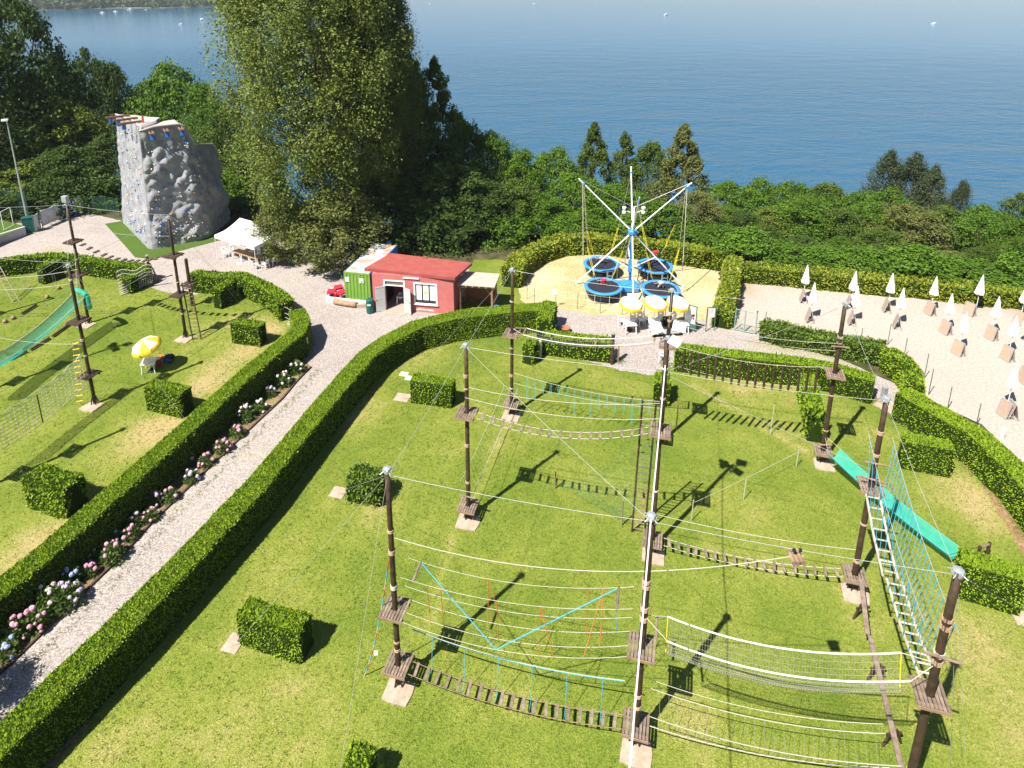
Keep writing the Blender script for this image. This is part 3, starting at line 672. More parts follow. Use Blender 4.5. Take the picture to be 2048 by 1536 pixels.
ASP = {'poplar': 2.2, 'broad': 1.15, 'robinia': 1.0, 'cone': 1.5, 'cypress': 1.8, 'bush': 0.75}
def crown_mesh(kind, seed, leaves, size, m):
    asp = ASP[kind]
    r = np.random.default_rng(seed); L, sq = lobes(kind, r); out = []; nor = []
    per = leaves // len(L)
    for (x, y, z, q) in L:
        d = r.normal(0, 1, (per, 3)); d /= np.linalg.norm(d, axis=1)[:, None]
        rad = r.uniform(0.25, 1.0, (per, 1)) ** 0.45
        jag = 1 + 0.35 * np.sin(d @ r.normal(0, 4, 3) + r.uniform(0, 6))[:, None]
        out.append(np.array([x, y, z * asp]) + d * rad * jag * q * np.array(sq)); nor.append(d)
    P = np.concatenate(out); Nn = np.concatenate(nor)
    P[:, 2] = np.maximum(P[:, 2], 0.0)
    n = len(P)
    d = Nn * 0.7 + r.normal(0, 0.6, (n, 3)); d[:, 2] += 0.45; d /= np.linalg.norm(d, axis=1)[:, None]
    a = np.cross(d, r.normal(0, 1, (n, 3))); a /= np.linalg.norm(a, axis=1)[:, None]; b = np.cross(d, a)
    s = size * r.uniform(.55, 1.4, (n, 1))
    V = np.stack([P - a * s, P - b * s * .6, P + a * s, P + b * s * .6], 1).reshape(-1, 3)
    return new_mesh('crown_' + kind, V, np.arange(n * 4).reshape(-1, 4), [m]), L

def trunk_mesh(kind, L, seed):
    r = random.Random(seed); mb = MB()
    top = .8 if kind in ('poplar', 'cone', 'cypress') else .55
    asp = ASP[kind]; top *= asp; L = [(x, y, z * asp, q) for (x, y, z, q) in L]
    pts = [(r.uniform(-.02, .02) * i, r.uniform(-.02, .02) * i, -.42 + (top + .42) * i / 5) for i in range(6)]
    mb.tube(pts, .030, 7, .008)
    for (x, y, z, q) in L[::7]:
        t = max(0.05, min(top * .9, z - .18)); i = min(4, int((t + .42) / (top + .42) * 5)); p = pts[i]
        m_ = ((p[0] + x) / 2 * .9, (p[1] + y) / 2 * .9, (p[2] + z) / 2 + .03)
        mb.tube([p, m_, (x, y, z)], .010, 5, .003, cap=False)
    return mb.mesh('trunk_' + kind, M_BARK, True)

CROWNS = {}
def crown(kind, k, m, leaves, size):
    key = (kind, k, m.name)
    if key not in CROWNS:
        me, L = crown_mesh(kind, 100 + 13 * k + len(kind) * 7, leaves, size, m)
        CROWNS[key] = (me, trunk_mesh(kind, L, k))
    return CROWNS[key]

SPEC = {'poplar': ('poplar', M_LPOP, 215000, .0072), 'dark': ('broad', M_LDRK, 17000, .016), 'mid': ('broad', M_LMID, 17000, .016), 'light': ('broad', M_LLGT, 15000, .018),
        'robinia': ('robinia', M_LROB, 19000, .015), 'linden': ('broad', M_LLIN, 17000, .015), 'alder': ('cone', M_LMID, 17000, .015), 'cypress': ('cypress', M_LCYP, 24000, .014), 'lcone': ('cone', M_LLIN, 20000, .015),
        'bush': ('bush', M_LROB, 9000, .022), 'darkbush': ('bush', M_LDRK, 9000, .022), 'lightbush': ('bush', M_LLGT, 9000, .022)}
KINDNAME = {'lcone': ('linden_tree', 'tree'), 'poplar': ('poplar_tree', 'tree'), 'dark': ('broadleaf_tree', 'tree'), 'mid': ('broadleaf_tree', 'tree'), 'light': ('broadleaf_tree', 'tree'), 'robinia': ('locust_tree', 'tree'),
            'linden': ('linden_tree', 'tree'), 'alder': ('alder_tree', 'tree'), 'cypress': ('cypress_tree', 'tree'), 'bush': ('wild_bush', 'bush'), 'darkbush': ('wild_bush', 'bush'), 'lightbush': ('wild_bush', 'bush')}
TREE_N = [0]
def tree(spec, T, label, group, low=None):
    """T = x, y, height of the tip above the datum, crown width; low = where the crown begins above the ground (m)"""
    x, y, zt, w = T; k = TREE_N[0]; TREE_N[0] += 1
    kind, m, lv, sz = SPEC[spec]
    g = float(terrain_z(x, y)); H = zt - g
    me, tr = crown(kind, k % 2, m, lv, sz)
    nm, cat = KINDNAME[spec]
    if (group and 'sand' in group or 'lake' in group) and spec != 'cypress': w = min(w, max(2.5, 1.15 * H)) if 'bush' not in spec else w
    if low is None: low = 0.0 if 'bush' in spec or spec in ('cypress', 'lcone') else 0.12 * H
    t = thing(nm, label, cat, (x, y, g), group=group)
    a = random.uniform(0, 6.28)
    ch = H - low
    o = put('crown', me, t, (x, y, g + low), (0, 0, a), (w, w * random.uniform(.9, 1.1), ch / ASP[kind]))
    put('trunk', tr, t, (x, y, g + low), (0, 0, a), (w * .75, w * .75, ch / ASP[kind]))
    return t

ORD = 'first second third fourth fifth sixth seventh eighth ninth tenth eleventh twelfth thirteenth fourteenth fifteenth'.split()
def row(spec_list, group, text):
    L = sorted(spec_list, key=lambda s: s[1][0]); n = len(L)
    for i, (sp, T) in enumerate(L):
        word = {'lcone': 'pointed olive green linden tree', 'dark': 'dark broadleaf tree', 'mid': 'green broadleaf tree', 'light': 'light green broadleaf tree', 'robinia': 'feathery green locust tree', 'linden': 'olive green linden tree',
                'alder': 'pointed alder tree', 'cypress': 'grey green cypress', 'bush': 'green bush', 'darkbush': 'dark bush', 'lightbush': 'light green bush', 'poplar': 'poplar'}[sp]
        o = 'leftmost there' if i == 0 else 'rightmost there' if i == n - 1 else ORD[i] + ' from left'
        tree(sp, T, '%s %s, %s' % (word, text, o), group)

tree('poplar', (-17.25, 58.5, 34.85, 15.43), 'huge olive green poplar towering behind the gazebo and container', 'poplars', low=1.2)
tree('poplar', (-13.35, 62.0, 30.35, 9.88), 'second tall poplar right of the huge one, darker on its right', 'poplars', low=2.0)
tree('linden', (-14.88, 53.2, 7.04, 7.67), 'low spreading tree overhanging the back of the blue container', 'trees behind the huts', low=0.3)
tree('linden', (-19.95, 55.0, 5.73, 5.16), 'small tree overhanging the right side of the white gazebo', 'trees behind the huts', low=0.3)
row([('dark', (-54.85, 76.0, 22.76, 10.35)), ('dark', (-55.41, 70.0, 18.47, 10.22)), ('dark', (-59.67, 88.0, 13.49, 7.79)), ('dark', (-62.64, 100.0, 13.26, 8.08)), ('dark', (-59.77, 100.0, 11.51, 8.12)), ('robinia', (-49.76, 98.0, 11.16, 11.6)), ('robinia', (-43.75, 94.0, 9.07, 7.01)), ('robinia', (-57.26, 104.0, 7.74, 6.97)), ('dark', (-59.39, 82.0, 11.96, 9.75))],
    'tall trees on the left', 'standing behind the climbing wall')
row([('light', (-51.65, 74.0, 11.29, 7.75)), ('light', (-49.29, 75.0, 9.97, 6.76)), ('light', (-51.52, 68.0, 5.24, 7.33)), ('dark', (-45.51, 73.0, 7.0, 6.11)), ('dark', (-47.73, 69.0, 6.61, 7.39)), ('dark', (-55.52, 72.0, 7.49, 7.66)), ('darkbush', (-44.71, 69.0, 4.14, 6.93)), ('darkbush', (-48.38, 67.5, 3.48, 7.85)), ('bush', (-43.25, 68.5, 1.5, 4.28)), ('bush', (-44.36, 68.0, 1.11, 3.72)), ('darkbush', (-52.35, 67.0, 2.81, 7.82))],
    'lower trees left of the wall', 'left of the climbing wall')
row([('mid', (-35.34, 82.0, 8.01, 8.03)), ('robinia', (-39.92, 88.0, 7.77, 7.93)), ('bush', (-30.77, 72.0, 3.58, 5.0)), ('mid', (-29.2, 74.0, 7.1, 6.75)), ('lightbush', (-28.92, 68.0, 1.16, 3.72)), ('darkbush', (-33.12, 74.0, 2.38, 5.15))],
    'trees between wall and poplar', 'between the climbing wall and the poplar')
row([('dark', (-11.6, 68.0, 19.77, 5.43)), ('mid', (-10.16, 70.0, 15.66, 4.65)), ('alder', (-7.61, 66.0, 16.78, 8.02)), ('mid', (-4.85, 68.0, 9.94, 6.68)), ('dark', (-8.56, 63.0, 10.31, 8.12)), ('dark', (-5.13, 61.0, 6.92, 7.53)), ('robinia', (-2.03, 68.0, 8.53, 6.72)), ('robinia', (0.82, 67.0, 6.77, 5.65)), ('dark', (-11.01, 61.0, 6.9, 7.06)), ('dark', (-2.31, 61.0, 5.45, 6.15)), ('darkbush', (-8.49, 59.0, 4.13, 6.93)), ('darkbush', (-4.81, 59.0, 2.92, 6.5)), ('bush', (-0.64, 60.0, 2.81, 5.66)), ('mid', (0.53, 62.0, 5.39, 5.29))],
    'trees behind the red hut', 'in the dark wood behind the red hut')
row([('robinia', (4.98, 74.0, 5.0, 6.8)), ('alder', (9.03, 72.0, 8.83, 6.26)), ('alder', (12.45, 72.0, 7.83, 5.74)), ('mid', (15.21, 71.0, 6.97, 5.41)), ('lcone', (17.63, 67.0, 9.83, 7.61)), ('robinia', (6.44, 66.0, 4.42, 6.64)), ('robinia', (2.97, 62.0, 3.63, 5.33)), ('bush', (14.66, 61.0, 3.0, 6.22)), ('robinia', (10.67, 65.0, 3.69, 6.57)), ('bush', (6.45, 60.0, 2.33, 6.15)), ('linden', (18.18, 62.0, 4.19, 4.83)), ('bush', (11.17, 60.0, 2.35, 5.2))],
    'trees behind the trampolines', 'behind the trampolines')
row([('robinia', (26.47, 80.0, -0.73, 7.76)), ('robinia', (31.1, 80.0, -0.52, 7.45)), ('robinia', (34.73, 79.0, -0.44, 7.36)), ('mid', (38.51, 78.0, 0.02, 7.26)), ('robinia', (41.71, 76.0, -0.57, 7.11)), ('cypress', (47.78, 82.0, 2.86, 6.59)), ('cypress', (51.14, 82.0, 2.67, 7.85)), ('cypress', (52.28, 80.0, 1.5, 6.47)), ('cypress', (54.79, 78.0, 0.33, 4.23)), ('robinia', (55.19, 74.0, -1.55, 6.38)), ('mid', (58.97, 74.0, 0.05, 5.77)), ('robinia', (61.88, 72.0, -0.81, 6.77))],
    'far row of trees above the lake', 'in the far row above the lake')
row([('robinia', (20.69, 66.5, 0.81, 6.37)), ('dark', (24.21, 66.0, 0.51, 6.59)), ('light', (27.36, 66.5, 0.89, 5.27)), ('robinia', (30.3, 66.1, 1.98, 6.98)), ('mid', (33.89, 65.8, 1.11, 8.21)), ('robinia', (37.58, 66.0, 1.33, 7.5)), ('linden', (39.75, 63.3, 2.36, 8.58)), ('mid', (43.98, 63.9, 1.63, 6.93)), ('robinia', (46.19, 62.3, 1.55, 6.33)), ('robinia', (48.24, 60.2, 2.1, 7.55)), ('dark', (52.32, 60.1, 1.54, 6.51)), ('robinia', (23.62, 69.8, -0.21, 7.78)), ('robinia', (42.37, 71.9, 0.88, 8.07)), ('mid', (47.97, 69.8, -0.12, 7.01)), ('robinia', (34.24, 71.2, 0.68, 7.67))],
    'middle row of trees above the sand', 'in the middle row behind the sand')
row([('robinia', (20.66, 59.7, 0.93, 5.92)), ('mid', (23.74, 59.3, 1.86, 5.48)), ('dark', (26.99, 58.4, 0.98, 6.87)), ('robinia', (30.19, 57.4, 1.26, 5.98)), ('mid', (32.74, 55.8, 2.98, 6.31)), ('robinia', (36.29, 55.7, 1.22, 6.36)), ('linden', (39.3, 55.1, 0.92, 6.39)), ('mid', (40.78, 52.9, 2.49, 5.7)), ('robinia', (43.86, 53.2, 2.96, 6.05)), ('robinia', (46.07, 52.0, 3.02, 5.64)), ('light', (28.2, 55.9, 0.91, 3.62))],
    'near row of trees behind the sand hedge', 'in the near row behind the sand hedge')
row([('bush', (20.41, 54.6, 2.99, 6.24)), ('bush', (23.6, 53.6, 2.03, 6.2)), ('bush', (26.86, 52.8, 2.16, 4.89)), ('bush', (30.01, 52.0, 2.34, 5.57)), ('bush', (33.06, 51.3, 2.83, 6.27)), ('bush', (36.39, 50.5, 2.01, 6.62)), ('bush', (39.27, 49.6, 1.73, 6.2)), ('bush', (41.2, 48.5, 3.74, 5.36)), ('bush', (18.73, 57.5, 2.16, 5.96)), ('bush', (17.12, 59.0, 1.55, 4.39))],
    'bushes behind the sand hedge', 'just behind the creeper hedge of the sand')
# a tree outside the left edge of the picture whose shadow lies on the path
tree('mid', (-19.546907216494848, 16.648350515463918, 3.6, 2.6), 'small rounded tree beside the path at the left edge', 'trees by the path', low=0.9)

# ================================================================ ROPES COURSE
YAW = R(-15)
PH = 9.25
PLANKS = {}
def box_mesh(name, size, m, bev=0.0):
    key = (name, size, m.name)
    if key not in PLANKS:
        PLANKS[key] = MB().box((0, 0, 0), size).mesh(name, m)
    return PLANKS[key]
def rot_between(d, up=(0, 0, 1)):
    """euler that lays local Y along d"""
    d = Vector(d).normalized(); x = d.cross(Vector(up))
    if x.length < 1e-4: x = Vector((1, 0, 0))
    x.normalize(); z = x.cross(d)
    return Matrix((x, d, z)).transposed().to_euler()

def platform(t, x, y, z, yaw=YAW, size=0.88, n=8, dark=False):
    """frame with fascia boards; every plank is a sub-part"""
    m = M_DPLANK if dark else M_PLANK
    fm = M_DPLANK if dark else M_JOIST
    c = Vector((x, y, 0)); mb = MB()
    for s in (-.30, .30):
        mb.box(c + rotz((0, s * size / .88, z - .075), yaw), (size * .98, .07, .09), yaw)
    mb.box(c + rotz((0, -size / 2 - .012, z - .045), yaw), (size, .03, .09), yaw)
    mb.box(c + rotz((0, size / 2 + .012, z - .045), yaw), (size, .03, .09), yaw)
    for a in (-.17, .17): mb.box(c + rotz((a, 0, z - .15), yaw), (.06, size * .8, .07), yaw)
    fr = mb.build('platform', fm, t)
    w = size / n
    for i in range(n):
        u = -size / 2 + w * (i + .5)
        sh = random.uniform(-.012, .012)
        split = abs(u) < .11
        for seg in ((-1, 1) if split else (0,)):
            L = size if not split else size / 2 - .12
            off = sh if not split else seg * (size / 2 - L / 2)
            put('plank', box_mesh('plank', (round(w * .74, 3), round(L, 3), .032), m), fr, c + rotz((u, off, z + .012 + random.uniform(-.003, .003)), yaw), (0, 0, yaw + random.uniform(-.012, .012)))
    return fr

def course_pole(x, y, label, plats=(), h=PH, wraps=(), footing=1.0, floods=False, lampbox=False, r=0.105, dark=False, cap=True, group='ropes course poles'):
    t = thing('course_pole', label, 'pole', (x, y, 0), group=group)
    lean = (random.uniform(-.03, .03), random.uniform(-.03, .03))
    pts = [(x + lean[0] * k / 6, y + lean[1] * k / 6, h * k / 6) for k in range(7)]
    MB().tube(pts, r, 10, r * .82).build('pole', M_POLE, t, True)
    if cap:
        mb = MB(); mb.lathe((x, y, h - .16), [(r + .012, 0), (r + .012, .17), (.0, .21)], 10)
        mb.box((x, y, h - .10), (.34, .05, .07), YAW).box((x, y, h - .05), (.05, .34, .07), YAW + .4)
        for k in range(4):
            a = k * 1.57 + .6; mb.tube([(x + .13 * math.cos(a), y + .13 * math.sin(a), h - .08), (x + .26 * math.cos(a), y + .26 * math.sin(a), h - .13)], .018, 5)
        mb.build('pole_cap', M_STEEL, t)
    if footing:
        mb = MB(); k = footing
        poly = [rotz((a * k * random.uniform(.9, 1.08), b * k * random.uniform(.9, 1.08), 0), YAW) + Vector((x, y - .28, 0)) for a, b in ((-.5, -.45), (0, -.5), (.5, -.45), (.52, 0), (.5, .42), (-.5, .42))]
        mb.slab([(p.x, p.y) for p in poly], 0.0, .075); mb.build('footing', M_CONC, t)
        for a in (-.9, -2.2, 1.2):
            MB().beam((x + .21 * math.cos(a), y + .21 * math.sin(a), .07), (x + .10 * math.cos(a), y + .10 * math.sin(a), .5), .05, .05).build('foot_bracket', M_BLACK, t)
    for z in wraps:
        mb = MB(); zz = z
        for q in range(random.randint(2, 4)):
            mb.lathe((x, y, zz), [(r * .9, 0), (r + .014, .012), (r + .014, .03), (r * .9, .042)], 10, cap=False); zz += .045
        mb.build('rope_wrap', M_TAN if random.random() < .8 else M_ROPE, t)
    for z in plats: platform(t, x, y, z, dark=dark)
    if floods:
        mb = MB(); mb.beam((x - .62, y - .08, h + .02), (x + .62, y + .08, h + .02), .07, .07); mb.beam((x - .05, y - .42, h - .25), (x + .05, y + .42, h - .25), .06, .06)
        mb.tube([(x, y, h - .4), (x, y, h + .35)], .05, 8); mb.build('crossarm', M_BLACK, t)
        for (a, b, c, yw, tilt) in ((-.48, -.05, .34, .5, .65), (.48, .12, .30, -.35, .65), (-.30, .28, .0, 2.2, .6), (.24, -.36, -.06, -.9, .6)):
            M = Matrix.Rotation(yw, 3, 'Z') @ Matrix.Rotation(tilt, 3, 'X')
            fb = MB().box((x + a, y + b, h + c), (.52, .40, .09), M=M)
            f = fb.build('floodlight', M_WHITE, t)
            MB().box(Vector((x + a, y + b, h + c)) + M @ Vector((0, 0, -.058)), (.46, .33, .012), M=M).build('lens', M_BLACK, f)
    if lampbox:
        MB().box((x, y, h + .32), (.42, .3, .46), YAW).build('lamp_box', M_STEEL, t, bevel=.03)
    return t

P = dict(
 P1=(-1.99, 25.91), P2=(0.02, 33.6), P3=(-4.01, 18.26), P4=(8.14, 31.15), P5=(6.26, 24.11), P6=(4.17, 16.37),
 P7=(14.28, 22.23), P8=(16.29, 29.77), P9=(12.17, 14.58), P10=(1.98, 8.08),
 L1=(-22.68, 41.84), L2=(-30.56, 43.7), L3=(-24.58, 34.39), L6=(-31.84, 35.62), L7=(-25.99, 27.74), L8=(-39.93, 43.08))
Z = dict(P1=(.75, 5.79), P2=(.74, 5.28), P3=(.98, 3.54), P4=(.7, 6.13), P5=(.66, 6.3), P6=(.85, 4.22), P7=(.77, 5.18), P8=(.72, 5.32), P9=(4.72,), P10=(), L1=(3.35, 6.23), L2=(3.92, 6.43), L3=(2.03, 5.54), L6=(2.1, 5.6), L7=(2.0, 5.4), L8=(3.8,))
PN = dict(P1='the left middle pole', P2='the pole at the back left', P3='the front left pole', P4='the pole beside the umbrella terrace', P5='the floodlight pole', P6='the front centre pole',
          P7='the ladder bridge pole', P8='the green slide pole', P9='the bottom right pole', P10='the pole below the picture', L1='the brown ladder pole', L2='the lamp box pole', L3='the yellow rope ladder pole', L6='the pole off the left edge', L7='the pole off the lower left edge', L8='the pole off the upper left edge')
course_pole(*P['P1'], 'dark course pole left of centre with two platforms near the clipped block', Z['P1'], wraps=(2.0, 4.0, 7.0, 7.6))
course_pole(*P['P2'], 'dark course pole at the back left, in front of the curved hedge', Z['P2'], wraps=(1.7, 2.5, 4.3, 7.2), h=9.2)
course_pole(*P['P3'], 'dark course pole at the front left with a plank bridge below', Z['P3'], wraps=(1.6, 2.0, 4.4, 5.9, 6.8), h=9.35)
course_pole(*P['P4'], 'dark course pole rising in front of the yellow umbrellas', Z['P4'], wraps=(7.4, 7.8), footing=0)
course_pole(*P['P5'], 'dark course pole with floodlights on top and a ladder, centre of the lawn', Z['P5'], h=10.75, wraps=(1.5, 3.2, 7.8, 9.2), floods=True)
course_pole(*P['P6'], 'dark course pole at the front centre under the thick white cable', Z['P6'], wraps=(1.6, 2.1, 5.3, 5.7, 6.6, 6.8), h=9.35, r=.12)
course_pole(*P['P7'], 'dark course pole on the right with a wooden ladder bridge leaving its upper platform', Z['P7'], wraps=(1.4, 3.3, 6.6, 7.6), r=.125)
course_pole(*P['P8'], 'dark course pole at the back right above the green slide', Z['P8'], wraps=(1.9, 4.0, 7.0, 7.3), r=.12)
course_pole(*P['P9'], 'thick dark course pole at the bottom right corner with one platform', Z['P9'], wraps=(1.5, 5.9, 6.2, 7.2, 7.5), r=.135)
course_pole(*P['P10'], 'dark course pole below the bottom edge carrying the thick white cable', Z['P10'])
LG = 'ropes course poles on the left lawn'
course_pole(*P['L1'], 'dark course pole beside the brown ladder on the left lawn', Z['L1'], dark=True, wraps=(1.8, 4.2), h=9.0, group=LG)
course_pole(*P['L2'], 'dark course pole on the left lawn with a pale lamp box on top', Z['L2'], dark=True, lampbox=True, wraps=(5.0,), h=9.2, group=LG)
course_pole(*P['L3'], 'dark course pole on the left lawn beside the yellow rope ladder', Z['L3'], dark=True, wraps=(3.2, 4.2, 8.0), h=9.0, group=LG)
course_pole(*P['L6'], 'dark course pole with floodlights just off the left edge', Z['L6'], dark=True, h=10.3, floods=True, group=LG)
course_pole(*P['L7'], 'dark course pole off the lower left edge holding the rope net', Z['L7'], dark=True, h=9.0, group=LG)
course_pole(*P['L8'], 'dark course pole off the upper left edge beside the court', Z['L8'], dark=True, h=9.0, group=LG)

def pt(k, z, toward=None, off=0.0, lat=0.0):
    a = Vector((P[k][0], P[k][1], z))
    if toward:
        d = Vector((P[toward][0], P[toward][1], 0)) - Vector((a.x, a.y, 0)); d.normalize()
        a = a + d * off + Vector((-d.y, d.x, 0)) * lat
    return a

def cable(a, b, label, sag=0.1, r=0.008, m=None, name='steel_cable', group='steel cables of the ropes course', n=10):
    o = MB().tube(sagline(a, b, sag, n), r, 5, cap=False).build(name, m or M_CABLE)
    return tag(o, label, 'cable', group)
def top(k, dz=-.1): return pt(k, (10.5 if k in ('P5',) else 9.2) + dz if k not in ('P5', 'L6') else 9.2 + dz)
for a, b, s in [('P3', 'P6', .12), ('P6', 'P9', .10), ('P3', 'P1', .1), ('P1', 'P2', .1), ('P1', 'P5', .1), ('P2', 'P4', .12), ('P4', 'P8', .12), ('P5', 'P7', .12), ('P8', 'P7', .1), ('P7', 'P9', .1), ('P1', 'P6', .1), ('P4', 'P5', .05), ('P5', 'P8', .1), ('L2', 'L1', .1), ('L2', 'L3', .1), ('L3', 'L1', .12), ('L3', 'L7', .1), ('L2', 'L8', .1), ('L3', 'L6', .1)]:
    cable(top(a), top(b), 'steel cable between tops of %s and %s' % (PN[a].replace('the ', ''), PN[b].replace('the ', '')), s)
cable(pt('P5', 9.0), pt('P7', 5.9), 'thin steel cable slanting from floodlight pole down to the ladder bridge pole', .05)
def guy(k, g, where, z=9.1, **kw):
    cable(pt(k, z), Vector((g[0], g[1], .05)), 'guy wire from %s to %s' % (PN[k], where), 0.02, .0055, group='guy wires', name='guy_wire', **kw)
guy('P3', (-10.51, 19.66), 'the slab by the largest hedge block')
guy('P3', (-8.52, 27.49), 'the slab by the loose bush')
guy('P3', (-5.35, 13.48), 'the grass below the bottom edge')
guy('P1', (-6.5, 35.07), 'the slab by the middle hedge block')
guy('P1', (0.72, 43.34), 'the curved hedge')
guy('P2', (-6.12, 37.55), 'the small white slabs')
guy('P9', (20.98, 20.95), 'the right edge hedge block')
guy('P9', (13.96, 14.26), 'the grass at the bottom right')
guy('P9', (13.34, 14.26), 'the grass right beside its foot')
guy('P7', (22.11, 28.4), 'the hedge block behind the slide')
guy('P8', (22.37, 35.03), 'the paved gate at the right')
guy('P8', (18.99, 42.57), 'the patchy hedge')
guy('L1', (-18.94, 44.28), 'the block nearest the gate')
guy('L1', (-20.35, 46.54), 'the slanting hedge block')
guy('L3', (-18.51, 32.87), 'the block below the umbrella')
guy('L7', (-24.48, 28.32), 'the ragged hedge block')
guy('L1', (-33.3, 60.38), 'the turf of the climbing wall')
# thick white cable conduit
for a, b, s, nm in [(pt('P5', 9.45), pt('P6', 9.3), .28, 'floodlight pole and front centre pole'), (pt('P6', 9.3), pt('P10', 9.3), .25, 'front centre pole and the bottom edge')]:
    cable(a, b, 'thick white supply cable between %s' % nm, s, .023, M_WHITE, 'supply_cable', 'thick white supply cables', 14)

def plank_bridge(a, b, n, sag, label, plank=(.10, .52, .035), gap=.42, m=None, hand=None, handm=None, rope=None, jitter=.02, group='plank bridges'):
    a = Vector(a); b = Vector(b); c = (a + b) / 2
    t = thing('plank_bridge', label, 'rope bridge', (c.x, c.y, 0), group=group)
    d = (b - a); d.z = 0; d.normalize(); lt = Vector((-d.y, d.x, 0))
    for s in (-1, 1):
        MB().tube(sagline(a + lt * gap / 2 * s, b + lt * gap / 2 * s, sag, 16), .014, 5, cap=False).build('foot_rope', rope or M_ROPE, t)
    me = box_mesh('plank', plank, m or M_PLANK)
    for i in range(n):
        u = (i + .6 + random.uniform(-jitter, jitter) * 6) / (n + .2)
        p = a.lerp(b, u) - Vector((0, 0, 4 * sag * u * (1 - u) - .03))
        put('plank', me, t, p, (random.uniform(-.1, .1), random.uniform(-.08, .08), math.atan2(lt.y, lt.x) - math.pi / 2 + random.uniform(-.12, .12)))
    if hand:
        dz, lat, k = hand
        pts = sagline(a + Vector((0, 0, dz)) + lt * lat, b + Vector((0, 0, dz)) + lt * lat, sag * .9, 16)
        MB().tube(pts, .014, 5, cap=False).build('hand_rope', handm or M_BLUE, t)
        MB().tube([q + Vector((0, 0, .03)) for q in pts], .010, 5, cap=False).build('hand_cable', M_ROPE, t)
        for i in range(k):
            u = (i + .6) / (k + .2)
            p = a.lerp(b, u) + lt * lat + Vector((0, 0, dz - 4 * sag * .9 * u * (1 - u)))
            q = a.lerp(b, u) + lt * gap / 2 * (1 if lat > 0 else -1) + Vector((0, 0, -4 * sag * u * (1 - u)))
            MB().tube([p, q], .011, 5).build('hanger_rope', handm or M_BLUE, t)
            MB().tube([q, q - lt * gap * .5 - Vector((0, 0, .16)), q - lt * gap + Vector((0, 0, 0))], .008, 4).build('loop_rope', handm or M_BLUE, t)
    return t
plank_bridge(pt('P3', .92, 'P6', .45), pt('P6', .80, 'P3', .45), 19, .38, 'plank bridge with blue hand rope across the front of the lawn', hand=(1.25, .42, 6), handm=M_BLUE, gap=.46, rope=M_JOIST, jitter=.004)
plank_bridge(pt('P5', .60, 'P7', .5), pt('P7', .70, 'P5', .5), 18, .32, 'low plank bridge from floodlight pole to the ladder bridge pole', plank=(.11, .48, .035))
plank_bridge(pt('P1', 5.72, 'P5', .5), pt('P5', 6.2, 'P1', .5), 17, .60, 'high plank bridge from the left middle pole to the floodlight pole', plank=(.11, .48, .035))
plank_bridge(pt('L2', 6.38, 'L1', .4), pt('L1', 6.2, 'L2', .45), 13, .9, 'high bridge of short dark planks between two left lawn poles', plank=(.24, .40, .06), m=M_DPLANK, gap=.25)
cable(pt('P5', 2.0), pt('P7', 2.0), 'hand cable above the low plank bridge', .2, .012, M_ROPE, 'hand_rope', 'hand ropes')
cable(pt('P1', 7.1), pt('P5', 7.6), 'upper hand cable above the high plank bridge', .35, .012, M_ROPE, 'hand_rope', 'hand ropes')
cable(pt('P1', 6.7, 'P5', 0, -.2), pt('P5', 7.0, 'P1', 0, .2), 'lower hand cable above the high plank bridge', .4, .012, M_ROPE, 'hand_rope', 'hand ropes')

# ---- rope bridge with orange droppers (front)
def rope_bridge():
    A, B = 'P3', 'P6'; t = thing('rope_bridge', 'wide bridge of white ropes with orange droppers and a blue V rope', 'rope bridge', (0, 17.3, 0), group='rope bridges')
    za, zb = 3.5, 4.2
    def ln(lat, dz, sag, dz2=None): return sagline(pt(A, za + dz, B, .35, lat), pt(B, zb + (dz if dz2 is None else dz2), A, .35, -lat), sag, 16)
    foot = [ln(.42, .05, .55), ln(-.05, .02, .6), ln(-.4, 0, .6)]
    hand = [ln(.45, 1.85, .5), ln(-.25, 1.75, .45), ln(.1, 1.0, .5)]
    for L in foot: MB().tube(L, .009, 5, cap=False).build('foot_rope', M_ROPE, t)
    for L in hand: MB().tube(L, .008, 5, cap=False).build('hand_rope', M_ROPE, t)
    for (h, f, i, j) in [(1, 1, 2, 2), (1, 1, 3, 3), (0, 0, 6, 6), (0, 0, 6, 7), (1, 1, 7, 7), (1, 2, 10, 10), (1, 2, 10, 11), (0, 0, 13, 13), (0, 2, 14, 13), (0, 1, 14, 14)]:
        MB().tube([hand[h][i], foot[f][j]], .013, 5).build('dropper_rope', M_ORANGE, t)
    mid = foot[2][7]
    MB().tube([hand[0][1], mid], .016, 5).build('diagonal_rope', M_BLUE, t)
    MB().tube([mid, hand[0][15]], .016, 5).build('diagonal_rope', M_BLUE, t)
    MB().tube([hand[0][15], hand[0][15] - Vector((0, 0, 1.75))], .012, 5).build('diagonal_rope', M_BLUE, t)
    for i in (1, 15): MB().tube([hand[0][i], hand[1][i]], .045, 7).build('spreader_log', M_PLANK, t)
rope_bridge()

def strand_net(name, t, grid, m, r, du=1, dv=1):
    """grid[i][j] points; strands along both directions, joined into one part"""
    mb = MB(); n = len(grid); k = len(grid[0])
    for i in range(0, n, du): mb.tube(grid[i], r, 3, cap=False)
    for j in range(0, k, dv): mb.tube([grid[i][j] for i in range(n)], r, 3, cap=False)
    o = mb.build(name, m, t); o['kind'] = 'stuff'; return o

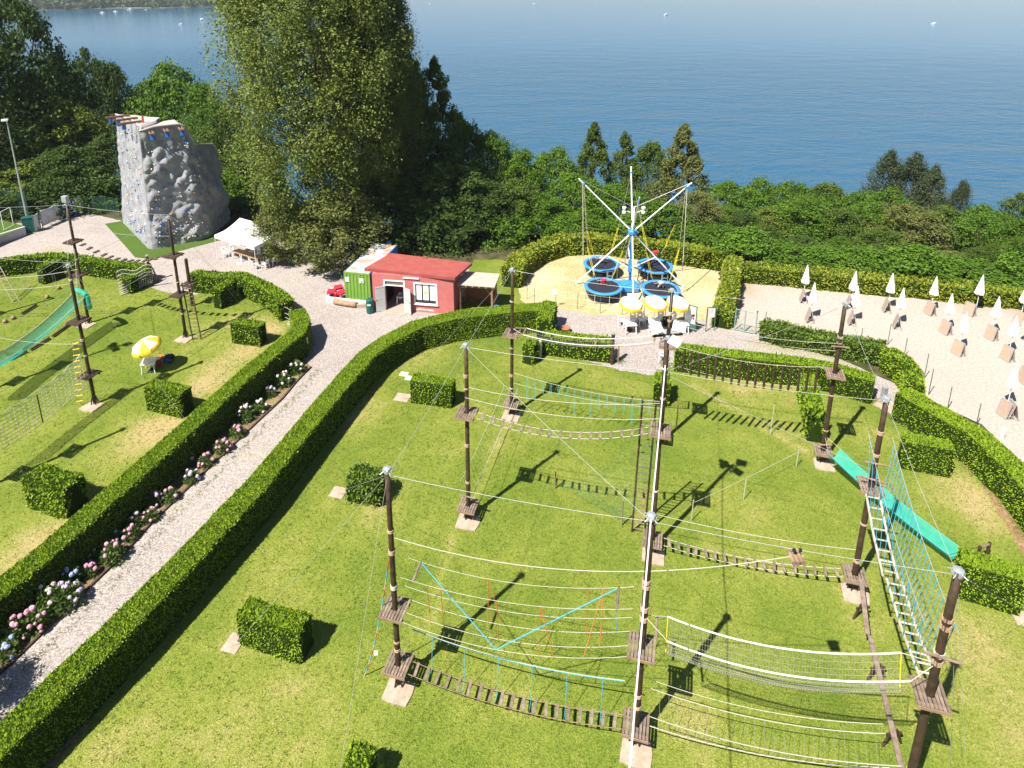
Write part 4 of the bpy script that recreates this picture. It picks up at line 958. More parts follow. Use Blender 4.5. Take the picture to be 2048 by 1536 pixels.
def trough(a, b, lat, depth, sag, n, k, shape='u'):
    a = Vector(a); b = Vector(b); d = b - a; d.z = 0; d.normalize(); lt = Vector((-d.y, d.x, 0)); G_ = []
    for j in range(k + 1):
        v = -1 + 2 * j / k
        z = -depth * (1 - abs(v) ** 2.2)
        G_.append([p + lt * (lat * v * (1 - .25 * (1 - abs(v)))) + Vector((0, 0, z)) for p in sagline(a, b, sag, n)])
    return G_
M_NET = mat('pale_net', (0.24, 0.23, 0.19), 0.9)
M_BAND = mat('white_band', (0.72, 0.69, 0.58), 0.8)
t = thing('net_bridge', 'net walkway with two white bands leading to the bottom right pole', 'rope bridge', (8, 15.5, 0), group='net walkways')
g = trough(pt('P6', 5.15, 'P9', .75), pt('P9', 5.55, 'P6', .75), .42, .95, .55, 84, 16)
strand_net('net', t, g, M_NET, .0042)
for e in (g[0], g[-1]): MB().tube(e[::4], .026, 6).build('edge_band', M_BAND, t)
MB().tube([g[0][0], g[5][0], g[8][0], g[11][0], g[-1][0]], .012, 5).build('end_rope', M_YELLOW, t); MB().tube([g[0][-1], g[5][-1], g[8][-1], g[11][-1], g[-1][-1]], .012, 5).build('end_rope', M_YELLOW, t)
for e in (0, -1):
    MB().tube([pt('P6', 5.5), g[e][0]], .012, 5).build('stay_rope', M_ROPE, t); MB().tube([pt('P9', 5.9), g[e][-1]], .012, 5).build('stay_rope', M_ROPE, t)
MB().tube([g[0][0] - Vector((.35, 0, -.1)), g[-1][0] - Vector((.35, 0, .0))], .04, 7).build('spreader_log', M_PLANK, t)
t = thing('net_bridge', 'net walkway hung across the terrace entrance at the back', 'rope bridge', (4, 32.4, 0), group='net walkways')
g = trough(pt('P2', 5.5, 'P4', .75), pt('P4', 6.3, 'P2', .7), .36, .30, .42, 60, 8)
strand_net('net', t, g, M_NET, .005)
for e in (g[0], g[-1]): MB().tube(e[::4], .022, 5).build('edge_band', M_BAND, t)
for i in (0, 34, 60): MB().tube([g[0][i], g[-1][i]], .05, 7).build('spreader_log', M_JOIST, t)
for e in (0, -1):
    MB().tube([pt('P2', 5.6), g[e][0]], .012, 5).build('stay_rope', M_ROPE, t); MB().tube([pt('P4', 6.4), g[e][-1]], .012, 5).build('stay_rope', M_ROPE, t)
# low rope bridge with droppers towards the bottom right corner
t = thing('rope_bridge', 'low white rope bridge with many droppers along the bottom edge', 'rope bridge', (8, 15.2, 0), group='rope bridges')
end = Vector((P['P9'][0] - .3, P['P9'][1] + .5, 0))
hr = [sagline(pt('P6', 1.95, 'P9', .4, s), end + Vector((0, s, 1.7)), .42, 24) for s in (.45, -.45)]
fr = sagline(pt('P6', .9, 'P9', .45), end + Vector((0, 0, .9)), .40, 24)
for L in hr: MB().tube(L, .012, 5, cap=False).build('hand_rope', M_ROPE, t)
MB().tube([q + Vector((.05, .25, .05)) for q in hr[0]], .010, 5, cap=False).build('hand_rope', M_ROPE, t)
MB().tube(fr, .016, 5, cap=False).build('foot_rope', M_ROPE, t)
for i in range(1, 24):
    for L in hr: MB().tube([L[i], fr[i]], .005, 4).build('dropper_rope', M_NET, t)
# turquoise loops
t = thing('loop_bridge', 'bridge of hanging turquoise rope loops at the back of the lawn', 'rope bridge', (4, 32.3, 0), group='rope bridges')
hc = sagline(pt('P2', 2.75, 'P4', .1), pt('P4', 2.6, 'P2', .1), .28, 16); fc = sagline(pt('P2', 2.1), pt('P4', 2.2), .25, 16)
MB().tube(hc, .012, 5, cap=False).build('hand_rope', M_ROPE, t); MB().tube(fc, .010, 5, cap=False).build('hand_rope', M_ROPE, t)
for i in range(16):
    u = (i + 1.8) / 18.2; p = hc[0].lerp(hc[-1], u) - Vector((0, 0, 4 * .28 * u * (1 - u))); L = random.choice((.75, .95, 1.25, 1.5))
    MB().tube([p + Vector((-.03, 0, 0)), p + Vector((-.02, 0, -L)), p + Vector((.05, 0, -L - .06)), p + Vector((.03, 0, 0))], .012, 5).build('loop_rope', M_TURQ, t)
# hanging logs
t = thing('log_bridge', 'row of dark logs hanging upright from cables at the back right', 'rope bridge', (12, 30.5, 0), group='rope bridges')
a, b = pt('P4', 6.05, 'P8', .55), pt('P8', 5.65, 'P4', .55)
lm = MB().tube([(0, 0, -.72), (0, 0, .70)], .062, 9).mesh('hanging_log', M_POLE, False)
cm = MB().lathe((0, 0, .70), [(.056, 0), (.056, .008), (0, .009)], 9).mesh('log_end', M_JOIST)
sg = .32
for i in range(17):
    u = (i + .7) / 17.4; p = a.lerp(b, u) - Vector((0, 0, 4 * sg * u * (1 - u) + .75))
    o = put('hanging_log', lm, t, p, (random.uniform(-.05, .05), random.uniform(-.05, .05), 0)); e = put('log_end', cm, o); e.location = (0, 0, 0)
for dz, r in ((-.05, .012), (-1.2, .010)):
    MB().tube([q + Vector((0, 0, dz)) for q in sagline(a, b, sg, 16)], r, 5, cap=False).build('log_cable', M_ROPE, t)
MB().tube(sagline(pt('P4', 7.6), pt('P8', 7.0), .3), .011, 5, cap=False).build('hand_rope', M_ROPE, t)
MB().tube(sagline(pt('P4', 7.2, 'P8', 0, .3), pt('P8', 6.4, 'P4', 0, -.3), .3), .011, 5, cap=False).build('hand_rope', M_ROPE, t)
# green slide
M_GNET = mat('green_netting', (0.045, 0.42, 0.30), 0.7, (0.06, 0.50, 0.36), 3, trans=0.35, alpha=0.86, bump=.3, bscale=60)
def cloth(name, g, m, t):
    n, k = len(g), len(g[0]); V = [p for r_ in g for p in r_]; F_ = []
    for i in range(n - 1):
        for j in range(k - 1): F_.append((i * k + j, i * k + j + 1, (i + 1) * k + j + 1, (i + 1) * k + j))
    mb = MB(); mb.add(V, F_); return mb.build(name, m, t, True)
t = thing('net_slide', 'turquoise green netting slide descending from the back right pole', 'slide', (18, 25, 0))
sa = Vector((*(16.47, 29.04), 1.25)); sb = Vector((*(19.17, 23.39), .75))
g = trough(sa, sb, .42, .42, .18, 30, 10)
cloth('netting', g, M_GNET, t)
for e in (g[0], g[5], g[-1]): MB().tube(e, .012 if e is not g[5] else .008, 5).build('edge_cord', M_BLACK if e is g[5] else M_TURQ, t)
an = [(20.36, 23.56), (20.92, 23.77)]
for i, e in enumerate((g[0], g[-1])):
    q = an[1 - i]
    MB().tube([e[-1], (q[0], q[1], .75)], .010, 4).build('anchor_cord', M_BLACK, t)
    MB().tube([e[0], pt('P8', 1.6)], .010, 4).build('anchor_cord', M_ROPE, t)
pf = thing('anchor_frame', 'dark wooden anchor frame at the lower end of the green slide', 'anchor', (*an[0], 0))
for q in an: MB().tube([(q[0], q[1], 0), (q[0], q[1], .85)], .07, 8).build('post', M_POLE, pf)
MB().tube([(*an[0], .75), (*an[1], .78)], .06, 8).build('rail', M_PLANK, pf)
# ladder bridge with blue ropes
def ladder_bridge():
    t = thing('ladder_bridge', 'wooden ladder bridge with blue hanging ropes on the right', 'rope bridge', (13, 18.5, 0), group='rope bridges')
    a, b = pt('P7', 5.15, 'P9', .35), pt('P9', 4.75, 'P7', .45); d = (b - a); d.z = 0; d.normalize(); lt = Vector((-d.y, d.x, 0)); sg = .55
    def q(u, lat, dz=0): return a.lerp(b, u) - Vector((0, 0, 4 * sg * u * (1 - u))) + lt * lat + Vector((0, 0, dz))
    for (u0, u1, sh) in ((0.0, .46, 0), (.47, 1.0, .10)):
        for s in (-.24, .24): MB().tube([q(u0, s + sh), q((u0 + u1) / 2, s + sh), q(u1, s + sh)], .045, 7).build('ladder_rail', M_LAD, t)
        k = int((u1 - u0) * 19)
        for i in range(k):
            u = u0 + (u1 - u0) * (i + .5) / k
            MB().tube([q(u, -.27 + sh, .03), q(u, .27 + sh, .03)], .032, 6).build('rung', M_LAD, t)
    for s in (-.42, .42):
        H = [pt('P7', 7.6, 'P9', .1, s).lerp(pt('P9', 7.0, 'P7', .1, -s), i / 24) - Vector((0, 0, 4 * .35 * (i / 24) * (1 - i / 24))) for i in range(25)]
        MB().tube(H, .010, 5, cap=False).build('hand_cable', M_CABLE, t)
        for i in range(1, 24, 2 if s < 0 else 1):
            e = q(i / 24, s * .6 + (.05 if i > 11 else 0), .03)
            MB().tube([H[i], H[i].lerp(e, .12)], .022, 5).build('knot', M_BLUE, t)
            MB().tube([H[i], e], .011, 5).build('hanger_rope', M_BLUE, t)
M_LAD = mat('pale_round_timber', (0.36, 0.31, 0.25), 0.85, (0.46, 0.41, 0.35), 4, 0.3, 40)
ladder_bridge()
# balance beam on trestles
t = thing('balance_beam', 'narrow wooden balance beam on trestles beside the ladder bridge', 'balance beam', (*(13.4, 19.01), 0))
bp = [(14.39, 21.94, 0.82), (13.47, 19.58, 0.8), (13.56, 19.55, 0.74), (12.86, 16.91, 0.74), (12.33, 15.18, 0.74)]
MB().beam(bp[0], bp[1], .17, .06).build('plank', M_PLANK, t); MB().beam(bp[2], bp[4], .17, .06).build('plank', M_PLANK, t)
for g_ in [(14.0, 20.9), (13.35, 18.5), (12.75, 16.32)]:
    x, y = g_
    for s in (-1, 1): MB().beam((x + .34 * s, y + .05 * s, 0), (x + .08 * s, y, .70), .07, .07).build('trestle_leg', M_POLE, t)
    MB().beam((x - .28, y - .03, .52), (x + .28, y + .03, .52), .05, .09).build('trestle_bar', M_POLE, t)
# tall ladder at the floodlight pole
def ladder(label, base, topp, w, n, m, group='ladders', rr=.045):
    base = Vector(base); topp = Vector(topp); t = thing('ladder', label, 'ladder', base, group=group)
    d = topp - base; lt = Vector((w[0], w[1], 0))
    for s in (-.5, .5): MB().tube([base + lt * s, topp + lt * s], rr, 7).build('rail', m, t)
    for i in range(n):
        p = base + d * ((i + .7) / (n + .2)); MB().tube([p - lt * .5, p + lt * .5], .022, 6).build('rung', M_TAN if m is not M_POLE else M_PLANK, t)
    return t
p5 = Vector((*P['P5'], 0))
ladder('dark wooden ladder standing behind the floodlight pole', p5 + Vector((-.42, .95, 0)), p5 + Vector((-.42, .55, 7.3)), (.55, -.14), 20, M_POLE)
ladder('brown wooden ladder leaning on the platform of a left lawn pole', (*(-21.76, 41.52), 0), (*(-22.35, 42.26), 4.0), (.55, .05), 14, M_DPLANK)
# netting slide hung from the floodlight pole to two stakes
M_FNET = mat('fine_green_net', (0.05, 0.20, 0.10), 0.8, alpha=0.9)
t = thing('safety_net', 'thin green safety net slanting from the floodlight pole to the grass', 'net', (2, 26, 0))
c0, c1 = pt('P5', 7.4, 'P4', .3), pt('P5', 5.9); s0, s1 = Vector((*(2.19, 27.7), .5)), Vector((*(5.14, 25.47), .4))
g = [[(c0.lerp(c1, i / 26)).lerp(s0.lerp(s1, i / 26), j / 60) - Vector((0, 0, 1.1 * 4 * (j / 60) * (1 - j / 60))) for j in range(61)] for i in range(27)]
strand_net('net', t, g, M_FNET, .0032, 2, 2)
for k_, (g_, hh) in enumerate(zip([(2.19, 27.76), (5.14, 25.47), (9.22, 32.15)], (1.0, 1.45, 1.7))):
    o = MB().tube([(*g_, 0), (g_[0] + .01, g_[1], hh)], .035, 7).build('wooden_stake', M_JOIST)
    tag(o, ['thin wooden stake on the lawn left of the dotted plank shadows', 'thin wooden stake on the lawn just left of the ladder foot', 'thin wooden stake right of the floodlight pole'][k_], 'stake', 'wooden stakes')
for k_, (g_, hh) in enumerate(zip([(14.37, 31.84), (14.79, 29.32), (11.33, 27.09), (8.44, 25.75)], (1.9, 1.1, 1.2, 1.2))):
    o = MB().tube([(*g_, 0), (g_[0] + .03, g_[1] + .02, hh)], .022, 6).build('white_post', M_ROPE)
    tag(o, ['tall white rope post beneath the hanging logs', 'short white post left of the slide pole foot', 'short white post above the shadow of floodlights', 'short white post nearest the floodlight pole'][k_], 'post', 'thin white posts')
cable(Vector((*(14.79, 29.32), .95)), Vector((*(8.44, 25.75), 1.05)), 'low white cord along the three short white posts', .05, .009, M_ROPE, 'low_cord', 'hand ropes')
# zig-zag ropes left of the track
t = thing('rope_bridge', 'low zigzag of thin white ropes between the two poles left of centre', 'rope bridge', (-1, 29.5, 0), group='rope bridges')
f_ = sagline(pt('P1', .75), pt('P2', .74), .15, 22); h_ = [sagline(pt('P1', 1.9, 'P2', .1, s), pt('P2', 1.9, 'P1', .1, -s), .2, 22) for s in (.4, -.4)]
MB().tube(f_, .012, 5).build('foot_rope', M_ROPE, t)
for L in h_:
    MB().tube(L, .009, 5).build('hand_rope', M_ROPE, t)
    for i in range(1, 22): MB().tube([L[i], f_[i]], .006, 4).build('dropper_rope', M_NET, t)
# trolley and haul rope
tp = top('P6').lerp(top('P9'), .5) - Vector((0, 0, .1))
t = thing('zip_trolley', 'small wooden zip line trolley hanging above the lawn', 'trolley', tuple(tp - Vector((0, 0, .3))))
for s in (-.12, 0, .12): MB().tube([tp + Vector((s - .0, -.2, -.28)), tp + Vector((s, .2, -.28))], .075, 8).build('block', M_JOIST, t)
for s in (-.08, .1): MB().lathe(tp + Vector((s, 0, -.05)), [(.05, 0), (.06, .03), (.05, .06)], 8).build('pulley', M_BLACK, t)
MB().tube([tp + Vector((-.2, 0, -.2)), tp + Vector((-.1, -.1, -.5)), tp + Vector((.1, -.1, -.45)), tp + Vector((.2, 0, -.2))], .012, 5).build('loop_rope', M_ROPE, t)
cable(pt('P3', 6.6), tp + Vector((-.2, 0, -.25)), 'long white haul rope sagging from the front left pole to the trolley', .95, .013, M_ROPE, 'haul_rope', 'hand ropes', 20)
# red and blue climbing rope left of the front left pole
t = thing('climbing_rope', 'red and blue rope slung from the front left pole to the grass', 'rope', (*P['P3'], 0))
ra, rb = pt('P3', 5.6) + Vector((-.12, -.05, 0)), Vector((*(-5.33, 18.54), .03))
seg = sagline(ra, rb, .55, 18)
for i in range(18): MB().tube([seg[i], seg[i + 1]], .02, 5).build('rope_length', (M_RED, M_BLUE, M_ROPE)[i % 3], t)
MB().box(seg[12] + Vector((.1, 0, -.15)), (.14, .02, .2)).build('paper_tag', M_WHITE, t)
# short rail logs fixed to poles
for k_, z, s in (('P2', 1.45, .75), ('P7', 6.35, .8), ('P8', 6.9, .8), ('P8', 1.15, .7), ('P7', 5.6, .8), ('P9', 6.3, .85), ('P1', 1.35, .7)):
    c = Vector((*P[k_], z)); a = rotz((-s / 2, -.15, 0), YAW + random.uniform(-.3, .3))
    o = MB().tube([c + a, c - a + Vector((0, -.3, 0))], .04, 7).build('rail_log', M_JOIST if random.random() < .5 else M_PLANK)
    tag(o, 'short round log lashed across %s at %s height' % (PN[k_].replace('the ', ''), {1.45: 'knee', 6.35: 'upper', 6.9: 'upper', 1.15: 'knee', 5.6: 'platform', 6.3: 'upper', 1.35: 'knee'}[z]), 'log', 'lashed cross logs')

# ================================================================ LEFT LAWN ELEMENTS
t = thing('net_slide', 'long turquoise hammock net slung across the left lawn', 'net', (-28, 38, 0))
a, b = Vector((*(-30.01, 42.6), 3.0)), Vector((*(-30.84, 33.65), 2.6))
g = trough(a, b, .52, .55, .55, 30, 10)
M_GN2 = mat('turquoise_netting', (0.03, 0.40, 0.31), 0.7, (0.05, 0.46, 0.36), 3, trans=0.4, alpha=0.62, bump=.3, bscale=60)
cloth('netting', g, M_GN2, t)
for e in (g[0], g[-1]): MB().tube(e, .022, 6).build('edge_rope', M_ROPE, t)
MB().tube([a + Vector((-.6, .4, .05)), a + Vector((.1, 0, .12)), a + Vector((.7, -.4, .0))], .17, 8, cap=True).build('roll', M_GNET, t)
MB().tube([a + Vector((.75, -.4, 0)), a + Vector((.72, -.35, -1.0))], .12, 8, .17).build('hanging_end', M_GNET, t)
t = thing('rope_net', 'tall white rope net strung left of the yellow rope ladder pole', 'net', (-26, 32, 0), group='rope nets')
A, B = Vector((*P['L3'], 0)), Vector((*P['L7'], 0)); g = []
for j in range(10):
    v = j / 9; line = []
    for i in range(46):
        u = i / 45; p = A.lerp(B, .05 + .9 * u); scal = .16 * abs(math.sin(u * math.pi * 7)) if j == 9 else 0
        z = 1.55 + 1.9 * v - .35 * 4 * u * (1 - u) - scal * -1 * (-1) ; p.z = z; p += Vector((.0, 0, 0)); line.append(p)
    g.append(line)
strand_net('net', t, g, M_ROPE, .016, 1, 2)
MB().tube([q + Vector((0, 0, .12)) for q in g[-1][::3]], .016, 5).build('head_rope', M_CABLE, t)
MB().tube([g[j][22] for j in range(10)], .03, 6).build('spreader', M_BLACK, t)
t = thing('rope_net', 'white cargo net climbing over a hedge block at the path', 'net', (-30, 51, 0), group='rope nets')
tl, tr_, bl, br = [(-31.09, 48.58, 1.7), (-28.59, 49.25, 2.0), (-30.58, 47.81, 0.15), (-29.04, 49.7, 0.25)]
tl, tr_, bl, br = map(Vector, (tl, tr_, bl, br))
g = [[(tl.lerp(tr_, i / 15)).lerp(bl.lerp(br, i / 15), j / 8) - Vector((0, 0, .5 * (j / 8) * (1 - j / 8) * 2)) + Vector((0, 0, .25 * math.sin(i / 15 * 9.4) * (1 - j / 8) * .6)) for i in range(16)] for j in range(9)]
strand_net('net', t, g, M_ROPE, .02)
x, y = (-29.51, 50.47)
t = thing('net_post', 'short dark post holding the right end of the cargo net', 'post', (x, y, 0))
MB().tube([(x, y, 0), (x - .05, y, 2.3)], .10, 8).build('post', M_POLE, t); MB().tube([(x + .7, y - .2, 0), (x + .3, y - .1, 1.3)], .06, 7).build('brace', M_POLE, t)
MB().lathe((x - .05, y, 2.25), [(.12, 0), (.12, .1), (0, .12)], 8).build('pole_cap', M_STEEL, t)
x, y = (-24.28, 46.36)
t = thing('course_pole', 'shorter dark pole with one small platform at the curved hedge end', 'pole', (x, y, 0), group=LG)
MB().tube([(x, y, 0), (x, y, 3.9)], .12, 9).build('pole', M_POLE, t); platform(t, x, y, 1.9, dark=True)
t = thing('rope_ladder', 'yellow runged rope ladder hanging by a left lawn pole', 'ladder', (*(-25.81, 34.77), 0))
la, lb = Vector((*(-25.78, 34.77), .1)), Vector((*(-23.06, 32.17), 4.2))
la, lb = pt('L3', .15) + Vector((-.75, -.2, 0)), pt('L3', 4.3) + Vector((-.35, -.1, 0))
for s in (-.17, .17): MB().tube([la + Vector((s, 0, 0)), lb + Vector((s, 0, 0))], .010, 4).build('side_rope', M_ROPE, t)
for i in range(11):
    p = la.lerp(lb, (i + .5) / 11); MB().tube([p + Vector((-.2, 0, -.04)), p + Vector((.2, 0, .04))], .024, 6).build('rung', M_YELLOW, t)
for k_, (p0, p1) in enumerate([((-32.82, 38.86), (-32.36, 39.82)), ((-32.22, 40.0), (-31.93, 41.45)), ((-31.88, 41.71), (-31.74, 43.34)), ((-36.17, 44.83), (-36.04, 46.2))]):
    o = MB().tube([(*p0, .16), (*p1, .16)], .09, 8).build('balance_log', M_DPLANK)
    tag(o, ['dark balance log at the left edge of the left lawn', 'dark balance log in the middle of the three in line', 'dark balance log nearest the yellow rope ladder pole', 'short dark balance log above the turquoise hammock'][k_], 'log', 'balance logs on the left lawn')
for k_, p0 in enumerate([(-36.62, 43.73), (-36.4, 44.24), (-36.06, 47.48), (-36.14, 49.0)]):
    o = MB().blob((*p0, .15), .16, .1, n=8, m=6).build('wooden_ball', M_JOIST, None, True)
    tag(o, ['wooden ball on the grass nearest the left edge', 'second wooden ball from the left edge', 'third wooden ball, under the hammock roll', 'wooden ball nearest the lamp box pole'][k_], 'ball', 'wooden balls on the left lawn')
ladder('pale slatted ladder at the left edge of the left lawn', (*(-38.06, 46.9), 0), (*(-40.23, 48.04), 3.4), (.35, .2), 12, M_CONC, rr=.03)
for k_, (z, sg) in enumerate(((3.3, .35), (4.3, .45))):
    a, b = pt('L2', z), pt('L8', z - .2); cable(a, b, '%s white stirrup rope between the lamp box pole and left edge' % ('lower', 'upper')[k_], sg, .016, M_ROPE, 'stirrup_rope', 'hand ropes', 14)
t = thing('stirrups', 'hanging pairs of white stirrup ropes in front of the back hedge', 'rope', (-34, 44, 0))
a, b = pt('L2', 4.3), pt('L8', 4.1)
for i in range(9):
    u = (i + .8) / 9.4; p = a.lerp(b, u) - Vector((0, 0, 4 * .45 * u * (1 - u)))
    for s in (-.08, .08): MB().tube([p + Vector((s, 0, 0)), p + Vector((s * 1.3, 0, -1.25))], .011, 4).build('stirrup', M_ROPE, t)
for k_, (a_, b_, z_) in enumerate([('L2', 'L6', 5.8), ('L2', 'L3', 6.0), ('L3', 'L6', 4.0), ('L2', 'L6', 3.4), ('L1', 'L3', 6.2), ('L1', 'L2', 7.6)]):
    cable(pt(a_, z_), pt(b_, z_), 'thin cable at %s height between %s and %s' % ({5.8: 'upper', 6.0: 'upper', 4.0: 'middle', 3.4: 'lower', 6.2: 'platform', 7.6: 'top'}[z_], PN[a_].replace('the ', ''), PN[b_].replace('the ', '')), .25, .011, group='steel cables on the left lawn')

# ================================================================ CLIMBING WALL
from mathutils import noise as mnoise
M_ROCK = mat('shotcrete_rock', (0.235, 0.235, 0.25), 0.95, (0.31, 0.31, 0.32), 0.9, 0.6, 9)
M_SLAB = mat('pale_cap_concrete', (0.40, 0.375, 0.35), 0.95, (0.35, 0.33, 0.31), 1.0, 0.3, 12)
wx, wy = (-32.79, 56.6)
W_ = thing('climbing_wall', 'tall grey artificial rock climbing wall on green turf', 'climbing wall', (wx, wy, 0))
WP = [(-39.04, 63.47), (-32.79, 56.6), (-28.76, 59.55), (-28.54, 64.82)]
WP = [Vector((p[0], p[1], 0)) for p in WP]
WP.append(WP[3] + Vector((-3.2, 3.0, 0)))
cw = sum(WP, Vector()) / len(WP)
seg = [(WP[i + 1] - WP[i]).length for i in range(4)]; cum = [0] + list(np.cumsum(seg)); TOT = cum[-1]
HS = [(0, 11.2), (cum[1] - .4, 11.3), (cum[1] + .3, 11.0), (cum[1] + 1.6, 11.25), (cum[2] - .9, 11.2), (cum[2] - .1, 10.2), (cum[2] + .4, 9.1), (cum[2] + 1.6, 8.8), (cum[3] - 1.0, 8.2), (cum[3] - .2, 7.0), (TOT, 7.0)]
def wall_pt(s, v, disp=True):
    s = min(max(s, 0), TOT - 1e-4); i = max(k for k in range(4) if cum[k] <= s); f = (s - cum[i]) / seg[i]
    # rounded corner
    p = WP[i].lerp(WP[i + 1], f); d = (WP[i + 1] - WP[i]).normalized(); n = Vector((d.y, -d.x, 0))
    for j in (1, 2, 3):
        e = s - cum[j]
        if abs(e) < .7:
            d0 = (WP[j] - WP[j - 1]).normalized(); d1 = (WP[j + 1] - WP[j]).normalized(); w = .5 + .5 * e / .7
            dd = d0.lerp(d1, w); n = Vector((dd.y, -dd.x, 0)).normalized(); p = p - n * .28 * (1 - abs(e) / .7)
    h = float(np.interp(s, [q[0] for q in HS], [q[1] for q in HS])); z = h * v
    inward = (cw - p); inward.z = 0
    p = p + inward.normalized() * (1.15 if s < cum[1] else .55) * v * (1.0 if s < cum[1] else 1.0)
    if disp:
        q = Vector((p.x, p.y, z)); left = 1.0 if s > cum[1] + .3 else .28
        a = mnoise.noise(q * .55 + Vector((3.1, 1.7, 9.2))); b = mnoise.noise(q * 1.05 + Vector((7.7, 2.2, 4.1))); c_ = mnoise.noise(q * 2.1)
        e5 = mnoise.noise(q * 4.6 + Vector((1.3, 8.8, 2.9)))
        k = left * (.42 * a + .24 * (abs(b) * 2 - .5) + .12 * c_ + .06 * e5) + .03 * mnoise.noise(q * 8)
        edge = min(1.0, (1 - v) * 6) * min(1.0, v * 8 + .3)
        p = p + n * k * edge
    return Vector((p.x, p.y, z)), n
nu, nv = 190, 96
V = np.array([wall_pt(TOT * i / nu, j / nv)[0] for j in range(nv + 1) for i in range(nu + 1)])
ii = np.arange((nu + 1) * (nv + 1)).reshape(nv + 1, nu + 1)
F = np.stack([ii[:-1, :-1], ii[:-1, 1:], ii[1:, 1:], ii[1:, :-1]], -1).reshape(-1, 4)
put('rock_face', new_mesh('rock_face', V - np.array([wx, wy, 0]), F, [M_ROCK], True), W_, (wx, wy, 0))
# cap: flat slab on the left limb, parapet on the right
mb = MB(); ring = [wall_pt(TOT * i / 60, 1.0, False)[0] for i in range(61)]
inner = []
for q in ring:
    e = (cw - q); e.z = 0; inner.append(q + e.normalized() * min(2.2, e.length * .75) + Vector((0, 0, -.03)))
mb.add(ring + inner, [(i, i + 1, 62 + i, 61 + i) for i in range(60)])
cap = mb.build('cap', M_SLAB, W_)
mb = MB(); mb.tube([q + Vector((0, 0, -.02)) for q in ring], .10, 6); mb.build('parapet', M_SLAB, W_, True)
mb = MB(); mb.add([q for q in inner] + [Vector((q.x, q.y, 0)) for q in inner], [(i + 1, i, 61 + i, 62 + i) for i in range(60)]); mb.build('back_wall', M_ROCK, W_)
HOLDM = [mat('hold_blue', (0.02, 0.13, 0.45), .5), mat('hold_green', (0.03, 0.35, 0.06), .5), mat('hold_cream', (0.62, 0.55, 0.40), .6), mat('hold_orange', (0.55, 0.22, 0.05), .5), mat('hold_black', (0.02, 0.02, 0.025), .5), mat('hold_white', (0.7, 0.7, 0.68), .5)]
HM = [MB().blob((0, 0, 0), .10, .25, (1, .7, 1), 6, 4).mesh('hold', m) for m in HOLDM]
rr = random.Random(5); cols = [(cum[1] + 1.0 + 1.05 * k) for k in range(5)]; nh = 0
for k in range(285):
    if k < 95: s = rr.uniform(.8, cum[1] - .7); v = rr.uniform(.03, .92)
    elif k < 200: s = rr.choice(cols) + rr.gauss(0, .25); v = rr.uniform(.1, .9)
    else: s = cum[1] + rr.uniform(.5, 5.2); v = abs(rr.gauss(.04, .09)) + .03
    p, n = wall_pt(s, v)
    c_ = rr.choice((0, 0, 0, 1, 2, 2, 3, 5, 4)) if k < 200 else rr.choice((2, 2, 5, 5, 0, 4))
    z_ = rr.uniform(.5, .95)
    put('hold', HM[c_], W_, p + n * .05, (rr.uniform(0, 3), rr.uniform(0, 3), rr.uniform(0, 3)), (z_, z_, z_))
M_BEAM = mat('red_brown_beam', (0.20, 0.09, 0.05), 0.8, (0.28, 0.15, 0.09), 4)
for s, L in ((cum[1] * .25, 2.0), (cum[1] * .5, 2.0), (cum[1] * .78, 1.9), (cum[1] + 1.2, 1.5), (cum[1] + 2.5, 1.5), (cum[1] + 3.9, 1.5)):
    p, n = wall_pt(s, 1.0, False); d = Vector((-n.y, n.x, 0)); z = .12 if L > 1.6 else -.35
    for e in (-.13, .13):
        bm_ = MB().beam(p + d * e - n * .5 + Vector((0, 0, z)), p + d * e + n * L * .75 + Vector((0, 0, z)), .09, .16).build('beam', M_BEAM, W_)
    MB().box(p + n * L * .55 + Vector((0, 0, z - .30)), (.28, .22, .50)).build('auto_belay', mat('belay_blue', (0.02, 0.12, 0.42), .4), W_)
    MB().box(p + n * L * .55 + Vector((0, 0, z - .02)), (.12, .12, .12)).build('shackle', M_STEEL, W_)
    q = p + n * (L * .55) + Vector((0, 0, z - .5))
    MB().tube([q, q + n * .3 - Vector((0, 0, 9.5 if L > 1.6 else 8.5))], .008, 4).build('belay_strap', M_BLUE, W_)
p, n = wall_pt(cum[1] + 1.0, 1.0, False); MB().tube([p - n * 2.0, p - n * 2.0 + Vector((0, 0, .8))], .09, 8).build('vent_pipe', mat('vent_red', (.5, .08, .05), .6), W_)

# ================================================================ GAZEBO
M_CANVAS = mat('white_canvas', (0.80, 0.78, 0.75), 0.8, trans=0.12)
fl, fr, br = [Vector((*q, 0)) for q in [(-25.88, 54.74), (-21.49, 52.17), (-20.27, 55.01)]]
bl = fl + br - fr; ctr = (fl + br) / 2
gz = thing('gazebo', 'white canvas pop up gazebo over tables beside the climbing wall', 'gazebo', (ctr.x, ctr.y, 0))
du = (fr - fl).normalized(); pk = [ctr - du * .75 + Vector((0, 0, 3.75)), ctr + du * .75 + Vector((0, 0, 3.75))]
mb = MB(); ze = Vector((0, 0, 2.35)); zv = Vector((0, 0, 2.05))
def roof_side(a, b, ta, tb, n=8):
    vs = []
    for i in range(n + 1):
        t_ = i / n
        for j in range(n + 1):
            u = j / n; e = (a + ze).lerp(b + ze, u); q = ta.lerp(tb, u); p = e.lerp(q, t_)
            p.z = 2.35 + (3.75 - 2.35) * (t_ ** 1.45); vs.append(p)
    fs = [(i * (n + 1) + j, i * (n + 1) + j + 1, (i + 1) * (n + 1) + j + 1, (i + 1) * (n + 1) + j) for i in range(n) for j in range(n)]
    mb.add(vs, fs)
roof_side(fl, fr, pk[0], pk[1]); roof_side(fr, br, pk[1], pk[1]); roof_side(br, bl, pk[1], pk[0]); roof_side(bl, fl, pk[0], pk[0])
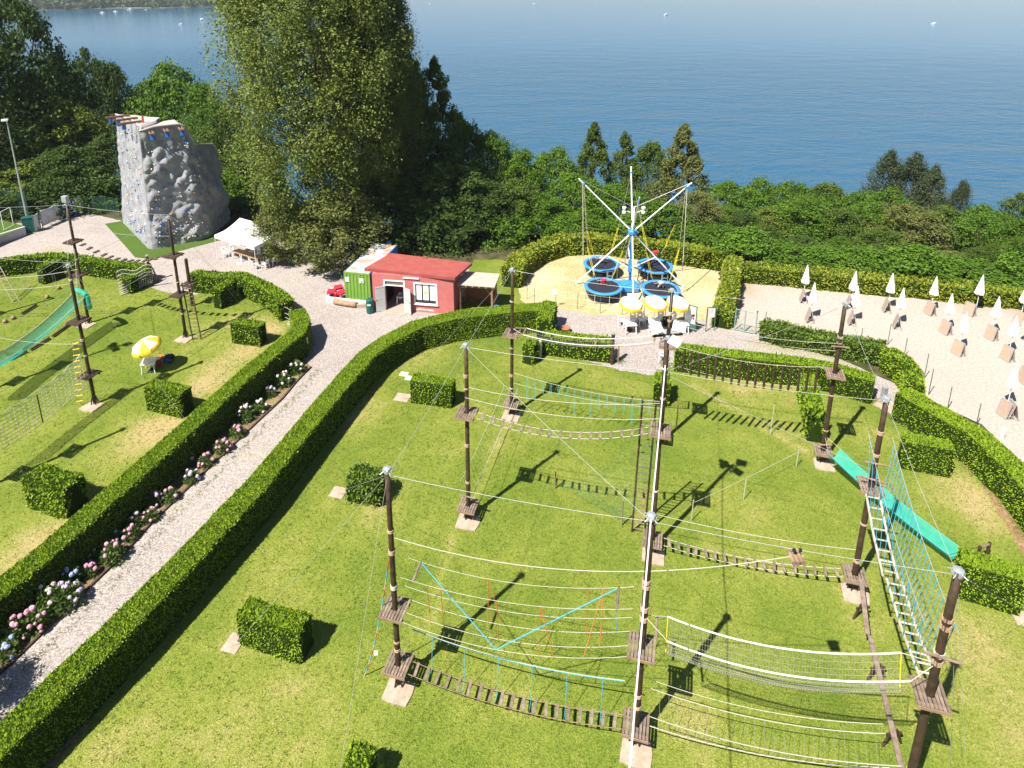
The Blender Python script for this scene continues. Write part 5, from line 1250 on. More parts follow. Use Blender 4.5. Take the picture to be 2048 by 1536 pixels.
canopy = mb.build('canopy', M_CANVAS, gz, True)
for a, b in ((fl, fr), (fr, br), (br, bl), (bl, fl)):
    MB().quad(a + zv, b + zv, b + ze, a + ze).build('valance', M_CANVAS, canopy)
for q in (fl, fr, br, bl): MB().tube([q + Vector((0, 0, 0)), q + ze], .025, 6).build('leg', M_WHITE, gz)
nrm = Vector((du.y, -du.x, 0)); mb = MB()
for i in range(12):
    p = fl.lerp(fr, .66 + .012 * i) + nrm * .012 + Vector((0, 0, 2.14)); mb.box(p, (.035, .006, .05 + .02 * (i % 3)), math.atan2(du.y, du.x))
mb.build('valance_print', M_BLACK, canopy)

# ---------------------------------------------------------------- plastic chair and table
def chair_proto(label, m, name='plastic_chair', cat='chair'):
    t = thing(name, label, cat)
    MB().slab([(-.22, -.22), (.22, -.22), (.20, .22), (-.20, .22)], .41, .44).build('seat', m, t, local=True)
    vs = []; 
    for j in range(5):
        z = .46 + .11 * j; w = (.20, .21, .21, .19, .12)[j]
        for i in range(5):
            u = -1 + .5 * i; vs.append((w * u, .20 + .05 * j * .6 + .03 * (1 - u * u), z))
    fs = [(j * 5 + i, j * 5 + i + 1, j * 5 + i + 6, j * 5 + i + 5) for j in range(4) for i in range(4) if not (i in (1, 2) and j in (1,))]
    b = MB(); b.add(vs, fs); o = b.build('backrest', m, t, True, local=True); sm = o.modifiers.new('solid', 'SOLIDIFY'); sm.thickness = .025
    for x, y in ((-.22, -.22), (.22, -.22), (-.2, .24), (.2, .24)):
        MB().tube([(x * 1.08, y * 1.08, 0), (x, y, .43)], .028, 6, .022).build('leg', m, t, local=True)
    for s in (-1, 1): MB().tube([(s * .23, -.2, .43), (s * .245, -.2, .64), (s * .24, .05, .66), (s * .21, .24, .64)], .02, 5).build('armrest', m, t, local=True)
    return t
def table_proto(label, m, topm=None, L=.85, W=.85, name='plastic_table'):
    t = thing(name, label, 'table')
    MB().box((0, 0, .715), (L, W, .035)).build('tabletop', topm or m, t, local=True, bevel=.012)
    MB().box((0, 0, .675), (L * .86, W * .86, .045)).build('apron', m, t, local=True)
    for x in (-1, 1):
        for y in (-1, 1): MB().tube([(x * L * .46, y * W * .46, 0), (x * L * .40, y * W * .40, .69)], .03, 6, .045).build('leg', m, t, local=True)
    return t
CH0 = [None]; TB0 = [None]
def chair(x, y, a, label, group):
    if CH0[0] is None: CH0[0] = chair_proto(label, M_PLASTIC); o = CH0[0]
    else: o = copy_tree(CH0[0])
    o.location = (x, y, 0); o.rotation_euler = (0, 0, a); tag(o, label, 'chair', group); return o
def table(x, y, a, label, group):
    if TB0[0] is None: TB0[0] = table_proto(label, M_PLASTIC); o = TB0[0]
    else: o = copy_tree(TB0[0])
    o.location = (x, y, 0); o.rotation_euler = (0, 0, a); tag(o, label, 'table', group); return o
ga = math.atan2(du.y, du.x); wood = mat('table_wood', (0.30, 0.19, 0.09), .7, (0.38, 0.25, 0.13), 3)
for k, u in enumerate((.18, .42, .66)):
    p = fl.lerp(fr, u * .9 + .14) + Vector((-nrm.x, -nrm.y, 0)) * 1.15
    o = table_proto('white legged table with brown top under the gazebo, %s' % ('at its left', 'in the middle', 'at its right')[k], M_PLASTIC, wood, 1.1, .75, 'garden_table'); o.location = p; o.rotation_euler = (0, 0, ga); tag(o, group='tables under the gazebo')
GC = 'white chairs under the gazebo'
for k, (u, w, a, lb) in enumerate([(.02, .75, 1.2, 'white plastic chair left of the gazebo tables, nearer the camera'), (.06, 1.45, 1.3, 'white plastic chair left of the gazebo tables, further back'), (.36, 1.95, 0, 'white plastic chair behind the gazebo tables, leftmost'), (.55, 1.95, .1, 'white plastic chair behind the gazebo tables, in the middle'), (.74, 1.95, -.1, 'white plastic chair behind the gazebo tables, rightmost'),
                                   (.86, .45, 3.0, 'white plastic chair in front of the gazebo tables'), (.98, 1.0, -1.5, 'white plastic chair right of the gazebo tables, nearer the camera'), (1.0, 1.7, -1.6, 'white plastic chair right of the gazebo tables, further back')]):
    p = fl.lerp(fr, u) - nrm * w; chair(p.x, p.y, ga + a, lb, GC)
x, y = (-23.67, 53.99)
tag(MB().box((x, y, .012), (.42, .3, .02), .2).build('paper_sheet', M_WHITE), 'white sheet lying on the gravel before the gazebo', 'sheet')

# ================================================================ CONTAINER
cO = Vector((*(-12.9, 47.56), 0)); cu = (Vector((*(-10.97, 47.14), 0)) - cO).normalized(); cv = Vector((-cu.y, cu.x, 0)); CW, CL, CHt = 2.1, 5.7, 2.32
ct = thing('shipping_container', 'shipping container with green end, blue sides and rusty pale roof', 'container', cO)
M_CGRN = mat('container_green', (0.14, 0.28, 0.04), 0.5, (0.16, 0.31, 0.05), 2)
M_CBLU = mat('container_blue', (0.02, 0.10, 0.30), 0.5, (0.03, 0.14, 0.36), 2)
M_CROOF = mat('container_roof', (0.42, 0.50, 0.58), 0.6, (0.36, 0.24, 0.17), 1.3, .3, 10)
def corr(O, d, n, L, z0, z1, dep=.045, pitch=.28):
    mb = MB(); x = 0; pts = []
    while x < L - .01:
        for f, k in ((0, 0), (.32, 0), (.5, 1), (.82, 1)):
            if x + f * pitch < L: pts.append((x + f * pitch, -dep * k))
        x += pitch
    pts.append((L, 0))
    for i in range(len(pts) - 1):
        a = O + d * pts[i][0] + n * pts[i][1]; b = O + d * pts[i + 1][0] + n * pts[i + 1][1]
        mb.quad(a + Vector((0, 0, z0)), b + Vector((0, 0, z0)), b + Vector((0, 0, z1)), a + Vector((0, 0, z1)))
    return mb
fn = -cv
corr(cO + cu * .08, cu, fn, CW - .16, .14, CHt - .12).build('front_panel', M_CGRN, ct)
corr(cO + cu * CW + cv * .08, cv, cu, CL - .16, .14, CHt - .12).build('side_panel', M_CBLU, ct)
corr(cO + cv * .08, cv, -cu, CL - .16, .14, CHt - .12).build('side_panel', M_CBLU, ct)
MB().beam(cO + cu * (CW / 2) + cv * (CL - .03) + Vector((0, 0, .1)), cO + cu * (CW / 2) + cv * (CL - .03) + Vector((0, 0, CHt - .05)), .06, CW - .1, up=cv).build('back_panel', M_CBLU, ct)
ca = math.atan2(cu.y, cu.x)
for a in (0, 1):
    for b in (0, 1):
        m_ = M_CGRN if b == 0 else M_CBLU
        MB().box(cO + cu * (.04 + a * (CW - .08)) + cv * (.04 + b * (CL - .08)) + Vector((0, 0, CHt / 2)), (.11, .11, CHt + .004), ca).build('corner_post', m_, ct)
for z in (.07, CHt - .06):
    MB().box(cO + cu * CW / 2 + cv * .045 + Vector((0, 0, z)), (CW - .12, .09, .12), ca).build('front_rail', M_CGRN, ct)
    for a in (.04, CW - .04): MB().box(cO + cu * a + cv * CL / 2 + Vector((0, 0, z)), (.09, CL - .12, .12), ca).build('side_rail', M_CBLU, ct)
MB().box(cO + cu * CW / 2 + cv * CL / 2 + Vector((0, 0, CHt - .005)), (CW - .14, CL - .14, .05), ca).build('roof', M_CROOF, ct)
for s, w in ((.25, .32), (1.42, .36)):
    o = MB().box(cO + cu * s - cv * .03 + Vector((0, 0, 1.72)), (w, .012, .38), ca).build('sign', M_WHITE, ct)
    if s > 1: MB().box(cO + cu * (s + .05) - cv * .04 + Vector((0, 0, 1.64)), (.12, .006, .12), ca).build('pictogram', M_BLACK, o)

# ================================================================ RED HUT
hO = Vector((*(-10.39, 45.91), 0)); hu = (Vector((*(-4.26, 44.99), 0)) - hO).normalized(); hv = Vector((-hu.y, hu.x, 0)); HW, HD_, HH = 6.2, 2.75, 2.98; ha = math.atan2(hu.y, hu.x)
ht = thing('red_hut', 'small red rendered hut with open metal doors and poster window', 'hut', hO)
M_RWALL = mat('red_render', (0.44, 0.125, 0.115), 0.9, (0.47, 0.15, 0.135), 2.5, .25, 40)
M_RROOF = mat('red_felt_roof', (0.27, 0.062, 0.052), 0.95, (0.32, 0.08, 0.068), 1.6, .4, 30)
def hp(s, d, z): return hO + hu * s + hv * d + Vector((0, 0, z))
def hbox(name, m, s0, s1, d0, d1, z0, z1, parent=None, bevel=0):
    return MB().box(hp((s0 + s1) / 2, (d0 + d1) / 2, (z0 + z1) / 2), (s1 - s0, d1 - d0, z1 - z0), ha).build(name, m, parent or ht, bevel=bevel)
D0, D1, DZ, TZ = .98, 2.40, 2.08, 2.46
W0, W1, WZ0, WZ1 = 3.30, 4.86, .86, 2.40
mb = MB()
for (s0, s1, z0, z1) in ((0, D0, 0, HH), (D1, W0, 0, HH), (W1, HW, 0, HH), (D0, D1, TZ, HH), (W0, W1, 0, WZ0), (W0, W1, WZ1, HH)):
    mb.box(hp((s0 + s1) / 2, .1, (z0 + z1) / 2), (s1 - s0, .2, z1 - z0), ha)
mb.build('front_wall', M_RWALL, ht)
hbox('side_wall', M_RWALL, 0, .2, .2, HD_, 0, HH); hbox('side_wall', M_RWALL, HW - .2, HW, .2, HD_, 0, HH); hbox('back_wall', M_RWALL, .2, HW - .2, HD_ - .2, HD_, 0, HH)
hbox('floor', mat('hut_floor', (.34, .28, .24), .8), .2, HW - .2, -.25, HD_ - .2, 0.0, .05)
rp = [(-11.01, 46.32), (-4.12, 44.77), (-3.01, 47.37), (-9.54, 49.12)]
rf = MB().slab(rp, 2.985, 3.2).build('roof', M_RROOF, ht)
MB().slab([Vector((*q, 0)).lerp(Vector((sum(p[0] for p in rp) / 4, sum(p[1] for p in rp) / 4, 0)), .045)[:2] for q in rp], 3.2, 3.215).build('roof_felt', M_RROOF, rf)
M_WFR = mat('white_frame', (.74, .73, .71), .6)
dr = hbox('door_frame', M_WFR, D0 - .12, D0, -.03, .1, 0, TZ + .1); hbox('door_frame', M_WFR, D1, D1 + .12, -.03, .1, 0, TZ + .1); hbox('door_frame', M_WFR, D0, D1, -.03, .1, TZ, TZ + .1); hbox('door_frame', M_WFR, D0, D1, -.01, .1, DZ, DZ + .06)
hbox('transom_pane', mat('dull_glass', (.16, .14, .10), .2, spec=.5), D0, D1, .05, .08, DZ + .06, TZ)
M_DOOR = mat('grey_metal_door', (.40, .42, .40), .5, (.46, .48, .46), 2)
for hinge, ang, sg in ((D0, math.pi - 2.62 + math.pi, -1), (D1, -.52, 1)):
    a = Vector((math.cos(ang), math.sin(ang), 0)); dd = hu * a.x + hv * a.y
    hg = hp(hinge + .02 * sg, -.04, 0); c_ = hg + dd * .36
    lf = MB().box(c_ + Vector((0, 0, 1.04)), (.70, .045, 2.02), math.atan2(dd.y, dd.x)).build('door_leaf', M_DOOR, ht)
    nn = Vector((dd.y, -dd.x, 0))
    for z in (.08, 1.06, 2.0): MB().box(c_ + Vector((0, 0, z)), (.71, .065, .05), math.atan2(dd.y, dd.x)).build('door_rail', M_STEEL, lf)
    MB().box(hg + dd * .66 + Vector((0, 0, 1.0)), (.05, .12, .05), math.atan2(dd.y, dd.x)).build('handle', M_BLACK, lf)
wf = []
for (s0, s1, z0, z1) in ((W0 - .12, W0, WZ0 - .12, WZ1 + .1), (W1, W1 + .12, WZ0 - .12, WZ1 + .1), (W0, W1, WZ0 - .12, WZ0), (W0, W1, WZ1, WZ1 + .1)): wf.append(hbox('window_frame', M_WFR, s0, s1, -.035, .12, z0, z1))
hbox('window_sill', M_WFR, W0 - .16, W1 + .16, -.12, -.036, WZ0 - .13, WZ0 - .05)
M_DGL = mat('dark_glass', (.03, .035, .04), .12, spec=.6)
for k in range(3):
    s0 = W0 + (W1 - W0) * k / 3 + .03; s1 = W0 + (W1 - W0) * (k + 1) / 3 - .03
    pn = hbox('pane', M_DGL, s0, s1, .08, .10, WZ0, WZ1)
    po = hbox('poster', mat('poster_paper', (.72, .72, .70), .7), s0 + .02, s1 - .02, .066, .078, WZ0 + .22, WZ1 - .05, pn)
    mb = MB(); cc = hp((s0 + s1) / 2, .060, 1.68 if k == 1 else 1.5)
    mb.add([cc + hu * (.15 * math.cos(i / 16 * 6.283)) + Vector((0, 0, .15 * math.sin(i / 16 * 6.283))) for i in range(16)], [tuple(range(16))])
    if k == 1: mb.build('poster_print', mat('poster_orange', (.70, .45, .16), .7), pn)
    else: mb.build('poster_print', mat('poster_grey', (.62, .64, .63), .7), pn)
    if k < 2: hbox('mullion', M_BLACK, W0 + (W1 - W0) * (k + 1) / 3 - .03, W0 + (W1 - W0) * (k + 1) / 3 + .03, .04, .12, WZ0, WZ1)
hbox('strip_light', M_WFR, 2.42, 3.62, -.10, -.005, 2.80, 2.88)
rr = random.Random(3)
for k in range(15):
    s = 3.35 + 1.3 * k / 14 + rr.uniform(-.02, .02); z = .30 + rr.uniform(-.05, .05); n_ = 7
    mb = MB(); c_ = hp(s, -.004, z); R0 = rr.uniform(.04, .085)
    mb.add([c_ + hu * (R0 * rr.uniform(.5, 1.2) * math.cos(i / n_ * 6.283)) + Vector((0, 0, R0 * rr.uniform(.6, 1.5) * math.sin(i / n_ * 6.283))) for i in range(n_)], [tuple(range(n_))]); mb.build('peeled_patch', mat('peeled_plaster', (.72, .68, .62), .9), ht)
hbox('plinth', M_CONC, 0, D0, -.02, -.001, 0, .10); hbox('plinth', M_CONC, D1, HW, -.02, -.001, 0, .10); hbox('doorstep', M_CONC, D0 - .1, D1 + .2, -.55, -.26, 0, .04)
hbox('roof_vent', M_RROOF, 3.2, 3.5, HD_ - .1, HD_ + .1, 3.2, 3.32, rf)
hbox('shelf', M_BLACK, .35, .75, 1.2, 2.4, .05, 1.7); 
table(*hp(1.9, 1.3, 0)[:2], ha, 'white plastic table just inside the open hut door', 'white plastic tables')

# wooden lean-to
ls = thing('lean_to_shed', 'open wooden lean to shed against the right side of the red hut', 'shed', hp(7.6, 1.5, 0))
def lbox(name, m, s0, s1, d0, d1, z0, z1): return hbox(name, m, s0, s1, d0, d1, z0, z1, ls)
M_SHED = mat('shed_timber', (.26, .15, .075), .85, (.34, .21, .12), 4, .3, 30); M_SHEDB = mat('shed_boards', (.20, .095, .045), .85, (.26, .13, .065), 4, .3, 30)
for s, d in ((6.55, .6), (8.95, .6), (6.55, 2.4), (8.95, 2.4)): lbox('post', M_SHED, s - .06, s + .06, d - .06, d + .06, 0, 2.12)
lbox('front_beam', M_SHED, 6.4, 9.15, .52, .68, 2.12, 2.26); lbox('back_beam', M_SHED, 6.4, 9.15, 2.32, 2.48, 2.12, 2.26)
for k in range(6): lbox('rafter', M_SHED, 6.5 + .5 * k, 6.6 + .5 * k, .30, 2.6, 2.262, 2.36)
for k in range(11): lbox('roof_board', M_LAD, 6.40, 9.2, .32 + .21 * k, .52 + .21 * k, 2.365 + .004 * (k % 2), 2.40 + .004 * (k % 2))
for k in range(8): lbox('wall_board', M_SHEDB, 6.62, 8.88, 2.36, 2.40, .05 + .255 * k, .29 + .255 * k)
for k in range(4): lbox('side_board', M_SHEDB, 8.93, 8.97, .7, 2.3, .05 + .255 * k, .29 + .255 * k)
for s, e in ((6.6, 1), (8.9, -1)): MB().beam(hp(s, .6, 1.65), hp(s + .45 * e, .6, 2.12), .06, .06).build('brace', M_SHED, ls)
MB().tube([hp(9.3, .4, 0), hp(9.3, .4, .85)], .22, 10).build('water_butt', M_CBLU, ls)
# low white kerb, log, stools, bin
kb = thing('low_kerb', 'low white painted kerb in front of the green container end', 'kerb', (*(-12.84, 47.07), 0))
k0, k1 = Vector((*(-14.27, 47.23), 0)), Vector((*(-11.03, 46.53), 0)); kd = (k1 - k0).normalized()
MB().beam(k0 + Vector((0, 0, .17)), k1 + Vector((0, 0, .17)), .22, .34).build('kerb_wall', M_WHITE, kb)
MB().beam(k0 + Vector((0, .1, .16)), k0 + Vector((-.05, 1.6, .16)), .22, .32).build('kerb_return', M_WHITE, kb)
MB().beam(k1 + Vector((.05, -.25, .15)), k1 + Vector((-.75, -.35, .15)), .25, .30).build('loose_block', M_CONC, kb)
la, lb_ = Vector((*(-13.57, 46.75), .24)), Vector((*(-11.73, 46.21), .24))
t = thing('old_log', 'weathered brown log lying along the white kerb', 'log', (la.x, la.y, 0))
MB().tube([la.lerp(lb_, i / 6) + Vector((0, -.05, random.uniform(-.02, .02))) for i in range(7)], [.19, .21, .2, .22, .2, .22, .2], 10).build('trunk', mat('old_bark', (.26, .16, .09), .95, (.38, .26, .16), 3, .6, 14), t, True)
MB().tube([lb_ + Vector((.001, -.05, 0)), lb_ + kd * .012 + Vector((0, -.05, 0))], .17, 10).build('cut_end', M_POLE, t)
for k_, p_ in enumerate([(-14.05, 47.88), (-13.67, 48.56), (-13.25, 47.64)]):
    t = thing('red_stool', ['red plastic stool furthest left by the container', 'red plastic stool behind the other two', 'red plastic stool touching the green container end'][k_], 'stool', (*p_, 0), group='red plastic stools')
    MB().box((*p_, .56), (.62, .62, .05), .5 * k_).build('seat', M_RED, t, bevel=.015); MB().box((*p_, .47), (.52, .52, .12), .5 * k_).build('apron', M_RED, t)
    for a in range(4): v = rotz((.27 * (1 if a % 2 else -1), .27 * (1 if a > 1 else -1), 0), .5 * k_); MB().tube([(p_[0] + v.x * 1.1, p_[1] + v.y * 1.1, 0), (p_[0] + v.x, p_[1] + v.y, .54)], .045, 5).build('leg', M_RED, t)
M_BIN = mat('bin_green', (.01, .09, .07), .45)
def litter_bin(g, label, h=1.15, r=.30):
    t = thing('litter_bin', label, 'bin', (*g, 0), group='green litter bins')
    MB().lathe((*g, 0), [(r * .93, 0), (r, .06), (r, h * .82), (r * .96, h * .84)], 8).build('body', M_BIN, t)
    MB().lathe((*g, h * .845), [(r * 1.02, 0), (r * 1.02, h * .09), (r * .6, h * .155)], 8).build('lid', M_BIN, t)
    MB().box((g[0] - .02, g[1] - r - .004, h * .66), (.26, .012, .11)).build('label_plate', M_WHITE, t)
litter_bin((-10.55, 45.45), 'dark green litter bin left of the hut doors')
litter_bin((3.11, 43.01), 'small green bin beside the narrow hedge end', .8, .26)
x, y = (3.84, 42.74)
o = MB().lathe((x, y, 0), [(.20, 0), (.30, .3), (.34, .3), (.34, .38), (.26, .38), (.24, .2)], 12).build('clay_pot', mat('terracotta', (.36, .13, .07), .9), None, True); tag(o, 'terracotta pot on the gravel beside the small green bin', 'pot')

# ================================================================ TRAMPOLINES
M_TBLUE = mat('trampoline_pad', (.035, .23, .60), .45, (.05, .27, .65), 2); M_TMAT = mat('trampoline_mat', (.022, .022, .03), .7)
M_BUNG = mat('yellow_bungee', (.72, .58, .03), .7)
TC = [(7.53, 52.09), (11.94, 51.73), (7.17, 47.98), (11.54, 47.55)]; TR = 1.52
TN = ['back left', 'back right', 'front left', 'front right']
harness_m = [M_TAN, M_RED, M_RED, M_ROPE]
for k, (x, y) in enumerate(TC):
    t = thing('trampoline', 'round blue padded trampoline, the %s of four' % TN[k], 'trampoline', (x, y, 0), group='bungee trampolines')
    MB().lathe((x, y, .98), [(0, -.045), (TR - .25, -.025), (TR - .25, .0), (0, -.02)], 40).build('mat', M_TMAT, t)
    MB().lathe((x, y, .98), [(TR - .30, .0), (TR - .28, .045), (TR - .04, .045), (TR, .0), (TR - .02, -.07), (TR - .05, -.07)], 40, cap=False).build('pad', M_TBLUE, t, True)
    MB().lathe((x, y, .92), [(TR - .06, -.05), (TR - .03, 0), (TR - .06, .05), (TR - .09, 0), (TR - .06, -.05)], 40, cap=False).build('rim', M_STEEL, t)
    for a in range(8):
        q = a / 8 * 6.283 + .2; MB().tube([(x + (TR - .06) * math.cos(q), y + (TR - .06) * math.sin(q), .92), (x + (TR - .06) * math.cos(q), y + (TR - .06) * math.sin(q), .02)], .025, 6).build('leg', M_STEEL, t)
    MB().lathe((x, y, 0), [(TR - .20, .35), (TR - .16, .9)], 40, cap=False).build('skirt', mat('skirt_net', (.02, .02, .02), .9, alpha=.85), t)
    if k < 2:
        for s in (-.2, .2): MB().tube([(x + .55 + s, y - TR - .1, 0), (x + .55 + s, y - TR + .05, .95)], .02, 5).build('step_rail', M_STEEL, t)
        for z in (.3, .6): MB().tube([(x + .35, y - TR - .04, z), (x + .75, y - TR - .04, z)], .02, 5).build('step', M_STEEL, t)
mx, my = 9.55, 49.84
tw = thing('bungee_tower', 'white and blue bungee tower with four raised arms among the trampolines', 'tower', (mx, my, 0))
hub = Vector((mx, my, 4.75))
M_TW = mat('tower_white', (.76, .77, .78), .4)
MB().tube([(mx, my, .2), (mx, my, 4.7)], .11, 10).build('mast', M_CBLU, tw); MB().tube([(mx, my, 4.7), (mx + .05, my, 6.9)], .07, 8).build('mast', M_TW, tw)
MB().lathe((mx, my, 4.6), [(.34, 0), (.36, .08), (.36, .28), (.30, .34)], 8).build('hub', M_TBLUE, tw)
tips = [Vector((5.18, 50.2, 9.06)), Vector((13.88, 49.6, 8.96)), Vector((9.92, 54.0, 8.92)), Vector((9.18, 46.0, 8.98))]
feet = [Vector((*(5.26, 50.27), .03)), Vector((*(13.9, 49.71), .03)), Vector((9.8, 54.1, .03)), Vector((9.2, 45.9, .03))]
for p in tips:
    ar = MB().tube([hub + (p - hub) * .06, p], .058, 8, .045).build('arm', M_TW, tw); MB().lathe(hub.lerp(p, .9) - Vector((0, 0, .1)), [(.09, 0), (.11, .1), (.09, .2)], 8).build('pulley', M_TBLUE, ar)
for p in feet:
    lg = MB().tube([hub + (p - hub) * .05, p], .060, 8).build('leg', M_TW, tw); MB().box(p, (.35, .35, .05)).build('foot_plate', M_STEEL, lg)
    q = hub.lerp(p, .45); MB().tube([q, Vector((mx, my, 1.6))], .035, 6).build('brace', M_TW, lg)
MB().box((mx - .3, my - .6, .35), (1.6, 1.3, .5), .1).build('base_box', M_TBLUE, tw, bevel=.05); MB().box((mx + .85, my - .2, .35), (.5, .5, .5)).build('winch', M_STEEL, tw)
MB().box((mx - .05, my - .14, 1.9), (.34, .1, 1.1)).build('control_box', M_TBLUE, tw)
for s in (-1, 1):
    MB().tube([(mx - .25 * s, my, 6.4), (mx - .75 * s, my, 6.6)], .03, 5).build('lamp_arm', M_TW, tw)
    for z in (6.35, 6.7): MB().lathe((mx - .75 * s, my - .05, z), [(.14, 0), (.16, .16), (.06, .22)], 8).build('lamp', M_PLASTIC, tw)
for p in (tips[0], tips[1], tips[3]):
    MB().tube([p, Vector((mx, my, 6.8))], .012, 4).build('stay_wire', M_CABLE, tw)
for k, (x, y) in enumerate(TC):
    i0 = 0 if k in (0, 2) else 1; i1 = 2 if k < 2 else 3
    h_ = Vector((x, y, 1.45 if k != 1 else 2.2))
    t = thing('bungee_harness', 'bungee harness with yellow cords over the %s trampoline' % TN[k], 'harness', h_, group='bungee harnesses')
    MB().blob(h_, .20, .3, (1.2, .8, .9), 7, 5).build('belt', harness_m[k], t); 
    for s in (-.2, .2): MB().tube([h_ + Vector((s * .4, 0, -.1)), h_ + Vector((s, .05, -.35))], .05, 5).build('leg_loop', harness_m[k], t)
    for j, ti in enumerate((i0, i1)):
        e = hub.lerp(tips[ti], .9) - Vector((0, 0, .15)); sd = -1 if (j == 0) == (k in (0, 2)) else 1
        knee = h_ + Vector((sd * .75, 0, .5)); upp = h_ + Vector((sd * 1.3, (e.y - y) * .22, 2.6))
        MB().tube([h_ + Vector((sd * .15, 0, .02)), h_ + Vector((sd * .5, 0, -.02)), knee], .02, 5).build('strap', M_ROPE, t)
        for w in (-.03, .03): MB().tube([knee + Vector((w, w, 0)), knee.lerp(upp, .5) + Vector((w * 2, w, -.05)), upp + Vector((w, 0, 0))], .018, 5).build('bungee_cord', M_BUNG, t)
        MB().tube([upp, e], .010, 4).build('lift_rope', M_ROPE, t)
for k, (px, lab) in enumerate((( tips[0], 'left'), (tips[1], 'right'))):
    e = hub.lerp(px, .92); o = MB().tube([e, Vector((e.x + (.15 if k == 0 else -.15), e.y - 1.2, 1.2))], .03, 6).build('lift_rope', M_ROPE); tag(o, 'thick white rope hanging straight from the %s arm of the tower' % lab, 'rope', 'tower ropes')
# yard fence posts with wires
M_FPOST = mat('fence_green', (.05, .13, .10), .6); FP_ = [(1.21, 47.66), (1.76, 46.7), (3.35, 46.31), (4.99, 46.01), (6.62, 45.41), (8.21, 45.05), (9.8, 44.84), (11.31, 44.63), (12.93, 44.49)]
t = thing('wire_fence', 'thin green post and wire fence in front of the trampolines', 'fence', (*FP_[3], 0))
for p in FP_: MB().tube([(*p, 0), (*p, 1.45)], .022, 6).build('post', M_FPOST, t)
for z in (.4, .9, 1.4):
    MB().tube([(*p, z) for p in FP_], .006, 4).build('wire', M_CABLE, t)
x, y = FP_[2]; o = MB().box((x - .1, y - .04, 1.35), (.42, .012, .42)).build('sign', M_WHITE); tag(o, 'blank white square sign on the trampoline fence', 'sign')

# ================================================================ UMBRELLA TERRACE
M_UY = mat('umbrella_yellow', (.80, .56, .03), .7, trans=.25); M_UW = mat('umbrella_white', (.80, .78, .70), .7, trans=.2); M_INK = mat('print_dark', (.12, .13, .16), .7)
def umbrella(x, y, z, r, label, group, tilt=(0, 0), white=True, h=.42):
    t = thing('parasol', label, 'umbrella', (x, y, 0), group=group)
    MB().tube([(x, y, 0), (x + tilt[0] * .3, y + tilt[1] * .3, z + h)], .024, 6).build('pole', M_WHITE, t)
    MB().lathe((x, y, 0), [(.24, 0), (.26, .06), (.10, .12), (.05, .3)], 10).build('base', M_BLACK, t)
    n = 8; c_ = Vector((x + tilt[0] * .3, y + tilt[1] * .3, z)); M = Matrix.Rotation(tilt[0], 3, 'Y') @ Matrix.Rotation(-tilt[1], 3, 'X')
    prof = [(0, h), (.35, h * .86), (.7, h * .55), (.9, h * .26), (1.0, 0), (1.0, -.13)]
    for k in range(n):
        vs = []
        for (q, zz) in prof:
            for e in range(4):
                a = (k + e / 3) / n * 6.2832; sag_ = 1 - .05 * math.sin(math.pi * e / 3) * q
                vs.append(c_ + M @ Vector((r * q * sag_ * math.cos(a), r * q * sag_ * math.sin(a), zz - .02 * math.sin(math.pi * e / 3) * q)))
        pw = MB(); fs = [(j * 4 + e, j * 4 + e + 1, j * 4 + e + 5, j * 4 + e + 4) for j in range(5) for e in range(3)]
        pw.add(vs[:16], fs[:9]); pc = pw.build('panel', M_UW if white or k % 3 else M_UY, t, True)
        py = MB(); py.add(vs[12:], [tuple(i - 12 for i in f) for f in fs[9:]]); py.build('border', M_UY, pc, True)
        if k % 2 == 0:
            mid = [c_ + M @ Vector((r * q * math.cos((k + .5 + o_) / n * 6.2832), r * q * math.sin((k + .5 + o_) / n * 6.2832), h * (1 - q * q * .95) + .012)) for q, o_ in ((.45, -.28), (.38, -.12), (.36, .06), (.40, .2), (.48, .3))]
            MB().tube(mid, .010, 4).build('printed_curve', M_INK, pc)
            for q, o_ in ((.62, -.18), (.62, .18)): MB().blob(c_ + M @ Vector((r * q * math.cos((k + .5 + o_) / n * 6.2832), r * q * math.sin((k + .5 + o_) / n * 6.2832), h * (1 - q * q * .98) + .0)), .022, 0, n=6, m=4).build('printed_dot', M_INK, pc)
    for k in range(n):
        a = k / n * 6.2832; MB().tube([c_ + Vector((0, 0, h * .9)), c_ + M @ Vector((r * .98 * math.cos(a), r * .98 * math.sin(a), -.02))], .006, 4).build('rib', M_STEEL, t)
    return t
UG = 'yellow and white parasols on the terrace'
for k, ((x, y), lb) in enumerate(zip([(8.38, 43.0), (10.13, 43.14), (11.71, 43.1)], ('left yellow edged white parasol of the terrace', 'middle yellow edged white parasol of the terrace', 'right yellow edged white parasol behind the dark pole'))): umbrella(x, y, 2.12, .86, lb, UG, (.12, -.18))
TG = 'white plastic tables'
table(*(8.38, 42.77), .1, 'white plastic table under the left terrace parasol', TG); table(*(10.18, 43.06), -.1, 'white plastic table under the middle terrace parasol', TG); table(*(12.05, 42.79), .15, 'white plastic table behind the dark pole on the terrace', TG)
TCG = 'white chairs on the terrace'
for (px, a, lb) in (((7.96, 43.67), 1.5, 'white plastic chair at the left end of the terrace'), ((8.82, 43.89), 0, 'white plastic chair behind the left terrace table'), ((9.39, 43.82), .2, 'white plastic chair between the left and middle terrace tables'), ((9.89, 43.97), 1.3, 'white plastic chair left of the middle terrace table'), ((10.89, 44.04), 0, 'white plastic chair behind the middle terrace table'), ((11.7, 43.91), -.2, 'white plastic chair beside the right terrace table'), ((9.95, 39.12), 2.8, 'white plastic chair alone on the gravel behind the floodlight pole')): chair(*px, a, lb, TCG)
x, y = (11.23, 43.76)
o = MB().lathe((x, y, 0), [(.26, 0), (.32, .5), (.34, .5), (.34, .54), (.28, .54), (.26, .4)], 12).build('black_tub', M_BLACK, None, True); tag(o, 'black round tub between the terrace tables', 'tub')
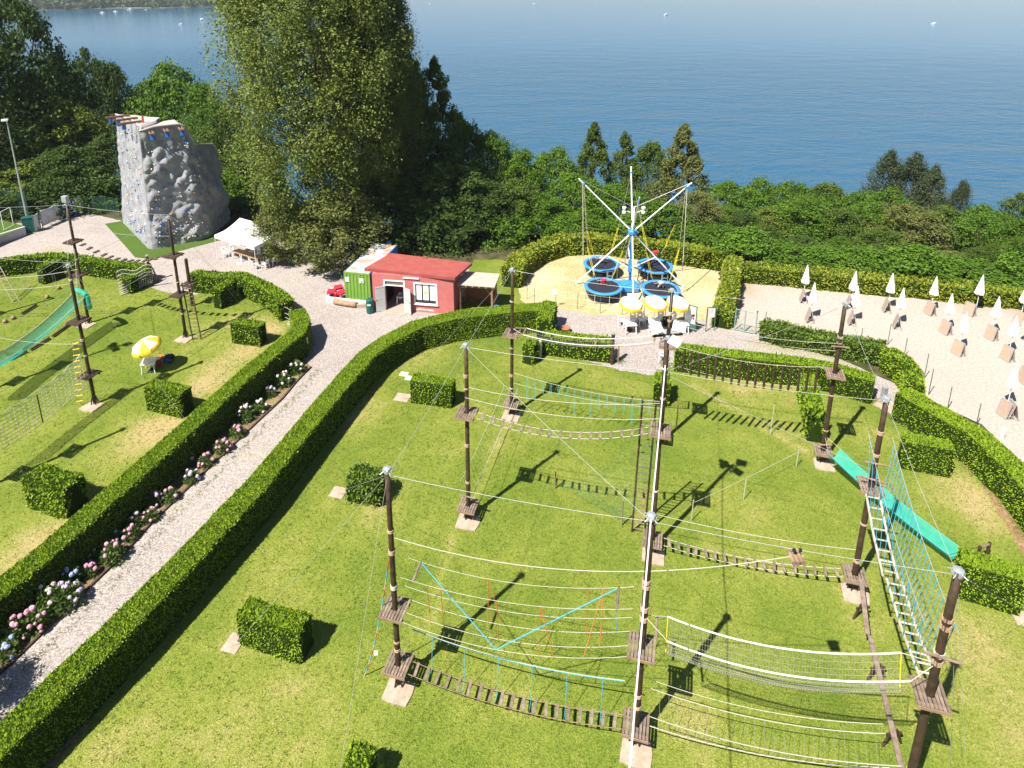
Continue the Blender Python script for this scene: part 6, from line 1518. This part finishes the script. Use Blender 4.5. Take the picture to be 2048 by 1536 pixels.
def board(p, q, h, zs, label, poster, name='notice_board'):
    p = Vector((*p, 0)); q = Vector((*q, 0)); t = thing(name, label, 'sign', (p + q) / 2, group='notice boards')
    for e in (p, q): MB().tube([e, e + Vector((0, 0, h))], .04, 8).build('post', M_FPOST, t)
    d = (q - p).normalized(); n_ = Vector((d.y, -d.x, 0)); L = (q - p).length; a = math.atan2(d.y, d.x); c_ = (p + q) / 2
    MB().box(c_ + Vector((0, 0, h - .03)), (L, .05, .05), a).build('top_rail', M_FPOST, t)
    pn = MB().box(c_ + Vector((0, 0, (zs[0] + zs[1]) / 2)), (L - .10, .03, zs[1] - zs[0]), a).build('panel', M_WHITE, t)
    if poster:
        rr = random.Random(8)
        for (u, z, r0, m_) in ((-.12, 1.35, .20, mat('poster_haze', (.50, .54, .60), .6)), (-.05, 1.0, .18, mat('poster_haze2', (.58, .62, .66), .6)), (.22, 1.25, .13, mat('poster_red', (.20, .02, .03), .6)), (.24, 1.02, .10, mat('poster_red', (.2, .02, .03), .6)), (-.25, 1.15, .05, M_BLACK), (.12, 1.12, .04, M_BLACK)):
            mb = MB(); cc = c_ + d * u + n_ * (.019 + .002 * rr.random()) + Vector((0, 0, z)); mb.add([cc + d * (r0 * rr.uniform(.6, 1.1) * math.cos(i / 9 * 6.283)) + Vector((0, 0, 1.25 * r0 * rr.uniform(.6, 1.2) * math.sin(i / 9 * 6.283))) for i in range(9)], [tuple(range(9))]); mb.build('poster_figure', m_, pn)
        MB().box(c_ + Vector((0, 0, .36)), (L - .1, .02, .5), a).build('lower_panel', M_FPOST, t)
    else:
        for z in (1.62, 1.5): MB().box(c_ + n_ * .018 + Vector((0, 0, z)), (L * .5, .004, .02), a).build('print_line', mat('print_grey', (.45, .45, .45), .7), pn)
board((12.29, 43.21), (13.04, 42.8), 2.0, (.62, 1.92), 'green framed notice board with a picture poster right of the terrace', True)
board((13.81, 42.87), (14.47, 43.08), 1.9, (1.05, 1.75), 'green framed white notice board beside the yellow ivy', False)
# gate to the sand
g0, g1 = Vector((*(15.91, 43.09), 0)), Vector((*(17.2, 42.49), 0)); M_GATE = mat('gate_green', (.22, .34, .29), .6)
t = thing('mesh_gate', 'pale green tube gate between the ivy and the patchy hedge', 'gate', g0)
for u in (0, .46, 1.0): e = g0.lerp(g1, u); MB().tube([e, e + Vector((0, 0, 1.75 if u != .46 else 1.7))], .05 if u else .035, 8).build('post', M_GATE, t)
for z in (.08, 1.66): MB().tube([g0 + Vector((0, 0, z)), g1 + Vector((0, 0, z))], .03, 6).build('rail', M_GATE, t)
MB().tube([g0 + Vector((0, 0, .2)), g0.lerp(g1, .44) + Vector((0, 0, 1.2))], .018, 5).build('brace', M_GATE, t); MB().tube([g0 + Vector((0, 0, 1.2)), g0.lerp(g1, .44) + Vector((0, 0, .2))], .018, 5).build('brace', M_GATE, t)
gr = [[g0.lerp(g1, i / 22) + Vector((0, 0, .1 + 1.54 * j / 16)) for i in range(23)] for j in range(17)]; strand_net('mesh', t, gr, M_GATE, .003)
MB().lathe(g1 + Vector((0, 0, 1.75)), [(.06, 0), (.06, .06), (0, .09)], 8).build('post_cap', M_BLACK, t)
for k_, (p, hh) in enumerate(zip([(17.96, 42.83), (23.96, 41.16), (25.85, 41.17), (26.16, 39.69), (26.04, 37.2), (25.34, 35.54), (25.66, 34.19), (26.31, 32.63)], (1.6, 1.3, 1.6, 1.4, 1.8, 1.8, 1.5, 1.5))):
    o = MB().tube([(*p, 0), (*p, hh)], .025, 6).build('fence_post', M_FPOST); tag(o, 'thin dark fence post at the sand edge, %s' % ('first from the gate', 'second from the gate', 'third from the gate', 'fourth from the gate', 'fifth from the gate', 'sixth from the gate', 'seventh from the gate', 'last before the right edge')[k_], 'post', 'thin fence posts at the sand edge')
# entrance posts between hedge and gravel
for k_, (p, hh, lb) in enumerate((((6.57, 38.75), 2.25, 'square topped brown post at the end of the short hedge'), ((7.0, 38.98), 1.25, 'thin brown post just right of the square topped one'), ((1.87, 39.42), 1.3, 'grey weathered post beside the thin clipped bush'))):
    t = thing('timber_post', lb, 'post', (*p, 0), group='timber posts'); MB().tube([(*p, 0), (*p, hh)], (.12, .05, .14)[k_], 9).build('post', (M_POLE, M_JOIST, M_LAD)[k_], t)
    if k_ == 0: MB().lathe((*p, hh), [(.13, -.04), (.13, .05), (0, .06)], 9).build('post_cap', M_STEEL, t)

# ================================================================ BEACH
M_BUMB = mat('closed_parasol_cloth', (.80, .79, .77), .8, trans=.1); M_LFAB = mat('tan_sling', (.34, .25, .18), .8, (.38, .28, .20), 6); M_LFR = mat('grey_aluminium', (.42, .43, .45), .4, metal=.4)
def parasol_proto():
    t = thing('closed_parasol', 'x', 'umbrella')
    MB().tube([(0, 0, 0), (.0, 0, 1.5)], .022, 6).build('pole', M_WHITE, t, local=True)
    mb = MB(); vs = []; n = 16; prof = [(0.015, 2.95), (.05, 2.75), (.12, 2.35), (.19, 1.9), (.25, 1.55), (.23, 1.40)]
    for (r_, z) in prof:
        for i in range(n):
            a = i / n * 6.2832; k = r_ * (1 + (.22 if i % 2 else -.16)); vs.append((k * math.cos(a), k * math.sin(a), z + (.05 if i % 4 == 0 and z < 1.6 else 0)))
    fs = [(j * n + i, j * n + (i + 1) % n, (j + 1) * n + (i + 1) % n, (j + 1) * n + i) for j in range(len(prof) - 1) for i in range(n)]
    mb.add(vs, fs); mb.build('folded_canopy', M_BUMB, t, local=True)
    MB().lathe((0, 0, 1.72), [(.245, 0), (.25, .04), (.24, .07)], 14, cap=False).build('tie_band', M_BUMB, t, local=True)
    return t
def lounger_proto():
    t = thing('folded_lounger', 'x', 'lounger')
    for s, ln_ in ((-1, 1.0), (1, .98)):
        a0, a1 = Vector((s * .26, 0, .02)), Vector((s * .03, 0, ln_))
        d = a1 - a0
        for y in (-.34, .34): MB().tube([a0 + Vector((0, y, 0)), a1 + Vector((0, y, 0))], .022, 6).build('frame_tube', M_LFR, t, local=True)
        for e in (a0, a1): MB().tube([e + Vector((0, -.34, 0)), e + Vector((0, .34, 0))], .022, 6).build('frame_tube', M_LFR, t, local=True)
        MB().beam(a0 + d * .03, a0 + d * .97, .62, .012, up=(d.z, 0, -d.x)).build('sling', M_LFAB, t, local=True)
        MB().tube([a0 + d * .5 + Vector((s * .012, -.31, 0)), a0 + d * .5 + Vector((s * .012, .31, 0))], .008, 4).build('seam', M_LFR, t, local=True)
    for y in (-.36, .36): MB().tube([(-.2, y, .25), (.28, y, .12), (.34, y, 0)], .016, 5).build('foot_tube', M_LFR, t, local=True)
    return t
BU = [((22.79, 47.81), 530), ((22.05, 44.7), 566), ((25.89, 46.63), 549), ((24.99, 44.28), 570), ((28.56, 46.25), 557), ((28.05, 43.87), 574), ((31.66, 45.96), 563), ((31.2, 43.26), 591), ((35.07, 45.99), 566), ((30.43, 40.69), 633), ((34.05, 42.66), 609), ((33.5, 40.22), 634), ((37.47, 44.65), 581), ((29.38, 34.49), 734), ((35.21, 41.23), 640), ((33.15, 37.13), 680)]
LO = [(22.58, 47.32), (21.79, 44.33), (25.63, 46.31), (24.7, 43.92), (28.24, 45.86), (27.71, 43.45), (31.26, 45.43), (30.75, 42.71), (34.18, 45.37), (29.93, 40.01), (33.49, 41.99), (32.77, 39.37), (36.94, 44.07), (28.55, 33.56), (32.07, 36.86)]
_u, _l = parasol_proto(), lounger_proto()
nb_ = len(BU)
for k, (p, _) in enumerate(BU):
    o = _u if k == 0 else copy_tree(_u); o.location = (*p, 0); o.rotation_euler = (random.uniform(-.02, .02), random.uniform(-.01, .03), random.uniform(0, 3))
    s = random.uniform(.95, 1.03); o.scale = (s * 1.05, s * 1.05, s)
    tag(o, 'closed white parasol on the sand, %s counted from left' % (ORD[k] if k < 15 else 'sixteenth'), 'umbrella', 'closed parasols on the sand')
ANG = [.25, .3, .2, .2, .25, .15, .45, .5, .7, .6, .55, .5, .6, .45, .3]
for k, p in enumerate(LO):
    o = _l if k == 0 else copy_tree(_l); o.location = (*p, .012); o.rotation_euler = (0, 0, ANG[k] - (.5 if k < 6 else .25))
    tag(o, 'folded tan sling lounger on the sand, %s counted from left' % ORD[k], 'lounger', 'folded loungers on the sand')
o = copy_tree(_l); p = (28.86, 33.48); o.location = (*p, .012); o.rotation_euler = (0, 0, -.2); tag(o, 'folded tan lounger leaning right beside the nearest lounger on the sand', 'lounger', 'folded loungers on the sand')
x, y = (26.97, 31.5); tag(MB().box((x, y, .4), (.2, .1, .8), .3).build('white_marker', M_WHITE), 'small white marker post on the sand by the right hedge', 'post')

# ================================================================ HYDRANGEAS
M_HYL = mat('hydrangea_leaf', (.045, .10, .018), .5, (.08, .15, .025), 3, island=(.13, .20, .04), trans=.25)
HYM = {'pink': mat('bloom_pink', (.58, .26, .36), .9, (.66, .40, .46), 9), 'blue': mat('bloom_blue', (.30, .38, .62), .9, (.42, .46, .66), 9), 'lilac': mat('bloom_lilac', (.52, .40, .58), .9, (.62, .52, .64), 9), 'white': mat('bloom_white', (.62, .56, .52), .9, (.68, .54, .52), 9)}
def bloom_mesh(m):
    mb = MB(); rr = random.Random(2)
    for i in range(34):
        d = Vector((rr.gauss(0, 1), rr.gauss(0, 1), rr.gauss(.3, 1))).normalized(); c_ = d * .10; x = d.cross(Vector((.3, .5, .8))).normalized() * .042; y = d.cross(x).normalized() * .042
        mb.quad(c_ + x, c_ + y, c_ - x, c_ - y)
    mb.blob((0, 0, 0), .088, .1, n=7, m=5); return mb.mesh('flower_head', m)
HBM = {k: bloom_mesh(m) for k, m in HYM.items()}
def hyd_leaves(seed):
    r = np.random.default_rng(seed); n = 620
    d = r.normal(0, 1, (n, 3)); d /= np.linalg.norm(d, axis=1)[:, None]; d[:, 2] = np.abs(d[:, 2])
    Pn = d * np.array([.5, .5, .85]) * r.uniform(.45, 1.0, (n, 1)); Pn[:, 2] += .05
    V, F = leaf_tris(Pn, d, .10, .6, .1); return new_mesh('leaves', V, F, [M_HYL])
HYL = [hyd_leaves(i) for i in range(3)]
HY = [((-13.7, 37.67), 1.0, 'white'), ((-14.09, 36.34), 1.0, 'white'), ((-14.54, 35.22), 0.7, 'lilac'), ((-14.6, 33.79), 0.8, 'white'), ((-15.17, 33.07), 1.0, 'white'), ((-15.09, 31.61), 0.8, 'pink'), ((-15.38, 30.38), 0.85, 'pink'), ((-15.82, 29.36), 0.75, 'pink'), ((-16.05, 28.22), 0.75, 'lilac'), ((-16.57, 29.36), 0.5, 'pink'), ((-16.5, 26.96), 0.7, 'pink'), ((-17.15, 26.71), 0.8, 'lilac'), ((-16.81, 25.73), 0.7, 'pink'), ((-17.36, 25.43), 0.7, 'white'), ((-17.16, 24.69), 0.7, 'pink'), ((-17.31, 23.51), 1.0, 'pink'), ((-17.74, 24.58), 0.5, 'lilac'), ((-17.86, 22.76), 0.6, 'pink'), ((-18.28, 23.56), 0.5, 'pink'), ((-18.42, 22.39), 0.9, 'blue'), ((-17.97, 21.35), 1.15, 'lilac'), ((-18.71, 21.24), 1.15, 'white'), ((-18.53, 20.38), 1.0, 'pink'), ((-19.03, 19.97), 1.0, 'pink'), ((-19.13, 22.03), 0.9, 'lilac'), ((-18.85, 19.32), 0.75, 'blue')]
for k, (p, s, c_) in enumerate(HY):
    t = thing('hydrangea_bush', '%s flowering hydrangea by the path edge, %s in line from the gate' % (c_, (ORD + ['sixteenth', 'seventeenth', 'eighteenth', 'nineteenth', 'twentieth', 'twenty first', 'twenty second', 'twenty third', 'twenty fourth', 'twenty fifth', 'twenty sixth'])[k]), 'hydrangea', (*p, 0), group='hydrangeas along the path')
    o = put('leaves', HYL[k % 3], t, (*p, 0), (0, 0, random.uniform(0, 6)), (s, s, s * .95)); o['kind'] = 'stuff'
    for i in range(int(11 * s)):
        a = random.uniform(0, 6.28); e = random.uniform(.15, 1.45); q = Vector((.52 * math.cos(e) * math.cos(a), .52 * math.cos(e) * math.sin(a), .05 + .86 * math.sin(e))) * s
        f = random.uniform(.55, 1.0); put('flower_head', HBM[c_], t, Vector((*p, 0)) + q, (random.uniform(0, 3), random.uniform(0, 3), 0), (f, f, f))
# timber edging of the flower bed
t = thing('bed_edging', 'dark timber edging between the flower bed and gravel path', 'edging', (*edge_line[4], 0))
E_ = resample(edge_line, 2.4, False)
for i in range(len(E_) - 1): MB().beam((*E_[i], .045), (*E_[i + 1], .045 + random.uniform(-.01, .01)), .09, .10).build('edging_board', M_DPLANK, t)

# ================================================================ SMALL THINGS ON THE LAWNS
x, y = (-23.06, 37.79)
umbrella(*(-22.96, 37.75), 1.85, .92, 'yellow and white parasol on the left lawn', None, (-.22, -.22), False, .48)
o = table(x, y, .2, 'white plastic table beside the yellow parasol on the left lawn', TG)
o = MB().box((x + .25, y - .15, .86), (.34, .05, .24), .35).build('white_box', M_WHITE); tag(o, 'small white notice box standing on the left lawn table', 'box')
bx_, by_ = (-22.78, 38.29)
t = thing('red_bucket', 'dark red bucket beside the white table on the left lawn', 'bucket', (bx_, by_, 0)); MB().lathe((bx_, by_, 0), [(.16, 0), (.21, .55), (.23, .55), (.23, .6), (.18, .6)], 10).build('body', mat('dark_red', (.30, .03, .04), .5), t); MB().lathe((bx_, by_, .6), [(.19, 0), (.1, .05), (0, .06)], 10).build('contents', M_WHITE, t)
hx, hy = (-22.44, 38.93)
for k_, (dx, dy, m_, lb) in enumerate(((-.1, .25, M_BLACK, 'heap of black harnesses lying in the parasol shade'), (.0, -.15, mat('harness_blue', (.02, .06, .16), .6), 'heap of dark blue helmets lying in the parasol shade'), (-.62, .2, mat('orange_cloth', (.60, .20, .06), .7), 'small orange bag lying beside the black harnesses'))):
    mb = MB(); rr = random.Random(k_)
    for i in range(9 if k_ < 2 else 3): mb.blob((hx + dx + rr.uniform(-.28, .28) * (1 if k_ < 2 else .3), hy + dy + rr.uniform(-.12, .12), .12 + rr.uniform(0, .08)), .14, .25, (1, 1, .8), 7, 5)
    tag(mb.build('harness_heap' if k_ < 2 else 'orange_bag', m_), lb, 'gear')
for k_, (p, sx, sy, lb) in enumerate((((-6.81, 37.49), .5, .4, 'small white slab in the grass left of the clipped block, nearest the curved hedge'), ((-6.43, 37.06), .45, .4, 'small white slab touching the clipped block'), ((-6.53, 35.07), .9, .75, 'pinkish stone slab left of the clipped block'), ((-8.49, 27.45), .75, .7, 'pinkish stone slab left of the loose bush'), ((-10.58, 19.74), .65, .75, 'pinkish stone slab left of the largest hedge block'), ((20.54, 20.84), .9, .7, 'stone slab by the hedge block at the right edge'))):
    tag(MB().box((*p, .035), (sx, sy, .05), -.25).build('stone_slab', M_WHITE if k_ < 2 else M_CONC, bevel=.01), lb, 'slab', 'stone slabs in the lawn')
x, y = (22.46, 34.74)
t = thing('paved_patch', 'pale paved patch with a cable anchor between two hedges on the right', 'paving', (x, y, 0)); MB().slab([(21.43, 34.55), (22.5, 35.28), (22.87, 34.46), (22.16, 33.53)], .02, .05).build('paving', M_CONC, t); MB().box((x - .2, y + .2, .5), (.25, .25, .9), .3).build('anchor_box', M_STEEL, t)
# gate on the left lawn and the sign on the hedge
g0, g1 = Vector((*(-16.65, 44.3), 0)), Vector((*(-15.88, 43.73), 0))
t = thing('lawn_gate', 'small grey tube gate between the two left hedges', 'gate', g0)
for e in (g0, g1): MB().tube([e, e + Vector((0, 0, 1.2))], .035, 7).build('post', M_STEEL, t)
for z in (.25, .6, 1.1): MB().tube([g0 + Vector((0, 0, z)), g0.lerp(g1, .5) + Vector((0, 0, z + .05)), g1 + Vector((0, 0, z))], .022, 6).build('rail', M_STEEL, t)
x, y = (-13.72, 39.82)
tag(MB().box((x + .1, y - .12, 1.05), (.30, .02, .42), .75).build('hedge_sign', M_WHITE), 'small white sign fixed to the hedge corner by the path', 'sign')

# ================================================================ TOP LEFT: LAMP POST, BANNERS, COURT
x, y = (-47.92, 62.58)
t = thing('lamp_post', 'tall thin pale lamp post at the upper left', 'lamp post', (x, y, 0))
hL = 10.76
MB().tube([(x, y, 0), (x, y, hL)], .09, 8, .05).build('post', M_STEEL, t); MB().box((x - .1, y - .1, hL), (.5, .35, .16), .4).build('lamp_head', M_WHITE, t)
t = thing('equipment_box', 'tall dark green cabinet at the foot of the lamp post', 'cabinet', (*(-46.7, 61.02), 0)); x, y = (-46.7, 61.02)
MB().box((x, y, .75), (.9, .6, 1.5), .5).build('body', M_BIN, t, bevel=.02); MB().box((x, y, 1.53), (.98, .68, .06), .5).build('lid', M_BIN, t)
def banner(p, q, z0, z1, label, m, name='banner'):
    p = Vector((*p, 0)); q = Vector((*q, 0)); t = thing(name, label, 'banner', (p + q) / 2, group='banners on the fence'); d = (q - p).normalized(); L = (q - p).length; n_ = Vector((d.y, -d.x, 0)); vs = []; N_ = 10
    for j in range(5):
        for i in range(N_ + 1):
            u = i / N_; z = z0 + (z1 - z0) * j / 4 - .06 * math.sin(math.pi * u) * (j == 4); vs.append(p + d * L * u + n_ * (.05 * math.sin(u * 9 + j)) + Vector((0, 0, z)))
    mb = MB(); mb.add(vs, [(j * 11 + i, j * 11 + i + 1, j * 11 + i + 12, j * 11 + i + 11) for j in range(4) for i in range(10)]); o = mb.build('cloth', m, t, True); sm = o.modifiers.new('s', 'SOLIDIFY'); sm.thickness = .01
    for e in (p, q): MB().tube([e, e + Vector((0, 0, z1 + .15))], .04, 7).build('post', M_FPOST, t)
    return t, p, d, n_, L
M_BCL = mat('banner_cloth', (.50, .49, .50), .8, (.56, .55, .56), 2, trans=.15); M_BNV = mat('banner_navy', (.012, .03, .12), .7)
banner((-46.09, 60.9), (-46.07, 61.67), .1, 1.75, 'narrow pale banner beside the green cabinet', M_BCL)
banner((-46.05, 61.93), (-45.63, 64.1), .25, 1.85, 'wide pale blank banner on the fence by the gravel', M_BCL)
t, p, d, n_, L = banner((-45.51, 64.24), (-44.33, 65.54), .2, 2.05, 'navy banner with white letters and green circles on the fence', M_BNV)
ba = math.atan2(d.y, d.x)
def text_mesh(s, size, m):
    c_ = bpy.data.curves.new('txt', 'FONT'); c_.body = s; c_.size = size; c_.extrude = .004; ob = bpy.data.objects.new('txt', c_); COL.objects.link(ob)
    dg = bpy.context.evaluated_depsgraph_get(); me = bpy.data.meshes.new_from_object(ob.evaluated_get(dg)); bpy.data.objects.remove(ob); me.materials.clear(); me.materials.append(m); return me
for s, u, z, sz in (('C', .06, 1.25, .62), ('RS', .34, 1.28, .62)):
    put('lettering', text_mesh(s, sz, M_WHITE), t, p + d * L * u + n_ * .09 + Vector((0, 0, z)), (math.pi / 2, 0, ba))
for k_ in range(2): MB().box(p + d * L * .48 + n_ * .085 + Vector((0, 0, .95 - .3 * k_)), (.8, .006, .07), ba).build('print_line', mat('print_pale', (.35, .42, .6), .7), t)
mb = MB(); mb.add([p + d * (L * u) + n_ * .078 + Vector((0, 0, z)) for u, z in ((.70, 1.9), (.98, 1.95), (.98, .3), (.86, .35), (.78, 1.0))], [(0, 4, 3, 2, 1)]); mb.build('white_print', M_WHITE, t)
for u, z, r0 in ((.90, 1.65, .22), (.80, 1.30, .20), (.88, .75, .24)):
    for q_, m_, o_ in ((r0, M_BNV, .083), (r0 * .72, mat('print_lime', (.25, .42, .06), .7), .088)):
        mb = MB(); c_ = p + d * L * u + n_ * o_ + Vector((0, 0, z)); mb.add([c_ + d * (q_ * math.cos(i / 14 * 6.283)) + Vector((0, 0, q_ * 1.15 * math.sin(i / 14 * 6.283))) for i in range(14)], [tuple(range(14))]); mb.build('print_circle', m_, t)
w0, w1 = Vector((*(-48.67, 56.02), 0)), Vector((*(-46.57, 60.26), 0))
t = thing('court_wall', 'low pale concrete wall holding the sports court at the left edge', 'wall', w1)
MB().beam(w0 + Vector((0, 0, .44)), w1 + Vector((0, 0, .44)), .25, .88).build('wall', mat('court_concrete', (.42, .41, .42), .9, (.36, .35, .36), 1.5), t)
t = thing('court_fence', 'tall green mesh fence behind the sports court', 'fence', (*(-52.74, 65.31), 0))
cf = [Vector((*q, 0)) for q in [(-58.41, 64.69), (-54.79, 65.29), (-51.51, 65.04), (-48.7, 63.93)]]
for q in cf: MB().tube([q, q + Vector((0, 0, 3.2))], .04, 6).build('post', M_FPOST, t)
for i in range(3):
    gr = [[cf[i].lerp(cf[i + 1], u / 20) + Vector((0, 0, .1 + 3.0 * v / 14)) for u in range(21)] for v in range(15)]; strand_net('mesh', t, gr, M_FPOST, .006)
t = thing('mesh_fence', 'green mesh fence between the navy banner and climbing wall', 'fence', (*(-43.35, 65.99), 0))
cf = [Vector((*q, 0)) for q in [(-44.31, 65.68), (-43.35, 65.99), (-42.06, 66.0), (-40.44, 65.43)]]
for q in cf: MB().tube([q, q + Vector((0, 0, 2.0))], .03, 6).build('post', M_FPOST, t)
for i in range(3):
    gr = [[cf[i].lerp(cf[i + 1], u / 14) + Vector((0, 0, .1 + 1.8 * v / 12)) for u in range(15)] for v in range(13)]; strand_net('mesh', t, gr, M_FPOST, .005)
cg = thing('court_goal', 'thin white goal frame on the sports court', 'goal', (*(-48.32, 60.82), .87)); q0, q1 = Vector((*(-47.79, 59.29), .9)), Vector((*(-47.8, 60.57), .9))
MB().tube([q0, q0 + Vector((0, 0, 1.8)), q1 + Vector((0, 0, 1.8)), q1], .03, 6).build('frame', M_WHITE, cg); MB().tube([q0, q1], .03, 6).build('ground_bar', M_WHITE, cg)

# ================================================================ BOATS
def boat(p, a, s, label, motor=False):
    x, y = p; t = thing('motor_boat', label, 'boat', (x, y, LAKE_Z), group='boats on the lake'); z = LAKE_Z
    d = Vector((math.cos(a), math.sin(a), 0)); n_ = Vector((-d.y, d.x, 0)); c_ = Vector((x, y, z)); vs = []
    for u, w in ((-.5, .17), (-.1, .2), (.25, .16), (.5, .01)):
        for sd in (-1, 1): vs += [c_ + d * s * u + n_ * sd * w * s * .75 + Vector((0, 0, -.3)), c_ + d * s * u + n_ * sd * w * s + Vector((0, 0, .16 * s + (.05 * s if u > .3 else 0)))]
    fs = [(0, 1, 3, 2), (12, 14, 15, 13)]
    for i in range(3): b = i * 4; fs += [(b, b + 4, b + 5, b + 1), (b + 2, b + 3, b + 7, b + 6), (b + 1, b + 5, b + 7, b + 3)]
    mb = MB(); mb.add(vs, fs); mb.build('hull', M_PLASTIC, t)
    MB().box(c_ + d * s * .02 + Vector((0, 0, .24 * s)), (s * .3, s * .22, .18 * s), a).build('cabin', M_PLASTIC, t); MB().box(c_ + d * s * .18 + Vector((0, 0, .23 * s)), (.06, s * .2, .12 * s), a).build('windscreen', M_DGL, t)
for k, (px, a, s, lb) in enumerate((((-371.5, 769.94), .2, 5, 'small white boat on the lake left of the poplar, nearer'), ((-379.9, 842.28), 3.0, 5, 'white speedboat touching the left side of the poplar'), ((-562.21, 1015.52), .3, 8, 'larger white boat moored before the far wood'), ((-564.67, 950.4), .1, 6, 'dark moored boat before the far wood, left one'), ((-558.64, 971.44), .1, 6, 'dark moored boat before the far wood, right one'), ((-637.72, 926.99), .4, 6, 'white boat close to the far shore at the left'), ((-539.32, 1016.72), .4, 4, 'small white boat right of the larger moored one'), ((210.93, 948.11), .5, 6, 'white motor boat far out in the middle of the lake'), ((497.34, 811.44), .1, 6, 'white motor boat far out at the right'), ((37.57, 1212.11), .2, 5, 'tiny white boat at the top edge of the lake'), ((-143.06, 1201.14), .2, 4, 'tiny white buoy boat right of the poplar top'))):
    boat(px, a, s, lb)
